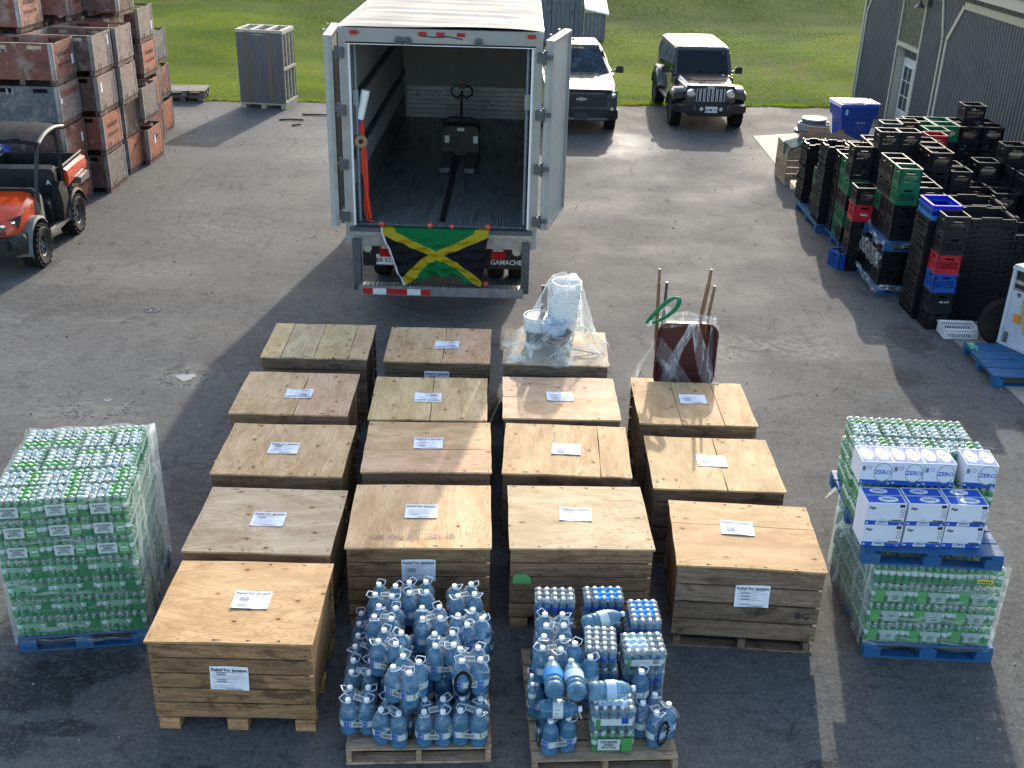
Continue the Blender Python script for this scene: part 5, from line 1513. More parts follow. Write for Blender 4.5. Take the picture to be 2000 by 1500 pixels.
# bunched film at the left edge
t = thing('film_knot', 'bunched knot of stretch film at the left edge under the upper pallet', 'plastic film', (2.93, 7.95, .92))
m = MB()
for k in range(26):
    a = rs.uniform(0, 6); p0 = Vector((rs.normal(0, .03), rs.normal(0, .08), rs.normal(0, .05)))
    m.tube([p0, p0 + Vector((rs.normal(-.03, .02), rs.normal(0, .04), rs.normal(.0, .05))), p0 + Vector((rs.normal(-.03, .03), rs.normal(0, .08), rs.normal(-.05, .06)))], [.012, .018, .006], 5)
m.build('film', SHRINK, t)
UP = (3.385, 7.83, -.05)
pallet('blue pallet resting on top of the wrapped cases, loaded with bottles and white cartons', UP[0] + .02, UP[1], UP[2], 1.10, 1.27, WOODBLUE, 7, z=.925, h=.135)
ZU = 1.062
o3 = ('top', 'middle', 'bottom')
for lay in range(3):
    z = ZU + RZ * (2 - lay)
    for c in range(4):
        if lay and c not in (0, 3): continue
        green_case((c - 1.5) * (lw + .012), .60 - ll / 2, z, pi / 2, 'unwrapped green bottle case at the back of the upper right pallet, %s layer, %s' % (o3[lay], ('far left', 'middle left', 'middle right', 'far right')[c]), UP, not lay, None, 'all' if not lay else 'lr')
    for c in range(3):
        if lay and c == 1: continue
        green_case((c - 1) * (ll + .012), .60 - ll - .02 - lw / 2, z, 0, 'unwrapped green bottle case in the middle row of the upper right pallet, %s layer, %s' % (o3[lay], ('left', 'centre', 'right')[c]), UP, not lay, None, 'all' if not lay else ('l' if c == 0 else 'r'))
    if lay:
        for c in range(3):
            green_case((c - 1) * (ll + .012) + .01, .60 - ll - .03 - lw * 1.5, z, 0, 'green bottle case carrying the upper white cartons, %s layer, %s' % (o3[lay], ('left', 'centre', 'right')[c]), UP, False, None, 'all' if lay == 1 else 'flr')
core(UP[0], UP[1] + .12, UP[2], .60, .90, ZU, 2, RZ, 'green bottles packed inside the upper right load')
# cartons
def carton(x, y, z, yaw, w, d, h, lab, up):
    t = thing('carton', lab, 'box', (x, y, z), yaw, 'white and blue cartons')
    m = MB(); m.box((0, 0, h / 2), (w, d, h)); m.build('board_box', CARTON, t)
    P = .0012
    def flat(name, c, s, mt, face):
        m = MB()
        if face == 't': m.box((c[0], c[1], h + P / 2), (s[0], s[1], P))
        else: m.box((c[0], -d / 2 - P / 2, c[1]), (s[0], P, s[1]))
        return m.build(name, mt, t)
    def oval(name, c, r, mt, face, k=2, a0=0, a1=2 * pi, ring=None):
        m = MB(); pts = []
        aa = np.linspace(a0, a1, 26, endpoint=(a1 - a0 < 6.2))
        def pt(a, rr):
            u, v = c[0] + cos(a) * rr[0], c[1] + sin(a) * rr[1]
            return (u, v, h + P * k) if face == 't' else (u, -d / 2 - P * k, v)
        if ring:
            r2 = (r[0] - ring, r[1] - ring); m.loft([[pt(a, r) for a in aa], [pt(a, r2) for a in aa]], caps=False, closed=(a1 - a0 > 6.2), sm=False)
        else: m.poly([pt(a, r) for a in aa])
        return m.build(name, mt, t)
    BL = PRB; LT = surf_once('print_pale_blue', (.12, .17, .48))
    def words(s, size, c, face, mt=BL, k=3):
        text(s, size, mt, t, (c[0], c[1], h + P * k) if face == 't' else (c[0], -d / 2 - P * k, c[1]), None if face == 't' else RX90, bold=True, name='lettering')
    if up:
        for sx in (-1, 1):
            flat('blue_flap_print', (sx * w * .245, 0), (w * .45, d * .92), LT, 't')
            oval('oval_print', (sx * w * .245 , 0), (w * .20, d * .36), PRW, 't')
            words('ZERO', .03, (sx * w * .245, .0), 't', INKG)
        flat('blue_band', (0, h * .10), (w, h * .20), BL, 'f')
        oval('green_arc', (w * .2, h * .55), (w * .29, h * .42), surf_once('print_olive', (.22, .38, .22)), 'f', 2, ring=.004)
        oval('oval_print', (w * .2, h * .55), (w * .26, h * .38), CARTON, 'f', 2.4)
        words('ZERO', .050, (w * .2, h * .55), 'f'); flat('blue_rule', (w * .16, h * .41), (w * .3, .008), BL, 'f')
        oval('badge', (-w * .24, h * .74), (.017, .017), BL, 'f', 2, ring=.003)
        flat('small_print', (-w * .41, h * .70), (w * .10, h * .2), INKG, 'f')
        flat('barcode', (w * .25, h * .20), (w * .34, .022), PRW, 'f'); x = w * .10
    else:
        flat('blue_flap_print', (0, d * .24), (w * .94, d * .42), BL, 't'); flat('blue_flap_print', (0, -d * .24), (w * .94, d * .42), BL, 't')
        oval('oval_print', (-.02, d * .26), (w * .24, d * .16), PRW, 't'); oval('oval_print', (w * .08, -d * .24), (w * .26, d * .17), PRW, 't'); words('ZERO', .04, (w * .08, -d * .24), 't'); words('ZERO', .036, (-.02, d * .26), 't')
        flat('blue_band', (0, h * .10), (w * .99, h * .20), BL, 'f')
        oval('oval_print', (-w * .06, h * .0 + .004), (w * .17, h * .30), PRW, 'f', 2.2, 0, pi); words('ZERO', .028, (-w * .05, h * .14), 'f', k=3.2)
        words('Riga', .030, (-w * .36, h * .80), 'f', INK)
        flat('black_mark', (w * .40, h * .90), (w * .13, h * .13), INK, 'f')
        for zz in (.68, .46): oval('badge', (w * .42, h * zz), (.016, .016), INK, 'f', 2, ring=.003)
        flat('barcode', (w * .31, h * .22), (w * .30, .026), PRW, 'f'); x = w * .18
    m = MB()
    for k in range(14): m.box((x + k * w * .27 / 14 + (.0), -d / 2 - P * 1.6, h * (.20 if up else .22)), (.002 + .0018 * ((k * 5) % 3), P, .017))
    m.build('barcode_lines', INK, t)
    m = MB(); m.box((-w * .44, -d / 2 - P * 1.5, h * .09), (w * .06, P, .014)); m.box((w * .42, -d / 2 - P * 1.5, h * .06), (w * .08, P, .008)); m.build('small_print', PRW, t)
    m = MB(); m.box((0, 0, h + .0006), (.003, d, .0012) if up else (w, .003, .0012)); m.build('flap_seam', INKG, t)
_so = {}
def surf_once(n, c):
    if n not in _so: _so[n] = surf(n, c, .65, .05, 10, .03, spec=.15)
    return _so[n]
cn = ('left', 'middle', 'right')
for lay in range(2):
    for c, x in enumerate((2.965, 3.29, 3.61)):
        carton(x - .005 * lay, 7.40 + .004 * c, ZU + .198 * lay, (-.01, .005, -.015)[c], .305, .25, .196, 'white carton at the %s of the %s row on the upper pallet' % (cn[c], 'lowest' if lay == 0 else 'second'), False)
for c, x in enumerate((2.945, 3.195, 3.445, 3.785)):
    carton(x, 7.71 - .003 * c, ZU + RZ * 2 + .002, (-.03, -.03, -.02, -.08)[c], .25 if c != 1 else .24, .27, .205, 'white carton with oval lettering in the highest row, ' + ('far left', 'second from the left', 'third from the left', 'standing apart at the right')[c], True)
t = thing('yellow_tag', 'yellow sticker with dark print on the wrapped right hand cases', 'sticker', (3.83, 7.195, .80), -.03)
m = MB(); m.box((0, 0, 0), (.12, .002, .04)); m.build('sheet', YELLOWT, t)
m = MB()
for k in range(5): m.box((-.04 + .02 * k, -.002, -.004), (.012, .002, .014))
m.build('print', INK, t)

# ---- mixed water pallet
def small_pack(x, y, z, yaw, nx, ny, bm, lab, p=.062, patch=None, h=.19, side=None, tilt=0):
    t = thing('bottle_pack', lab, 'water pack', (x, y, z), (tilt, 0, yaw), 'small bottle packs on the mixed pallet')
    for i in range(nx):
        for j in range(ny): link(bm, 'bottle', t, ((i - (nx - 1) / 2) * p, (j - (ny - 1) / 2) * p, 0), rs.uniform(0, 6))
    fm, ff = _pf(nx, ny, p, h); link(fm, 'shrink_film', t)
    if patch: link(print_patch(ff, *patch[0], patch[1], 'top_print', (10, 10)), 'top_print', t)
    if side:
        for (u, wd, hh, zz, mt) in side:
            m = MB(); m.box((0, 0, 0), (wd, .001, hh)); m.build('side_print', mt, t, (u, -ny * p / 2 - .008, zz))
    return t
_pfc = {}
def _pf(nx, ny, p, h):
    if (nx, ny, p, h) not in _pfc: _pfc[(nx, ny, p, h)] = case_film(nx, ny, p, h)
    return _pfc[(nx, ny, p, h)]
Z0 = .137
small_pack(.385, 7.03, Z0 + .37, .02, 5, 3, BC_, 'clear bottle pack at the back left of the mixed pallet')
small_pack(.385, 6.93, Z0, .02, 5, 4, BB_, 'blue bottle pack under the back left clear pack'); small_pack(.39, 6.98, Z0 + .19, .02, 5, 4, BB_, 'dark blue bottle pack in the middle of the back left pile')
small_pack(.77, 7.06, Z0 + .37, .05, 5, 3, BC_, 'clear bottle pack with a bright blue printed film at the back of the mixed pallet', patch=((.25, .95, .1, .9), surf_once('print_sky', (.06, .28, .62))))
small_pack(.76, 6.97, Z0, .02, 5, 4, BB_, 'blue bottle pack under the blue printed back pack'); small_pack(.76, 7.0, Z0 + .19, .02, 5, 4, BB_, 'dark blue bottle pack in the middle of the back centre pile')
small_pack(1.075, 6.86, Z0 + .36, .05, 4, 5, BC_, 'clear bottle pack with blue and green print at the back right of the mixed pallet', patch=((.1, .9, .25, .95), surf_once('print_sky', (.06, .28, .62))), p=.058)
small_pack(1.06, 6.86, Z0, .05, 4, 5, BB_, 'blue bottle pack on the boards at the back right of the mixed pallet', p=.06); small_pack(1.06, 6.86, Z0 + .18, .05, 4, 5, BB_, 'blue bottle pack second from the boards at the back right', p=.06)
small_pack(1.035, 6.50, Z0 + .34, .08, 5, 4, BC2_, 'clear bottle pack with a white label band on the right of the mixed pallet', side=((0, .24, .06, .10, PRW), (.08, .05, .05, .11, PRB), (-.12, .035, .07, .10, PRG)), patch=((.1, .6, .2, .8), surf_once('print_ice', (.45, .60, .72))))
small_pack(1.03, 6.48, Z0, .08, 5, 4, BB_, 'dark blue bottle pack on the boards at the right of the mixed pallet'); small_pack(1.03, 6.49, Z0 + .17, .08, 5, 4, BB_, 'dark blue bottle pack under the white labelled right pack')
small_pack(.715, 6.51, Z0 + .36, -.03, 4, 5, BC_, 'silvery bottle pack in the centre of the mixed pallet', p=.058)
small_pack(.72, 6.48, Z0, 0, 4, 5, BB_, 'blue bottle pack on the boards in the centre of the mixed pallet'); small_pack(.72, 6.5, Z0 + .18, 0, 4, 5, BB_, 'blue bottle pack under the silvery centre pack')
small_pack(.78, 6.05, Z0 + .19, .05, 5, 4, BC2_, 'clear bottle pack with a wavy white label at the front of the mixed pallet', side=((0, .27, .06, .085, PRW), (.08, .05, .05, .095, PRB), (-.11, .035, .08, .07, PRG)), patch=((.15, .85, .25, .85), surf_once('print_ice', (.45, .60, .72))))
t = small_pack(.785, 6.03, Z0, .05, 5, 4, BG_, 'green bottle pack lowest at the front of the mixed pallet', h=.178, side=((-.03, .16, .10, .085, PRW), (.10, .075, .12, .085, PRG)))
text('ICE RIVER', .028, INK, t, (-.03, -.136, .112), RX90, bold=True); text('GREEN', .024, PRDG, t, (-.03, -.136, .088), RX90, bold=True); text('BOTTLE', .028, INK, t, (-.03, -.136, .062), RX90, bold=True)
jug_pack(.385, 5.99, Z0, .28, 'blue jug pack at the front left corner of the mixed pallet', ring='l', film=False)
jug_pack(1.105, 6.11, Z0, .75, 'blue jug pack with a black strap loop at the front right of the mixed pallet', ring='f')
jug_pack(.37, 6.66, Z0 + .30, .05, 'blue jug pack high on the left side of the mixed pallet'); jug_pack(.35, 6.40, Z0 + .29, -.1, 'blue jug pack on the left of the mixed pallet behind the lying bottles')
jug_pack(.33, 6.68, Z0, .0, 'blue jug pack on the boards at the left of the mixed pallet, rear one', film=False); jug_pack(.31, 6.36, Z0, .0, 'blue jug pack on the boards at the left of the mixed pallet, front one', film=False)
def single(kindn, loc, rot, lab, col=None, sc=1.0):
    t = thing('water_jug', lab, 'water jug', loc, rot, 'loose water jugs')
    t.scale = (sc, sc, sc)
    link(kindn, 'jug_body', t); link(JCAP, 'cap', t, (0, 0, .272)); link(JRING, 'handle_ring', t, (0, 0, .268), (-.3, 0, rs.uniform(0, 6)))
    link(JLAB, 'label', t, (0, 0, .0), rs.uniform(0, 6))
    return t
m = MB(); R = .07
m.lathe([(.0001, 0), (R * .8, 0), (R, .02), (R, .06), (R * .92, .07), (R, .08), (R, .10), (R * .92, .11), (R, .12), (R, .2), (R * .95, .215), (R * .85, .25), (R * .55, .29), (R * .3, .31), (R * .3, .32)], 18); BIGB = m.mesh('bottle_body', WATERC)
def lying(loc, rot, lab, lm=None, sc=1.0, body=None):
    t = thing('water_bottle', lab, 'water bottle', loc, rot, 'large bottles lying on top')
    t.scale = (sc,) * 3
    link(body or BIGB, 'bottle_body', t); link(JCAP, 'cap', t, (0, 0, .315))
    m = MB(); m.lathe([(.0712, .125), (.0712, .195)], 18); m.build('label', lm or PRW, t)
    return t
lying((.36, 5.92, .655), (-1.47, 0, .06), 'large clear bottle with a bright blue label lying beside its twin on the mixed pallet', surf_once('print_sky', (.06, .28, .62)))
lying((.515, 5.90, .66), (-1.47, 0, .10), 'large clear bottle with a white and green label lying right of the blue labelled one', surf_once('print_ice', (.45, .60, .72)))
lying((.60, 6.02, .60), (pi / 2, 0, pi / 2 + .12), 'large blue bottle lying crosswise above the front bottle pack', surf_once('print_ice', (.45, .60, .72)))
j = single(JUG, (.26, 5.94, .50), (pi / 2, 0, pi / 2 + .02), 'blue jug lying on the front left jug pack with a white marked label')
m = MB(); m.lathe([(.0685, .09), (.0685, .16)], 18); o = m.build('wide_label', PRW, j)
lying((.60, 6.74, .62), (pi / 2 - .1, 0, 1.9), 'large bottle lying between the back packs with its handle up', PRW)
single(JUG, (.515, 6.38, Z0 + .30), .5, 'single upright blue jug beside the silvery centre pack', sc=1.02)
single(JUG, (1.0, 6.24, Z0 + .18), .2, 'single dark blue jug in the gap at the right of the mixed pallet')
single(JUG, (.62, 6.24, Z0 + .30), .2, 'single blue jug half hidden behind the crosswise bottle')
for i, (x, y, l) in enumerate(((.205, 6.06, 'front'), (.20, 6.15, 'rear'))):
    t = thing('small_bottle', 'small clear bottle standing at the left edge of the mixed pallet, the %s one' % l, 'water bottle', (x, y, Z0 + .29)); link(BC2_, 'bottle', t)
# ------------------------------------------------------------ milk crates, trays and the things beside the barn
def milk_crate_mesh(kind_):
    m = MB(); S = .332; H = .278; T = .012; h2 = S / 2
    for k in range(4):
        q = Matrix.Rotation(k * pi / 2, 3, 'Z')
        def b(cx, cz, wx, wz, th=T, off=0, rot=0.0):
            mm = q @ Matrix.Rotation(rot, 3, 'Y')
            p = q @ Vector((cx, -h2 + T / 2 - off, cz))
            m.box(p, (wx, th, wz), mat=mm)
        b(0, H - .010, S, .020, T * 1.7, .002); b(0, .012, S, .024, T * 1.4, .0)
        for sx in (-1, 1): b(sx * (h2 - .018), H / 2, .036, H - .02)
        # hand hold
        b(0, H - .032, S - .07, .024); b(-.105, H - .06, .085, .034); b(.105, H - .06, .085, .034); b(0, H - .088, S - .07, .024)
        b(0, .048, S - .07, .05)
        z0, z1 = .070, H - .098
        if kind_ == 'diag':
            n = 8
            for i in range(n): b(-.105 + .21 * i / (n - 1) , (z0 + z1) / 2, .011, (z1 - z0) * 1.42, T * .8, 0, .78)
            b(-.125, (z0 + z1) / 2, .03, z1 - z0); b(.125, (z0 + z1) / 2, .03, z1 - z0)
        elif kind_ == 'lattice':
            n = 6
            for i in range(n):
                for r in (-.78, .78): b(-.11 + .22 * i / (n - 1), (z0 + z1) / 2, .013, (z1 - z0) * 1.4, T * .8, 0, r)
        else:
            b(0, (z0 + z1) / 2, S - .07, z1 - z0, T * .7)
            for i in range(9): b(-.12 + .03 * i, (z0 + z1) / 2, .006, z1 - z0, T * 1.3)
    m.box((0, 0, .012), (S - .02, S - .02, .008))
    return m.mesh('milk_crate', CRATEP)
MC = {k: milk_crate_mesh(k) for k in ('diag', 'lattice', 'solid')}
CC = {'k': (.009, .010, .012), 'g': (.012, .125, .055), 'r': (.40, .018, .030), 'b': (.012, .07, .30), 'd': (.03, .035, .045)}
CN = {'k': 'black', 'g': 'green', 'r': 'red', 'b': 'blue', 'd': 'slate grey'}
NTH = ('bottom', 'second', 'third', 'fourth', 'fifth', 'sixth', 'seventh')
CH = .2805
def mstack(x, y, z0, cols, where, kinds=None, yaw=0.0, only=None, s=1.0):
    """cols from the bottom up"""
    for i, c in enumerate(cols):
        if only and i not in only: continue
        k = (kinds[i] if kinds else 'd'); me = MC[{'d': 'diag', 'l': 'lattice', 's': 'solid'}[k]]
        if len(cols) == 1: lb = '%s milk crate standing alone, ' % CN[c]
        elif i == 0: lb = 'lowest %s milk crate of ' % CN[c]
        elif i == len(cols) - 1: lb = 'topmost %s milk crate of ' % CN[c]
        else: lb = '%s milk crate %s up in ' % (CN[c], NTH[min(i, 6)])
        o = link(me, 'milk_crate', None, (x + s * .166 + rs.normal(0, .004), y + s * .166 + rs.normal(0, .004), z0 + CH * i), yaw + rs.normal(0, .015), CC[c])
        if s != 1.0: o.scale = (s, s, 1)
        tag(o, lb + where, 'crate', 'milk crates stacked along the barn')
        if c == 'r' and where.startswith('the slim'):
            text('Dairy', .055, WHT, o, (0, -.176, .12), RX90, bold=True)
# nearest stack
mstack(5.94, 14.57, 0, 'kkbrkk', 'the nearest stack with the red and blue pair', 'sslldd', .02)
def bits(): pass
t_ = [o for o in COL.objects if o.get('label', '').startswith('black milk crate second up in the nearest')]
if t_: text('43110 E', .042, PAILW, t_[0], (.03, -.175, .14), RX90)
# red topped stack
mstack(5.44, 17.05, 0, 'kkkrk', 'the slim stack with one red crate', 'dddsd', .0)
mstack(5.28, 17.12, 0, 'b', 'small and low beside the slim red and black stack', 's', .3)
# two wrapped tiers on blue pallets
pallet('blue pallet on the ground under the film wrapped milk crates', 6.17, 16.50, 0, 1.06, 1.06, WOODBLUE, 6)
pallet('blue pallet wedged between two tiers of milk crates with torn film on it', 6.17, 16.50, .02, 1.06, 1.06, WOODBLUE, 6, z=.705)
q3 = ('front', 'middle', 'rear')
c3 = ('left', 'middle', 'right')
for j in range(3):
    for i in range(3):
        if i == 2 and j == 2: continue
        mstack(5.66 + .342 * i, 16.0 + .342 * j, .142, 'kk', 'the wrapped lower tier, %s column, %s row' % (c3[i], q3[j]))
        cols = {(0, 0): 'kkgg', (1, 0): 'kkk', (2, 0): 'kk', (0, 1): 'kkkk', (0, 2): 'kgkk', (1, 1): 'kkk', (2, 1): 'kk', (1, 2): 'kkk'}[(i, j)]
        mstack(5.73 + .342 * i, 16.06 + .342 * j, .848, cols, 'the upper tier, %s column, %s row' % (c3[i], q3[j]))
def sag(pts_top, pts_bot, lab, loc=(0, 0, 0), mt=None):
    t = thing('torn_film', lab, 'plastic film', loc, 0, 'torn film on the milk crate pallets')
    A = [Vector(p) for p in pts_top]; B = [Vector(p) for p in pts_bot]; m = MB(); ph = rs.uniform(0, 6)
    def f(u, v):
        s = u * (len(A) - 1); i = min(int(s), len(A) - 2); a = A[i].lerp(A[i + 1], s - i); b = B[i].lerp(B[i + 1], s - i); q = a.lerp(b, v)
        return q + Vector((-.014 - .018 * sin(u * 31 + v * 7 + ph), -.014 - .018 * sin(u * 19 - v * 13 + ph), .012 * sin(u * 25 + ph)))
    m.grid(f, 30, 10); m.build('film', FILMV2, t)
FILMV2 = mk_film('milky_torn_film', .16, .8, (1.2, 1.2, 1.0), 9., .1, (.85, .87, .88))
sag([(5.62, 17.0, .44), (5.61, 16.5, .42), (5.62, 15.97, .42)], [(5.62, 17.0, .66), (5.61, 16.5, .70), (5.62, 15.97, .66)], 'torn shiny film over the wrapped lower tier of milk crates')
sag([(5.60, 17.0, .16), (5.60, 16.5, .07), (5.62, 15.95, .05), (6.1, 15.93, .10), (6.7, 15.95, .17)], [(5.60, 17.0, .22), (5.60, 16.5, .19), (5.62, 15.95, .16), (6.1, 15.94, .18), (6.7, 15.95, .22)], 'loose film gathered round the lowest blue pallet of the milk crates')
sag([(5.66, 16.9, .98), (5.64, 16.5, .86), (5.66, 16.0, .84), (6.2, 15.97, .86), (6.7, 15.97, .87)], [(5.66, 16.9, .86), (5.64, 16.5, .74), (5.66, 16.0, .74), (6.2, 15.97, .80), (6.7, 15.97, .82)], 'grey film sagging over the wedged blue pallet')
# row behind, on a pallet by the slab edge
pallet('blue pallet under the tall green and black milk crates', 6.12, 18.62, 0, 1.04, 1.04, WOODBLUE, 6)
mstack(5.62, 18.12, .142, 'kgkgkk', 'the stack directly behind the slim red one', 'dddddd')
mstack(5.63, 18.46, .142, 'ggkgg', 'the mostly green stack on the middle pallet', 'dddddd')
mstack(5.62, 18.80, .142, 'kkkkk', 'the plain stack behind the mostly green one', 'sdsdsd')
for i in range(2):
    for j in range(3):
        mstack(5.97 + .345 * i, 18.0 + .345 * j, .142, 'k' * (6 + (1 if j < 1 else 0) - (i == 1 and j == 2)), 'the middle pallet, %s inner column, %s row' % (('first', 'second')[i], q3[j]), only=(3, 4, 5, 6) if j or i else None)
mstack(6.37, 18.68 + .4, .9, 'kkkd', 'the stack with a pale rimmed top')
mstack(6.72, 18.95 + .3, .9, 'kkkk', 'the stack right behind the pale rimmed one')
# tall row in the middle
for j in range(3):
    mstack(6.58, 17.2 + .40 * j, .0, 'kkkkkkk', 'the tall middle row, %s stack' % q3[j], only=(3, 4, 5, 6) if j else None, s=1.06)
mstack(6.95, 18.5, 1.12, 'kkr', 'the stack with a red topmost crate')
for j in range(2):
    mstack(6.93, 17.15 + .42 * j, 0, 'kkkkkk', 'the lower stack beside the tall middle row, %s' % ('front', 'rear')[j], only=(3, 4, 5))
    mstack(7.32, 17.3 + .42 * j, 0, 'kkkkk', 'the second lower stack from the middle row, %s' % ('front', 'rear')[j], only=(2, 3, 4))
# row against the barn
for i, cols in enumerate(('kkkkkkg', 'kkkkkkg', 'kkkkkkk', 'kkkkkkk')):
    for j in range(2):
        cc = cols if not (i == 0 and j == 1) else 'kkkkkkk'
        mstack(6.99 + .40 * i, 19.3 + .40 * j, 0, cc, 'the high barn row, %s stack, %s line' % (('leftmost', 'second', 'third', 'rightmost')[i], ('near', 'far')[j]), only=(3, 4, 5, 6) if j == 0 else (6,), s=1.16)
mstack(8.0, 19.75, CH * 7, 'k', 'perched on the high row right under the barn wall', 'l', s=1.1)
mstack(7.1, 18.9, 1.4, 'kg', 'the short stack in front of the high row', s=1.1)
# black crates in deep shade by the wall
for i in range(4):
    for j in range(4):
        n_ = (5, 6, 6, 5)[i] + (1 if j == 3 else 0) - (1 if j == 0 else 0)
        mstack(7.62 + .40 * i, 16.5 + .44 * j, 0, 'kkkkkkk'[:n_], 'the shaded barn block, %s stack, %s line' % (('left', 'second', 'third', 'right')[i], ('near', 'second', 'third', 'far')[j]), only=range(2, 7), s=1.1)
# nested bread trays
def tray_mesh(w, d, h, solid=False, wavy=True):
    m = MB(); T = .012; W, D = w / 2, d / 2
    for (cx, cy, sx, sy) in ((0, -D, w, T), (0, D, w, T), (-W, 0, T, d), (W, 0, T, d)):
        if solid: m.box((cx, cy, h / 2), (sx, sy, h))
        else:
            m.box((cx, cy, h - .008), (sx + T, sy + T, .016)); m.box((cx, cy, .012), (sx, sy, .022))
            n = 7
            m.box((cx * .94, cy * .94, h / 2), (sx * .9, sy * .6, h - .02) if sx > sy else (sx * .6, sy * .9, h - .02))
            for k in range(n + 1):
                f = k / n - .5
                m.box((cx + (f * sx if sx > sy else 0), cy + (f * sy if sy > sx else 0), h / 2), (.02 if sx > sy else T, .02 if sy > sx else T, h))
    m.box((0, 0, .008), (w, d, .008))
    if wavy:
        for sx in (-1, 1):
            for cy in (-D * .8, D * .8): m.box((sx * W, cy, h + .012), (.02, d * .18, .03))
        for sy in (-1, 1): m.box((0, sy * D, h + .008), (w * .4, .02, .024))
    return m.mesh('bread_tray', CRATEP)
def tstack(x, y, z0, w, d, n, pitch, where, h=.12, yaw=0, c=CC['k']):
    me = tray_mesh(w, d, h)
    for i in range(n):
        o = link(me, 'bread_tray', None, (x + w / 2 + rs.normal(0, .006), y + d / 2 + rs.normal(0, .006), z0 + pitch * i), yaw + rs.normal(0, .012), c)
        tag(o, 'black nested tray %s up in %s' % (ordinal(i + 1), where), 'tray', 'nested black trays stacked along the barn')
def ordinal(n): return '%d%s' % (n, 'th' if 10 <= n % 100 <= 20 else {1: 'st', 2: 'nd', 3: 'rd'}.get(n % 10, 'th'))
tstack(5.88, 14.97, 0, .42, .56, 20, .072, 'the ribbed stack under the blue tote')
tstack(6.36, 14.92, 0, .74, .58, 21, .072, 'the wide stack beside the red and blue crates')
tstack(6.46, 15.58, 0, .74, .58, 21, .072, 'the wide stack behind the first wide stack')
tstack(7.16, 15.15, 0, .74, .58, 17, .072, 'the wide shaded stack at the right edge')
tstack(5.50, 19.22, .142, .40, .50, 19, .072, 'the far ribbed stack nearer the green crates')
tstack(5.52, 20.62, .142, .42, .50, 15, .072, 'the farthest ribbed stack by the wooden bin')
pallet('blue pallet under the far ribbed tray stacks', 5.98, 19.95, 0, 1.04, 1.6, WOODBLUE, 8)
mstack(5.56, 19.84, .142, 'kkg', 'the knee high stack between the far ribbed stacks')
mstack(6.0, 19.5, .142, 'kkkkk', 'the far pallet inner stack, near one', only=(2, 3, 4)); mstack(6.0, 20.1, .142, 'kkkk', 'the far pallet inner stack, middle one', only=(1, 2, 3)); mstack(6.05, 20.7, .142, 'kkkk', 'the far pallet inner stack, far one', only=(2, 3))
for k, (c, lab) in enumerate((((.02, .16, .42), 'light blue shallow tote under the bright blue one'), ((.012, .016, .50), 'bright blue open tote on top of the ribbed tray stack'))):
    m = MB(); w, d, h = .40, .56, .15; T = .012
    for (cx, cy, sx, sy) in ((0, -d / 2, w, T), (0, d / 2, w, T), (-w / 2, 0, T, d), (w / 2, 0, T, d)): m.box((cx, cy, h / 2), (sx, sy, h)); m.box((cx, cy, h), (sx + .02, sy + .02, .014)); m.box((cx, cy, h * .45), (sx + .006, sy + .006, .008))
    m.box((0, 0, .01), (w, d, .012))
    o = m.build('tote', CRATEP, None, (6.09, 15.25, 1.50 + .065 * k), 0.01, c); tag(o, lab, 'tote')

# wooden bin with boxes of cardboard
def woodbin():
    t = thing('slatted_bin', 'small slatted wooden bin full of flattened cardboard beside the far trays', 'bin', (6.14, 22.95, 0), .0)
    for k in range(5):
        m = MB(); m.box((0, 0, 0), (1.05, .02, .128)); m.build('slat', BOARD, t, (0, -.5, .185 + .138 * k), color=(.48, .37, .24))
        m = MB(); m.box((0, 0, 0), (1.0, .02, .128)); m.build('slat', BOARD, t, (-.53, 0, .185 + .138 * k), pi / 2, color=(.42, .33, .22))
    for x in (-.47, .47):
        m = MB(); m.box((0, 0, 0), (.12, 1.0, .12)); m.build('skid', BOARD, t, (x, 0, .06), color=(.4, .35, .28))
    m = MB(); m.box((.53, 0, .46), (.02, 1.0, .70)); m.build('side_panel', BOARD, t, color=(.3, .25, .2))
    cb = [((-.25, -.1, .95), (.5, .02, .34), (.5, .2, .3)), ((-.05, .1, .98), (.55, .02, .30), (.9, -.2, -.1)), ((.22, -.1, .98), (.6, .02, .36), (.6, .1, -.4)), ((.38, .2, 1.02), (.5, .02, .40), (1.1, -.3, .2)), ((.1, .25, 1.05), (.7, .02, .25), (.2, .15, .5)), ((.55, .0, .95), (.5, .02, .3), (.4, .4, -.2))]
    lab = ('leaning at the left of', 'folded in the middle of', 'lying flat across', 'standing tallest in', 'bent at the back of', 'sticking out on the right of')
    for (c, s, r), l in zip(cb, lab):
        b = thing('cardboard', 'brown cardboard sheet %s the slatted bin' % l, 'cardboard', (6.26 + c[0], 22.90 + c[1], c[2] - .20), r, 'cardboard in the slatted bin')
        m = MB(); m.box((0, 0, 0), s); m.prism([(-s[0] / 2, 0, s[2] / 2), (s[0] / 2, 0, s[2] / 2), (s[0] / 2 - .03, .1, s[2] / 2 + .09), (-s[0] / 2 + .03, .1, s[2] / 2 + .09)], (0, .012, 0)); m.build('sheet', CARDB, b)
    b = thing('green_carton', 'dark green carton in the left corner of the slatted bin', 'carton', (5.80, 22.65, .74), (.3, -.2, .3)); m = MB(); m.box((0, 0, 0), (.4, .3, .3)); m.build('box', surf('dark_green_card', (.03, .11, .09), .7), b)
woodbin()
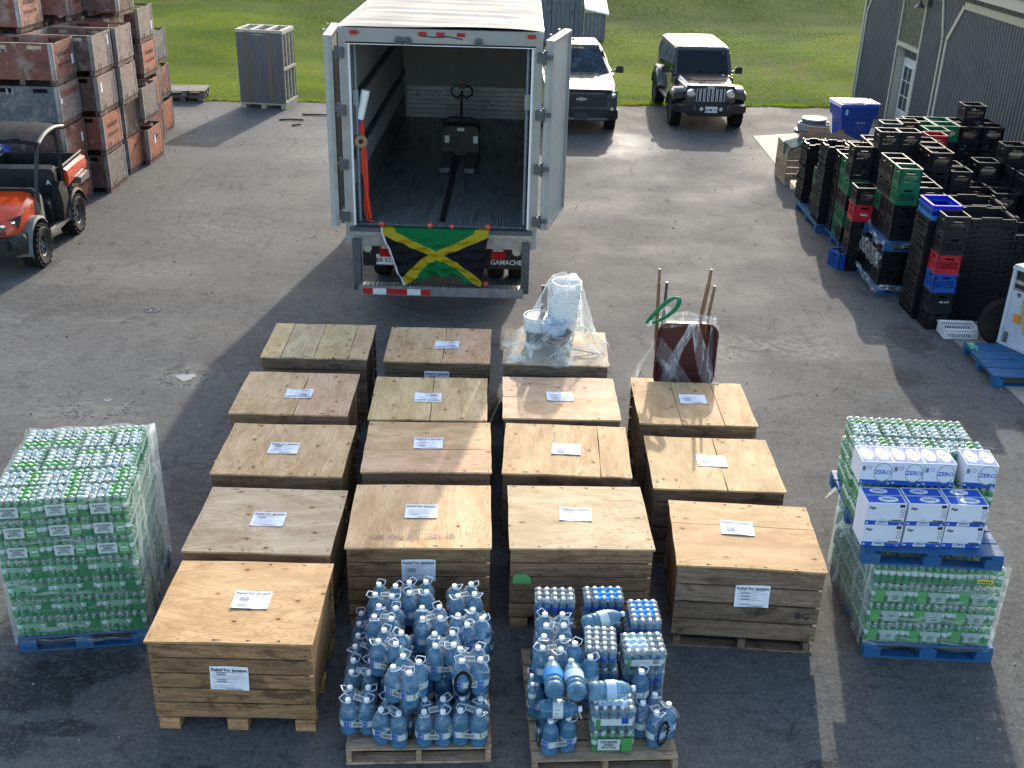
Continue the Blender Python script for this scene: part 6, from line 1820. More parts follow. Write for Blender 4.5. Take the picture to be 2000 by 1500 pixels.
def recycle_cart():
    t = thing('recycling_cart', 'big blue wheeled recycling cart with a sunlit lid beside the barn corner', 'bin', (8.06, 26.55, 0), .10)
    t.scale = (.92, .92, .94)
    m = MB()
    m.loft([[(-.36, -.30, .10), (.36, -.30, .10), (.36, .30, .10), (-.36, .30, .10)], [(-.42, -.38, .72), (.42, -.38, .72), (.42, .36, .72), (-.42, .36, .72)], [(-.47, -.42, .74), (.47, -.42, .74), (.47, .40, .74), (-.47, .40, .74)], [(-.50, -.44, 1.02), (.50, -.44, 1.02), (.50, .42, 1.02), (-.50, .42, 1.02)]], sm=False)
    m.box((-.44, -.25, .86), (.10, .40, .22)); m.build('body', PRB2, t)
    m = MB(); m.prism([(-.54, -.48, 1.02), (.54, -.48, 1.02), (.50, -.42, 1.09), (-.50, -.42, 1.09)], (0, .92, 0)); m.box((-.15, -.1, 1.10), (.55, .5, .03)); m.build('lid', PRB2, t)
    m = MB(); m.tube([(.42, .38, 1.02), (.56, .38, 1.08), (.56, -.36, 1.08), (.42, -.36, 1.02)], .018, 6); m.build('handle_bar', PRB2, t)
    m = MB(); m.box((-.40, -.446, .90), (.18, .004, .14)); m.build('sticker', surf_once('pale_blue_sticker', (.35, .5, .72)), t)
    o = text('RECYCLE', .06, PAILW, t, (.08, -.395, .62), RX90); m = MB()
    for k in range(3):
        a = 2 * pi * k / 3; m.prism([(.06 * cos(a + q) + .08, -.39, .50 + .06 * sin(a + q)) for q in (0, .9, 1.3)], (0, .006, 0))
    m.build('recycling_symbol', PAILW, t)
    for x in (-.25, .25): wheel_at(t, x * 1.3, .30, .11, .05, .06, 1, tread=False, n=14)
PRB2 = surf('blue_cart_plastic', (.012, .055, .30), .35, .12, 3, .05, 40, dirt=.1)
recycle_cart()
def riser():
    t = thing('concrete_riser', 'round concrete well riser with a lid standing on the asphalt', 'well cover', (7.50, 27.85, 0))
    c = surf('grey_concrete', (.28, .27, .25), .8, .15, 5, .3)
    m = MB(); m.lathe([(.44, .0), (.46, .02), (.46, .05), (.44, .06)], 28); m.build('base_gasket', BLACKP, t)
    m = MB(); m.lathe([(.38, .05), (.40, .07), (.40, .22), (.33, .23)], 28); m.build('ring', c, t)
    m = MB(); m.lathe([(.28, .22), (.30, .23), (.30, .31), (.29, .32)], 28); m.build('neck', surf('dark_grey_pipe', (.10, .11, .11), .6), t)
    m = MB(); m.lathe([(.31, .32), (.315, .33), (.31, .355), (.0001, .36)], 28); m.build('lid', surf('pale_lid', (.5, .49, .45), .6), t)
    for x in (-.34, .34):
        m = MB(); m.box((x, -.05, .25), (.05, .06, .05)); m.build('bolt_lug', GALV, t)
riser()
def basket():
    t = thing('plastic_basket', 'white slotted plastic basket on the slab in front of the black trays', 'basket', (6.33, 14.36, 0), -.02)
    m = MB(); W, D, H = .23, .15, .16
    for s in (-1, 1):
        for z in (.012, .10, .15): m.box((0, s * (D + (z - .1) * .1), z), (2 * W, .01, .022)); m.box((s * (W + (z - .1) * .1), 0, z), (.01, 2 * D, .022))
        for k in range(15): m.box((-W + 2 * W * k / 14, s * D, .08), (.012, .008, .14))
        for k in range(9): m.box((s * W, -D + 2 * D * k / 8, .08), (.008, .012, .14))
        m.box((0, s * (D + .012), H), (2 * W + .04, .02, .012)); m.box((s * (W + .012), 0, H), (.02, 2 * D + .04, .012))
    m.box((0, 0, .008), (2 * W, 2 * D, .008)); m.build('basket_shell', PAILW, t)
basket()
def fat_tyre():
    t = thing('bicycle_wheel', 'fat knobbly bicycle wheel standing behind the upended appliance', 'wheel', (6.80, 13.98, .36), (0, 0, -.25))
    m = MB(); m.lathe([(.275, -.035), (.31, -.05), (.345, -.03), (.355, 0), (.345, .03), (.31, .05), (.275, .035)], 40, axis='y')
    for k in range(64):
        a = 2 * pi * k / 64
        for s in (-1, 0, 1):
            aa = a + (.05 if s == 0 else 0); r = .352 if s == 0 else .338
            m.box((sin(aa) * r, s * .032, cos(aa) * r), (.018, .018, .014), mat=Matrix.Rotation(aa, 3, 'Y'))
    m.build('tyre', RUBBER, t)
    m = MB(); m.lathe([(.262, -.03), (.276, -.034), (.276, .034), (.262, .03)], 40, axis='y', closed=True); m.build('rim', STEELD, t)
    m = MB(); m.cyl((0, -.06, 0), (0, .06, 0), .025, n=10)
    for k in range(16):
        a = 2 * pi * k / 16; m.cyl((0, .03 * (-1) ** k, 0), (sin(a) * .265, 0, cos(a) * .265), .002, n=4)
    m.build('hub_and_spokes', GALV, t)
fat_tyre()
def appliance():
    t = thing('old_stove', 'white enamel stove with its open back showing, on the blue pallet', 'stove', (6.66, 13.80, .15), radians(-63))
    en = surf('white_enamel', (.50, .54, .60), .3, .06, 3, .02, 40, dirt=.2, dcol=(.15, .14, .13))
    W, Dp, H = .76, .62, 1.10
    m = MB(); m.box((.03, 0, H / 2), (.05, .03, H)); m.box((W - .03, 0, H / 2), (.05, .03, H)); m.box((W / 2, 0, H - .015), (W, .05, .03)); m.box((W / 2, 0, .02), (W, .03, .04)); m.build('back_frame', en, t)
    m = MB(); m.box((W / 2, .02, .40), (W - .06, .012, .76)); m.box((W / 2, .01, .78), (W - .2, .02, .02)); m.box((W * .15, .012, .3), (.012, .012, .35)); m.build('back_panel', en, t)
    m = MB(); m.box((W / 2, .18, .93), (W - .08, .25, .26)); m.build('open_compartment', surf('dark_cavity', (.035, .032, .03), .8), t)
    m = MB(); m.box((W * .45, .03, .90), (W * .8, .02, .05), rz=0); m.build('insulation_strip', surf('grey_wadding', (.36, .33, .29), .9, .3, 20, .5), t)
    m = MB(); m.box((.01, Dp / 2, H / 2), (.02, Dp, H - .02)); m.build('side_panel', en, t); m = MB(); m.box((W - .01, Dp / 2, H / 2), (.02, Dp, H - .02)); m.build('side_panel', en, t); m = MB(); m.box((W / 2, Dp / 2, H + .012), (W, Dp, .02)); m.build('top_panel', en, t)
    m = MB(); m.tube([(W * .35, .0, .78), (W * .36, -.02, .62), (W * .42, -.03, .42), (W * .50, -.03, .32), (W * .52, -.01, .25)], .013, 6); m.tube([(W * .50, .0, .62), (W * .44, -.03, .56), (W * .43, -.04, .42), (W * .52, -.03, .28)], .012, 6); m.build('gas_hose', surf('yellow_hose', (.50, .30, .06), .5), t)
    m = MB(); m.box((W * .28, -.001, .42), (.10, .004, .12)); s = m.build('warning_label', surf('orange_label', (.72, .27, .02), .5), t)
    m = MB()
    for k in range(5): m.box((.11, -.0, .06 + .03 * k), (.06, .036, .008))
    for k in range(3): m.box((.14 + .02 * k, .012, .74), (.007, .012, .06))
    m.build('vent_slot', INK, t)
appliance()
pallet('blue pallet under the old stove at the right edge', 6.72, 13.20, -.02, 1.08, 1.12, WOODBLUE, 4, h=.145)
t = thing('film_scrap', 'scrap of green tinted film on the corner of the stove pallet', 'plastic film', (6.24, 13.66, .15))
m = MB()
for k in range(12): m.tube([Vector((rs.normal(0, .03), rs.normal(0, .05), .0)), Vector((rs.normal(0, .03), rs.normal(0, .05), .03)), Vector((rs.normal(.03, .03), rs.normal(-.1, .05), -.01))], .01, 4)
m.build('film', surf('green_film', (.16, .42, .26), .25), t)
# ------------------------------------------------------------ apple bins
BIN = {'red': (.24, .090, .065, .55), 'pink': (.47, .225, .15, .95), 'orange': (.46, .165, .085, 1.05), 'grey': (.25, .21, .185, .5), 'brown': (.13, .075, .06, .6), 'pale': (.33, .255, .215, .5), 'slate': (.12, .135, .145, .7)}
def bin_(x1, y0, z, rc, fc, lab, w=1.2, d=.98, h=.735, words=None, card=None, yaw=0.0, plank=False, pale=False):
    """x1 = right side, y0 = near side"""
    t = thing('apple_bin', lab, 'bin', (x1 - w / 2, y0 + d / 2, z), yaw, 'stacked plywood apple bins')
    R = random.Random(hash_(lab)); zb = .10; hh = h - zb - .012
    def front(sy):
        sl = .045; z1 = zb + hh
        xs = [(-.48, -.20), (.16, .42)]
        m = MB(); m.box((0, 0, zb + (hh - .11) / 2), (w, .018, hh - .11)); m.box((0, 0, z1 - .02), (w, .018, .04))
        cur = -w / 2
        for a, b in xs + [(w / 2, w / 2)]:
            if a > cur: m.box(((cur + a) / 2, 0, z1 - .075), (a - cur, .018, .07))
            cur = b
        return m.build('front_panel' if sy < 0 else 'back_panel', BINW, t, (0, sy * (d / 2 - .009), 0), color=BIN[fc])
    fp = front(-1); front(1)
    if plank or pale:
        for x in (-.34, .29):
            m = MB(); m.box((x, -d / 2 + .028, zb + hh - .075), (.25, .016, .062)); m.build('painted_slot_sun', BOARD, t, color=(.78, .70, .55))  # sunlit bars in the slots, put in as pale strips
        m = MB(); m.box((0, -d / 2 - .002, zb + hh + .004), (w, .03, .008)); m.build('painted_rim_sun', BOARD, t, color=(.55, .48, .38))  # pale strip imitating sunlight along the top rim
    rp = None
    for sx in (-1, 1):
        m = MB(); n = 12; pts = [(0, -d / 2 + .02, zb), (0, d / 2 - .02, zb)] + [(0, d / 2 - .02 - (d - .04) * k / n, zb + hh - (.0 if k in (0, n) else abs(R.gauss(0, .008)))) for k in range(n + 1)]
        m.prism(pts, (.016, 0, 0)); p = m.build('side_panel', BINW, t, (sx * (w / 2 - .008) - .008, 0, 0), color=BIN[rc]); rp = p if sx > 0 else rp
    m = MB(); m.box((0, 0, zb + .01), (w - .04, d - .04, .016)); m.build('floor_panel', BINW, t, color=BIN['pale'])
    for sx in (-1, 1):
        for sy in (-1, 1):
            m = MB(); m.box((sx * (w / 2 + .002), sy * (d / 2 - .03), zb + hh / 2), (.006, .07, hh)); m.box((sx * (w / 2 - .03), sy * (d / 2 + .002), zb + hh / 2), (.07, .006, hh)); m.build('corner_iron', GALV, t)
    for sx in (-1, 0, 1):
        m = MB(); m.box((sx * (w / 2 - .06), 0, .05), (.09, d - .01, .098)); m.build('skid', BINW, t, color=BIN['brown'])
    for y in (-.28, -.16, .24):
        m = MB(); m.box((w / 2 + .004, y, zb + .045), (.006, .03, .09)); m.build('bracket', GALV, t)
    for x in (-.3, -.2):
        m = MB(); m.box((x, -d / 2 - .004, zb + hh - .10), (.035, .006, .11)); m.build('bracket', GALV, t)
    if words:
        RYZ = (pi / 2, 0, pi / 2)
        text(words[0], .105, INK, rp, (.0185, 0, zb + hh * .64), RYZ, sx=.85, bold=True)
        if len(words) > 1: text(words[1], .085, INK, rp, (.0185, 0, zb + hh * .36), RYZ, sx=.85)
    if card:
        m = MB(); m.box((.012 + .005, card[0], card[1]), (.004, .075, .17)); m.build('paper_card', PAPER, rp)
    if plank:
        m = MB(); m.box((.0, 0, 0), (.65, .03, .15)); m.build('pale_plank', BOARD, t, (w / 2 + .022, -.05, zb + hh - .09), pi / 2, color=(.55, .52, .46))
    return t
bh_ = .735
W1 = ("GOLDSMITH'S", 'THORNBURY ONT')
F1 = [('orange', 'red', None, None), ('red', 'brown', None, (.3, .42)), ('grey', 'slate', None, (-.38, .5)), ('red', 'red', W1, (.36, .35))]
nm = ('lowest', 'second', 'third', 'top')
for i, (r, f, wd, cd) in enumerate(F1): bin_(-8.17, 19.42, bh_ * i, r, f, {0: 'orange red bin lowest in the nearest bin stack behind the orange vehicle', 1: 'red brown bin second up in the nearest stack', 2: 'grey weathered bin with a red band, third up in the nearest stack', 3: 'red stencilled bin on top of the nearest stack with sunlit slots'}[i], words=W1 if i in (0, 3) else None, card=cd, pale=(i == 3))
m = MB(); m.box((0, 0, 0), (.004, .8, .11)); o = [q for q in COL.objects if q.get('label', '').startswith('grey weathered bin with')][0]; m.build('red_band', surf('faded_red_band', (.17, .05, .04), .7, .3, 8), o, (.603, .0, .56))
F2 = [('grey', 'brown', 'grey bin standing on the asphalt at the foot of the second stack'), ('orange', 'red', 'orange stencilled bin second up in the second stack'), ('pale', 'brown', 'pale mottled bin third up in the second stack'), ('pale', 'brown', 'pale mottled bin on top of the second stack')]
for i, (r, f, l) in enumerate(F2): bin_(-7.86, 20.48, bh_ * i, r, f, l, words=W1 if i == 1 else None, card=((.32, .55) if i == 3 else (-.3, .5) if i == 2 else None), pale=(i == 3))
F3 = [('orange', 'brown', 'orange bin lowest in the third stack, set back a little'), ('brown', 'brown', 'brown bin second up in the third stack with a pale card'), ('pale', 'brown', 'pale bin third up in the third stack, partly sunlit'), ('pale', 'red', 'pale bin on top of the third stack')]
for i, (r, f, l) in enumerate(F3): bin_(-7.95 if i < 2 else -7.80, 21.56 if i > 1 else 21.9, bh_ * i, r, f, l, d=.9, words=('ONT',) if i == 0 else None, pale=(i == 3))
bin_(-7.80, 22.72, 0, 'orange', 'brown', 'orange bin with a white card at the right end of the bin row', card=(-.05, .45), words=('FARMS',))
t = thing('loose_board', 'pale loose board jammed between two bins at the right end of the row', 'board', (-8.2, 23.2, .79), (0, -.05, 1.35)); m = MB(); m.box((0, 0, 0), (1.0, .10, .03)); m.build('plank', BOARD, t, color=(.6, .52, .4)); 
bin_(-7.84, 22.78, .86, 'grey', 'brown', 'open bin with swirling grain, second up at the right end of the row')
F5 = [('red', 'brown', 'red bin lowest in the stack beyond the open bin'), ('orange', 'brown', 'orange bin second up in the stack beyond the open bin'), ('orange', 'brown', 'bright orange stencilled bin third up beyond the open bin'), ('grey', 'brown', 'tall grey bin on top of the stack beyond the open bin')]
for i, (r, f, l) in enumerate(F5): bin_(-8.22, 24.2, bh_ * i + (.06 if i > 1 else 0), r, f, l, words=W1 if i == 2 else None, card=(.35, .3) if i == 3 else None)
for i, (r, l) in enumerate((('orange', 'orange bin lowest in the farthest stack'), ('red', 'red bin second up in the farthest stack'), ('slate', 'slate grey bin on top of the farthest stack'))): bin_(-8.36, 25.4, .80 * i, r, 'brown', l)
for i in range(2, 4): bin_(-8.35, 22.72, bh_ * i + .02, 'brown', 'brown', 'dark brown bin in the fourth row, %s' % {2: 'third up', 3: 'fourth up'}[i], d=.95)
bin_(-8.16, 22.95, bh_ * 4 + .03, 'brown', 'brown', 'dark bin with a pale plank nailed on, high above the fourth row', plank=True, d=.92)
# second line of bins behind the first
for row, (y, xr) in enumerate(((19.42, -9.5), (20.48, -9.12), (21.56, -9.08), (22.6, -8.95 - .7))):
    for i in range(4):
        if row == 0 and i < 3: continue
        if i < 3 and row > 0: continue
        bin_(xr, y, bh_ * i, 'red', 'brown', 'dark bin at the top of the inner line, %s row' % ('first', 'second', 'third', 'fourth')[row])
    if row == 1: bin_(-9.12, 20.52, bh_ * 4, 'pink', 'red', 'peach coloured stencilled bin highest at the top left corner', words=W1)
bin_(-8.92, 22.35, bh_ * 4, 'pink', 'red', 'peach coloured bin second highest, right of the first peach one', words=W1, d=1.0)
bin_(-10.35, 20.5, bh_ * 4, 'red', 'red', 'dark red bin at the extreme top left edge', words=None)
t = thing('blue_drum', 'blue plastic drum behind the orange utility vehicle at the left edge', 'drum', (-9.22, 18.9, 0))
m = MB(); m.lathe([(.27, 0), (.29, .03), (.29, .28), (.30, .30), (.29, .32), (.29, .58), (.30, .60), (.29, .62), (.29, .86), (.26, .9), (.0001, .9)], 24); o = m.build('drum_body', PRB2, t); o.scale = (1, 1, 1.35)

# ------------------------------------------------------------ strapped stack of grey panels
def panel_crate():
    t = thing('panel_crate', 'tall bundle of grey ribbed panels strapped upright at the grass edge', 'crate', (-6.70, 29.38, 0), -.11)
    ivory = surf('pale_frame_wood', (.46, .42, .33), .7, .2, 8, .2)
    gp = surf('grey_ribbed_panel', (.15, .142, .14), .6, .15, 3, .1, stretch=(6, 1, .5), dirt=.2)
    W, D, H = 1.23, .98, 1.99
    for k in range(4):
        m = MB(); n = 8; wp = W / 4
        for j in range(n): m.box((-wp / 2 + wp / n * (j + .5), 0, 0), (wp / n - .006, .03, H - .22))
        m.box((0, .012, 0), (wp - .004, .012, H - .22)); m.build('ribbed_panel', gp, t, (-W / 2 + wp * (k + .5), -D / 2 + .015, .14 + (H - .22) / 2))
    m = MB(); m.box((0, D / 2 - .015, .14 + (H - .22) / 2), (W, .03, H - .22)); m.build('back_panel', gp, t)
    m = MB(); m.box((-W / 2 + .012, 0, .14 + (H - .22) / 2), (.022, D - .06, H - .22)); m.build('side_panel', gp, t)
    for y in (-.40, -.13, .13, .40):
        m = MB(); m.box((W / 2 - .03, y, H / 2 + .03), (.05, .05, H - .08)); m.build('upright', ivory, t)
    for z in (.16, 1.02, H - .06):
        m = MB(); m.box((W / 2 - .015, 0, z), (.06, D, .07)); m.build('side_rail', ivory, t)
    for k in range(14):
        m = MB(); m.box((W / 2 - .07, 0, .22 + .118 * k), (.02, D - .08, .05)); m.build('slat', surf_once2('brown_slat', (.15, .125, .10)), t)
    for y in (-D / 2 + .03, D / 2 - .03):
        m = MB(); m.box((0, y, H - .03), (W, .06, .07)); m.build('top_rail', ivory, t)
    for x in (-W / 2 + .04, -.2, .2, W / 2 - .04):
        m = MB(); m.box((x, 0, H - .025), (.08, D - .12, .06)); m.build('top_cross_bar', ivory, t)
    for x in (-W / 2 + .07, 0, W / 2 - .07):
        m = MB(); m.box((x, 0, .06), (.13, D, .12)); m.build('foot_block', ivory, t)
    m = MB(); m.box((0, -D / 2, .125), (W, .05, .03)); m.build('foot_board', ivory, t)
    for x in (-.34, .26):
        for dx in (-.02, .02):
            m = MB(); m.box((x + dx, -D / 2 - .008, H / 2 + .02), (.018, .004, H - .10)); m.build('strap', surf_once2('tan_strap', (.30, .19, .07)), t)
    m = MB(); m.box((-.04, -D / 2 - .006, H - .12), (.30, .004, .018)); m.build('paper_strip', ivory, t)
def surf_once2(n, c): return surf_once(n, c)
panel_crate()
pallet('dark weathered pallet lying on the asphalt by the grass edge', -9.08, 29.85, .1, 1.1, .9, BOARD, 6, (.16, .155, .15), h=.15)
pallet('second dark pallet stacked on the weathered pallet by the grass', -9.05, 29.87, .12, 1.1, .9, BOARD, 6, (.18, .175, .17), h=.15, z=.152)
for i, (x, y, r) in enumerate(((-5.75, 27.5, .1), (-5.0, 28.15, -.05), (-5.5, 26.9, .4))):
    t = thing('stick', ('short dark stick lying right of the strapped panel bundle', 'long broken stick near the truck on the far asphalt', 'small dark chip of wood below the strapped panel bundle')[i], 'stick', (x, y, .02), r)
    m = MB(); m.tube([(-.3 - .3 * (i == 1), 0, 0), (0, .02, .01), (.3 + .3 * (i == 1), 0, 0)][:3] if i < 2 else [(-.12, 0, 0), (.1, .02, .01)], .02, 5); m.build('stick_body', surf_once2('dark_stick', (.03, .025, .02)), t)
# ------------------------------------------------------------ utility vehicle
def utv():
    t = thing('utility_vehicle', 'orange utility vehicle with a dark grey roof and black cargo bed by the bin stacks', 'utility vehicle', (-8.22, 17.15, 0), .06)
    dk = surf('dark_grey_plastic', (.020, .022, .025), .9, .15, 6, .1, 50, dirt=.05, spec=.08)
    gy = surf('light_grey_plastic', (.13, .135, .13), .5, .12, 6, .1, 50, dirt=.15)
    seat = surf('black_vinyl', (.012, .013, .015), .45, .2, 8, .1)
    for x, s in ((.62, 1), (-.62, -1)):
        for y in (-.92, .82): wheel_at(t, x, y, .325, .27, .17, s, n=22, spokes=6, rimmat=STEELD)
    def sec(y, hw, z0, z1, r=.12):
        return [(-hw, y, z0), (hw, y, z0), (hw, y, z1 - r), (hw - r * .5, y, z1 - r * .25), (hw - r * 1.6, y, z1), (-hw + r * 1.6, y, z1), (-hw + r * .5, y, z1 - r * .25), (-hw, y, z1 - r)]
    m = MB(); m.loft([sec(-1.46, .40, .62, .74), sec(-1.40, .52, .58, .86), sec(-1.15, .58, .60, .98), sec(-.85, .60, .70, 1.07), sec(-.62, .60, .75, 1.12)]); m.build('hood', ORANGE, t)
    m = MB(); m.loft([sec(-1.54, .50, .36, .60, .06), sec(-1.40, .66, .36, .66, .06), sec(-1.2, .66, .40, .66, .06)]); m.box((0, -1.44, .42), (1.1, .18, .14)); m.tube([(-.45, -1.56, .45), (-.45, -1.60, .72), (.45, -1.60, .72), (.45, -1.56, .45)], .022, 6); m.build('front_bumper', BLACKP, t)
    for s in (-1, 1):
        m = MB(); m.prism([(s * .20, -1.435, .70), (s * .55, -1.31, .72), (s * .585, -1.20, .90), (s * .50, -1.30, .88), (s * .22, -1.435, .80)], (0, -.03, .01)); h = m.build('headlight', BLACKP, t)
        m = MB(); m.lathe([(.0001, -.03), (.05, -.02), (.055, .01)], 12, (s * .36, -1.44, .76), axis='y'); m.lathe([(.0001, -.03), (.025, -.02), (.028, .01)], 10, (s * .50, -1.37, .82), axis='y'); m.build('lens', CHROME, h)
        pts = []
        for k in range(11):
            a = pi * (1.05 - k / 10 * 1.05) ; pts.append((-.92 + .44 * cos(a), .34 + .44 * sin(a) * 1.02))
        m = MB(); m.loft([[(s * .46, y, z) for y, z in pts], [(s * .70, y, z + .015) for y, z in pts], [(s * .72, y, z - .03) for y, z in pts]], closed=False, caps=False); m.build('front_fender', gy, t)
        pts = [(.82 + .43 * cos(a), .34 + .44 * sin(a)) for a in np.linspace(pi * .98, .25, 11)]
        m = MB(); m.loft([[(s * .44, y, z) for y, z in pts], [(s * .74, y, z + .01) for y, z in pts], [(s * .76, y, z - .04) for y, z in pts]], closed=False, caps=False); m.build('rear_fender', dk if s < 0 else BLACKP, t)
        m = MB(); m.loft([[(s * .56, 1.05, .80), (s * .78, 1.05, .80), (s * .78, 1.05, .90), (s * .56, 1.05, .93)], [(s * .56, 1.5, .80), (s * .78, 1.5, .80), (s * .78, 1.5, .92), (s * .56, 1.5, .95)]]); m.build('tail_cowl', gy, t)
        m = MB(); m.tube([(s * .62, -.60, .62), (s * .64, -.60, 1.15), (s * .66, -.50, 1.5), (s * .63, -.28, 1.84)], .032, 8); m.build('front_post', BLACKP, t)
        m = MB(); m.tube([(s * .62, .55, .6), (s * .65, .55, 1.2), (s * .64, .52, 1.84)], .032, 8); m.tube([(s * .63, -.30, 1.84), (s * .64, .52, 1.85)], .03, 8); m.build('rear_post', BLACKP, t)
        m = MB(); m.box((s * .66, -.05, .36), (.10, 1.1, .05)); m.build('sill_bar', gy, t)
        m = MB(); m.loft([sec2(s, y, z0, z1) for y, z0, z1 in ((.22, .40, .95), (.34, .34, 1.02), (.50, .36, .98), (.56, .4, .9))]); m.build('side_guard', BLACKP, t)
        m = MB(); m.loft([[(s * .52, -.66, .66), (s * .66, -.66, .66), (s * .64, -.60, 1.14), (s * .52, -.62, 1.18)], [(s * .52, -.44, .60), (s * .66, -.48, .55), (s * .63, -.42, .98), (s * .52, -.40, 1.08)]], sm=False); m.build('dash_side', gy if s > 0 else dk, t)
    m = MB(); m.box((0, -.05, .38), (1.28, 1.2, .06)); m.box((0, .3, .5), (1.15, .5, .3)); m.build('floor_pan', BLACKP, t)
    m = MB(); m.loft([sec(-.64, .60, .7, 1.16, .05), sec(-.44, .58, .75, 1.12, .05)]); m.build('dashboard', dk, t)
    m = MB(); m.tube([(-.26 + .19 * cos(a), -.30 + .10 * sin(a), 1.18 + .10 * sin(a)) for a in np.linspace(0, 2 * pi, 22, endpoint=False)], .018, 6, closed=True); m.cyl((-.26, -.30, 1.17), (-.26, -.5, 1.05), .03, n=8); m.bar((-.44, -.3, 1.18), (-.08, -.3, 1.18), .04, .02); m.build('steering_wheel', BLACKP, t)
    m = MB(); m.loft([sec(-.02, .58, .64, .78, .06), sec(.40, .58, .64, .82, .06)]); m.build('seat_cushion', seat, t)
    m = MB(); m.loft([sec(.34, .60, .80, 1.22, .06), sec(.48, .60, .80, 1.26, .06)]); m.build('seat_back', seat, t)
    text('A', .11, PAILW, t, (.49, .318, 1.0), RX90, bold=True, name='letter_sticker')
    # bed
    m = MB()
    m.box((0, 1.05, .84), (1.30, 1.05, .04)); m.box((0, .56, 1.02), (1.30, .04, .36)); m.box((0, 1.56, 1.02), (1.30, .04, .36))
    for s in (-1, 1): m.box((s * .64, 1.06, 1.02), (.035, 1.04, .34))
    m.build('cargo_bed', BLACKP, t)
    for s in (-1, 1):
        m = MB(); m.loft([[(s * .665, .60, .86), (s * .72, .60, .90), (s * .735, .60, 1.02), (s * .72, .60, 1.13), (s * .665, .60, 1.16)], [(s * .665, 1.55, .92), (s * .73, 1.55, .96), (s * .745, 1.55, 1.04), (s * .73, 1.55, 1.15), (s * .665, 1.55, 1.18)]], sm=False); m.build('bed_side', ORANGE, t)
        m = MB(); m.cyl((s * .66, .58, 1.22), (s * .66, 1.58, 1.24), .016, n=8); m.build('bed_rail', BLACKP, t)
    # roof
    m = MB()
    def rf(u, v):
        x, y = -.74 + 1.48 * u, -.52 + 1.16 * v
        z = 1.93 + .07 * sin(pi * v) - .10 * max(0, .25 - v) - .05 * (abs(2 * u - 1)) ** 3 - (.016 if .30 < u < .38 or .62 < u < .70 else 0)
        return (x, y, z)
    m.grid(rf, 28, 14); m.grid(lambda u, v: Vector(rf(1 - u, v)) - Vector((0, 0, .045)), 14, 8)
    m.loft([[rf(u, 0) for u in np.linspace(0, 1, 15)], [Vector(rf(u, 0)) - Vector((0, .01, .06)) for u in np.linspace(0, 1, 15)]], closed=False, caps=False)
    m.build('roof', dk, t)
    for s in (-1, 1):
        u = 0 if s < 0 else 1
        m = MB(); m.tube([Vector(rf(u, v)) + Vector((s * .005, 0, -.01)) for v in np.linspace(0, 1, 14)], .030, 6); m.build('roof_edge', gy, t)
        m = MB(); p = Vector(rf(.5 + s * .28, .06)); m.box(p + Vector((0, -.03, -.005)), (.13, .12, .035), mat=Matrix.Rotation(-.35, 3, 'X')); m.build('roof_scoop', BLACKP, t)
def sec2(s, y, z0, z1): return [(s * .56, y, z0), (s * .70, y, z0), (s * .72, y, (z0 + z1) / 2), (s * .68, y, z1), (s * .56, y, z1)]
utv()

# ------------------------------------------------------------ parked cars
def rsec(y, hw, z0, z1, tw, r=.08):
    """rounded body section: hw at the bottom, tw at the top"""
    return [(-hw, y, z0), (hw, y, z0), (hw, y, z0 + (z1 - z0) * .6), (tw, y, z1 - r * .4), (tw - r * 1.3, y, z1), (-tw + r * 1.3, y, z1), (-tw, y, z1 - r * .4), (-hw, y, z0 + (z1 - z0) * .6)]
def plate(par, loc, s, w=.31, h=.15, rot=None):
    m = MB(); m.box((0, 0, 0), (w, .012, h)); p = m.build('number_plate', WHT, par, loc, rot)
    if s: text(s, .088, surf_once('plate_blue', (.03, .06, .22)), p, (0, -.008, -.01), RX90, bold=True, sx=.92)
    return p
def mirror(par, x, y, z, mt, s):
    m = MB(); m.loft([rsec(y - .05, .10, z - .08, z + .09, .09, .04), rsec(y + .06, .08, z - .06, z + .07, .07, .03)]); 
    m.v = [(v[0] + x, v[1], v[2]) for v in m.v]
    m.bar((x - s * .08, y + .02, z - .03), (x - s * .20, y + .06, z - .06), .04, .04); return m.build('wing_mirror', mt, par)
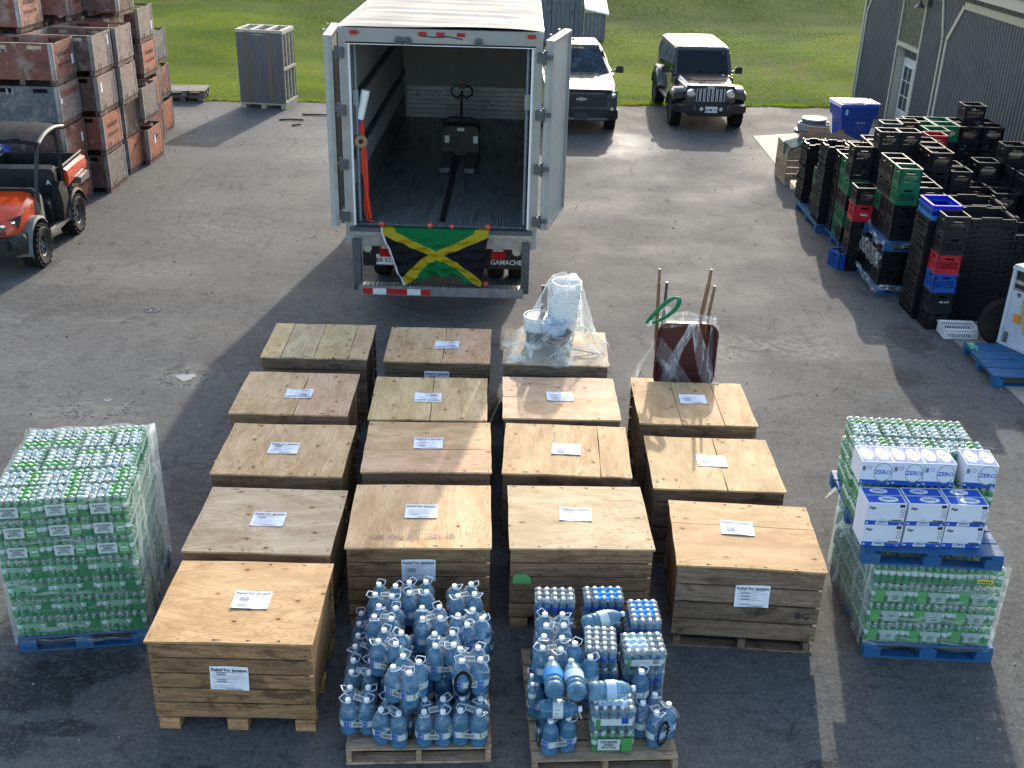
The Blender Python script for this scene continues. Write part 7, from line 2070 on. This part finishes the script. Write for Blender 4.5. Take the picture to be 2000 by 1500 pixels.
def jeep():
    t = thing('off_road_car', 'boxy black off road car with a seven slot grille parked beside the lawn', 'car', (4.80, 27.62, 0), .03)
    for x, s in ((.79, 1), (-.79, -1)):
        for y in (.72, 3.60): wheel_at(t, x, y, .41, .27, .23, s, n=26, spokes=5, rimmat=surf_once('dark_alloy', (.10, .10, .105)))
    m = MB(); m.loft([rsec(1.25, .78, .52, 1.14, .77), rsec(4.25, .78, .52, 1.16, .77)]); m.build('tub', CARB, t)
    m = MB(); m.loft([[(-.56, .22, .72), (.56, .22, .72), (.60, .22, 1.02), (.52, .22, 1.09), (-.52, .22, 1.09), (-.60, .22, 1.02)], [(-.68, 1.45, .72), (.68, 1.45, .72), (.73, 1.45, 1.08), (.64, 1.45, 1.18), (-.64, 1.45, 1.18), (-.73, 1.45, 1.08)]]); m.build('hood', CARB, t)
    m = MB(); m.prism([(-.50, 1.38, 1.181), (.50, 1.38, 1.181), (.50, .95, 1.152), (.36, .72, 1.134), (-.36, .72, 1.134), (-.50, .95, 1.152)], (0, 0, .004)); m.build('hood_decal', BLACKP, t)
    m = MB(); m.prism([(.46, 1.30, 1.184), (.54, 1.30, 1.184), (.50, 1.14, 1.175)], (0, 0, .004)); m.build('white_mark', WHT, t)
    # grille with seven slots
    g = surf_once('grille_grey', (.045, .047, .05))
    m = MB(); pts = [(-.62, .16, .64), (.62, .16, .64), (.66, .16, .95), (.58, .16, 1.10), (-.58, .16, 1.10), (-.66, .16, .95)]; m.prism(pts, (0, .07, .0)); gr = m.build('grille', CARB, t)
    for k in range(7):
        x = -.315 + .105 * k
        m = MB(); m.box((x, .157, .86), (.052, .012, .31)); sl = m.build('grille_slot', INK, gr)
        m = MB(); m.tube([(x - .034, .15, .70), (x - .034, .15, 1.02), (x + .034, .15, 1.02), (x + .034, .15, .70)], (.0095), 4, closed=True); m.build('slot_trim', PAILW, gr)
    text('Jeep', .10, PAILW, gr, (0, .152, 1.055), RX90, bold=True)
    for s in (-1, 1):
        m = MB(); m.lathe([(.11, .0), (.115, -.02), (.10, -.025)], 20, (0, 0, 0), axis='y'); h = m.build('headlight', CHROME, t, (s * .50, .155, .90))
        m = MB(); m.lathe([(.0001, -.035), (.06, -.03), (.10, -.015)], 20, axis='y'); m.build('lens', LAMPC, h)
        m = MB(); m.lathe([(.0001, -.01), (.03, -.008), (.034, .01)], 12, axis='y'); m.build('turn_signal', surf_once('smoked_lens', (.12, .08, .05)), t, (s * .52, .155, .70))
        m = MB(); secs = []
        for y, zo in ((.28, .92), (.36, 1.0), (.60, 1.03), (1.0, 1.02), (1.25, .82), (1.36, .62)):
            secs.append([(s * .58, y, zo - .02), (s * .88, y, zo - .03), (s * .935, y, zo - .10), (s * .935, y, zo - .22), (s * .86, y, zo - .20), (s * .58, y, zo - .14)])
        m.loft(secs); m.build('front_flare', CARB, t)
        m = MB(); secs = []
        for y, zo in ((3.0, .72), (3.15, .95), (3.45, 1.06), (3.85, 1.05), (4.1, .9), (4.2, .7)):
            secs.append([(s * .76, y, zo), (s * .89, y, zo - .02), (s * .935, y, zo - .10), (s * .93, y, zo - .2), (s * .76, y, zo - .18)])
        m.loft(secs); m.build('rear_flare', CARB, t)
        m = MB(); m.box((s * .82, 2.15, .50), (.14, 1.5, .06)); m.build('side_step', STEELD, t)
        for y0, y1 in ((1.5, 2.4), (2.45, 3.15)):
            m = MB(); m.box((s * .785, (y0 + y1) / 2, .85), (.02, y1 - y0 - .02, .60)); d = m.build('door', CARB, t)
            m = MB(); m.box((s * .80, y1 - .12, 1.0), (.03, .14, .03)); m.build('door_handle', BLACKP, d)
            m = MB(); m.prism([(s * .772, y0 + .05, 1.18), (s * .772, y1 - .04, 1.18), (s * .70, y1 - .04, 1.66), (s * .70, y0 + (.24 if y0 < 2 else .04), 1.66)], (s * .012, 0, .0)); m.build('side_window', CARGLASS, t)
        m = MB(); m.prism([(s * .772, 3.22, 1.18), (s * .772, 4.15, 1.18), (s * .70, 4.12, 1.66), (s * .70, 3.22, 1.66)], (s * .012, 0, 0)); m.build('side_window', CARGLASS, t)
        mirror(t, s * .96, 1.62, 1.25, BLACKP, s)
    m = MB(); m.loft([[(-.76, 1.46, 1.15), (.76, 1.46, 1.15), (.70, 1.86, 1.76), (-.70, 1.86, 1.76)], [(-.76, 1.54, 1.15), (.76, 1.54, 1.15), (.70, 1.95, 1.76), (-.70, 1.95, 1.76)]], sm=False); wf = m.build('windscreen_frame', CARB, t)
    m = MB(); m.prism([(-.68, 1.465, 1.20), (.68, 1.465, 1.20), (.63, 1.805, 1.71), (-.63, 1.805, 1.71)], (0, -.012, .004)); m.build('windscreen', CARGLASS, wf)
    m = MB(); m.box((.56, 1.76, 1.655), (.05, .004, .05), mat=Matrix.Rotation(-.58, 3, 'X')); m.build('permit_sticker', WHT, wf)
    m = MB()
    for x in (-.35, .25): m.bar((x, 1.44, 1.20), (x + .33, 1.47, 1.25), .015, .012)
    m.box((0, 1.40, 1.19), (1.2, .05, .02)); m.build('wipers', BLACKP, t)
    m = MB(); m.loft([rsec(1.86, .70, 1.68, 1.80, .66, .06), rsec(2.1, .72, 1.68, 1.845, .67, .06), rsec(3.9, .72, 1.66, 1.85, .67, .06), rsec(4.25, .70, 1.66, 1.80, .65, .06)])
    m.loft([rsec(3.14, .77, 1.14, 1.70, .70, .03), rsec(3.2, .77, 1.14, 1.70, .70, .03)]); m.loft([rsec(4.16, .77, 1.14, 1.70, .70, .03), rsec(4.27, .77, 1.14, 1.70, .70, .03)]); m.loft([rsec(2.4, .765, 1.14, 1.70, .70, .03), rsec(2.46, .765, 1.14, 1.70, .70, .03)])
    m.build('hardtop', ROOFK, t)
    m = MB(); m.box((0, 2.8, 1.20), (1.3, 2.5, .03)); m.box((-.35, 2.3, 1.3), (.45, .3, .5)); m.box((.35, 2.3, 1.3), (.45, .3, .5)); m.build('seats', BLACKP, t)
    m = MB(); m.loft([rsec(-.08, .78, .46, .66, .76, .05), rsec(.10, .92, .46, .66, .90, .05), rsec(.26, .90, .46, .62, .88, .05)]); m.box((0, .12, .42), (1.1, .2, .12)); b = m.build('front_bumper', BLACKP, t)
    for s in (-1, 1):
        m = MB(); m.lathe([(.0001, -.02), (.045, -.015), (.055, .01)], 14, (s * .245, -.08, .56), axis='y'); m.build('fog_lamp', LAMPC, b)
        m = MB(); m.box((s * .42, -.06, .60), (.05, .10, .12)); m.build('tow_hook', STEELD, b)
    plate(t, (0, -.105, .55), 'BSAM 115')
    m = MB(); m.lathe([(.2, -.12), (.38, -.11), (.40, 0), (.38, .11), (.2, .12), (.0001, .1)], 22, (0, 4.42, 1.0), axis='y'); m.build('spare_wheel', RUBBER, t)
    m = MB(); m.box((0, 2.2, .45), (.9, 3.6, .16)); m.build('underbody', BLACKP, t)
ROOFK = surf('painted_glare_roof', (.12, .12, .115), .4, .08, 5, .03, 40)  # greyer than the body paint: sun glare put into the roof colour
jeep()
def pickup():
    t = thing('pickup_truck', 'black pickup with a dark glossy hood half hidden behind the open truck door', 'pickup', (1.50, 26.85, 0), .02)
    for x, s in ((.80, 1), (-.80, -1)):
        for y in (.80, 4.05): wheel_at(t, x, y, .385, .25, .24, s, n=24, spokes=6, rimmat=surf_once('dark_alloy', (.10, .10, .105)))
    m = MB(); m.loft([rsec(.0, .70, .40, .98, .66, .10), rsec(.18, .90, .40, 1.08, .82, .12), rsec(.9, .945, .42, 1.13, .88, .10), rsec(1.75, .945, .42, 1.16, .90, .08), rsec(3.2, .945, .42, 1.18, .90, .06), rsec(5.3, .93, .45, 1.16, .88, .06)]); m.build('body', CARG, t)
    m = MB(); m.loft([[(-.72, .14, 1.085), (.72, .14, 1.085), (.72, .14, 1.07), (-.72, .14, 1.07)], [(-.80, .9, 1.165), (.80, .9, 1.165), (.8, .9, 1.1), (-.8, .9, 1.1)], [(-.82, 1.70, 1.195), (.82, 1.70, 1.195), (.82, 1.70, 1.1), (-.82, 1.70, 1.1)]], sm=False); h = m.build('hood', CARG, t)
    m = MB()
    for s in (-1, 1): m.bar((s * .38, .25, 1.10), (s * .46, 1.6, 1.195), .10, .03)
    m.build('hood_bulge', CARG, h)
    m = MB(); m.box((0, .10, 1.055), (1.5, .10, .05)); m.build('bug_shield', BLACKP, t)
    m = MB(); m.loft([rsec(1.70, .86, 1.12, 1.19, .84, .02), rsec(2.42, .80, 1.12, 1.74, .62, .07), rsec(2.8, .80, 1.12, 1.79, .63, .07), rsec(3.6, .80, 1.12, 1.78, .62, .07), rsec(3.85, .82, 1.12, 1.5, .66, .06)]); m.build('cab', CARG, t)
    m = MB(); m.prism([(-.77, 1.745, 1.215), (.77, 1.745, 1.215), (.60, 2.36, 1.70), (-.60, 2.36, 1.70)], (0, -.016, .012)); m.build('windscreen', GLASSB, t)
    m = MB(); m.loft([rsec(2.44, .60, 1.70, 1.80, .58, .03), rsec(3.65, .60, 1.70, 1.80, .58, .03)]); m.build('roof_skin', ROOFK, t)
    m = MB(); m.box((-.05, 3.3, 1.82), (.05, .12, .05)); m.build('roof_aerial', BLACKP, t)
    gr = None
    m = MB(); m.prism([(-.62, -.015, .68), (.62, -.015, .68), (.70, .0, .98), (-.70, .0, .98)], (0, .05, 0)); gr = m.build('grille', BLACKP, t)
    for z in (.74, .82, .90):
        m = MB(); m.box((0, -.025, z), (1.26, .03, .022)); m.build('grille_bar', surf_once('grille_grey', (.045, .047, .05)), gr)
    m = MB(); m.prism([(-.14, -.04, .835), (-.05, -.04, .835), (-.04, -.04, .815), (.04, -.04, .815), (.05, -.04, .835), (.14, -.04, .835), (.12, -.04, .885), (.05, -.04, .885), (.04, -.04, .905), (-.04, -.04, .905), (-.05, -.04, .885), (-.12, -.04, .885)], (0, -.012, 0)); m.build('emblem', CHROME, gr)
    for s in (-1, 1):
        m = MB(); m.prism([(s * .60, -.0, .86), (s * .90, .16, .88), (s * .91, .26, 1.03), (s * .74, .08, 1.02), (s * .66, .02, .96)], (0, -.03, .0)); hl = m.build('headlight', surf_once('smoked_housing', (.10, .11, .12)), t)
        m = MB(); m.lathe([(.0001, -.03), (.05, -.02), (.062, .01)], 12, (s * .78, .045, .94), axis='y'); m.build('lens', CHROME, hl)
        m = MB(); m.lathe([(.0001, -.02), (.04, -.015), (.045, .01)], 12, (s * .76, .02, .62), axis='y'); m.build('fog_lamp', LAMPC, t)
        for y0, y1 in ((1.95, 2.85), (2.9, 3.7)):
            m = MB(); m.box((s * .948, (y0 + y1) / 2, .82), (.012, y1 - y0, .62)); d = m.build('door', CARG, t); m = MB(); m.box((s * .965, y1 - .15, .98), (.03, .16, .03)); m.build('door_handle', BLACKP, d)
            m = MB(); m.prism([(s * .845, y0 + .02, 1.20), (s * .845, y1 - .04, 1.20), (s * .66, y1 - .04, 1.68), (s * .66, y0 + (.36 if y0 < 2.5 else .05), 1.68)], (s * .016, 0, 0.005)); m.build('side_window', GLASSD, t)
        mirror(t, s * 1.10, 1.98, 1.26, BLACKP, s)
    m = MB(); m.loft([rsec(-.10, .66, .36, .60, .64, .05), rsec(.12, .93, .36, .62, .90, .05), rsec(.34, .94, .4, .6, .92, .05)]); m.build('front_bumper', BLACKP, t)
    m = MB(); m.box((0, -.06, .40), (1.3, .12, .05)); m.build('skid_strip', surf_once('grey_skid', (.14, .145, .15)), t)
    m = MB(); m.box((0, -.115, .47), (.33, .014, .17)); m.build('dark_plate', surf_once('dark_plate', (.06, .06, .065)), t)
    m = MB(); m.box((0, 2.6, .4), (.9, 4.2, .12)); m.build('underbody', BLACKP, t)
    m = MB(); m.box((0, 4.6, 1.17), (1.5, 1.3, .02)); m.build('bed_cover', BLACKP, t)
pickup()
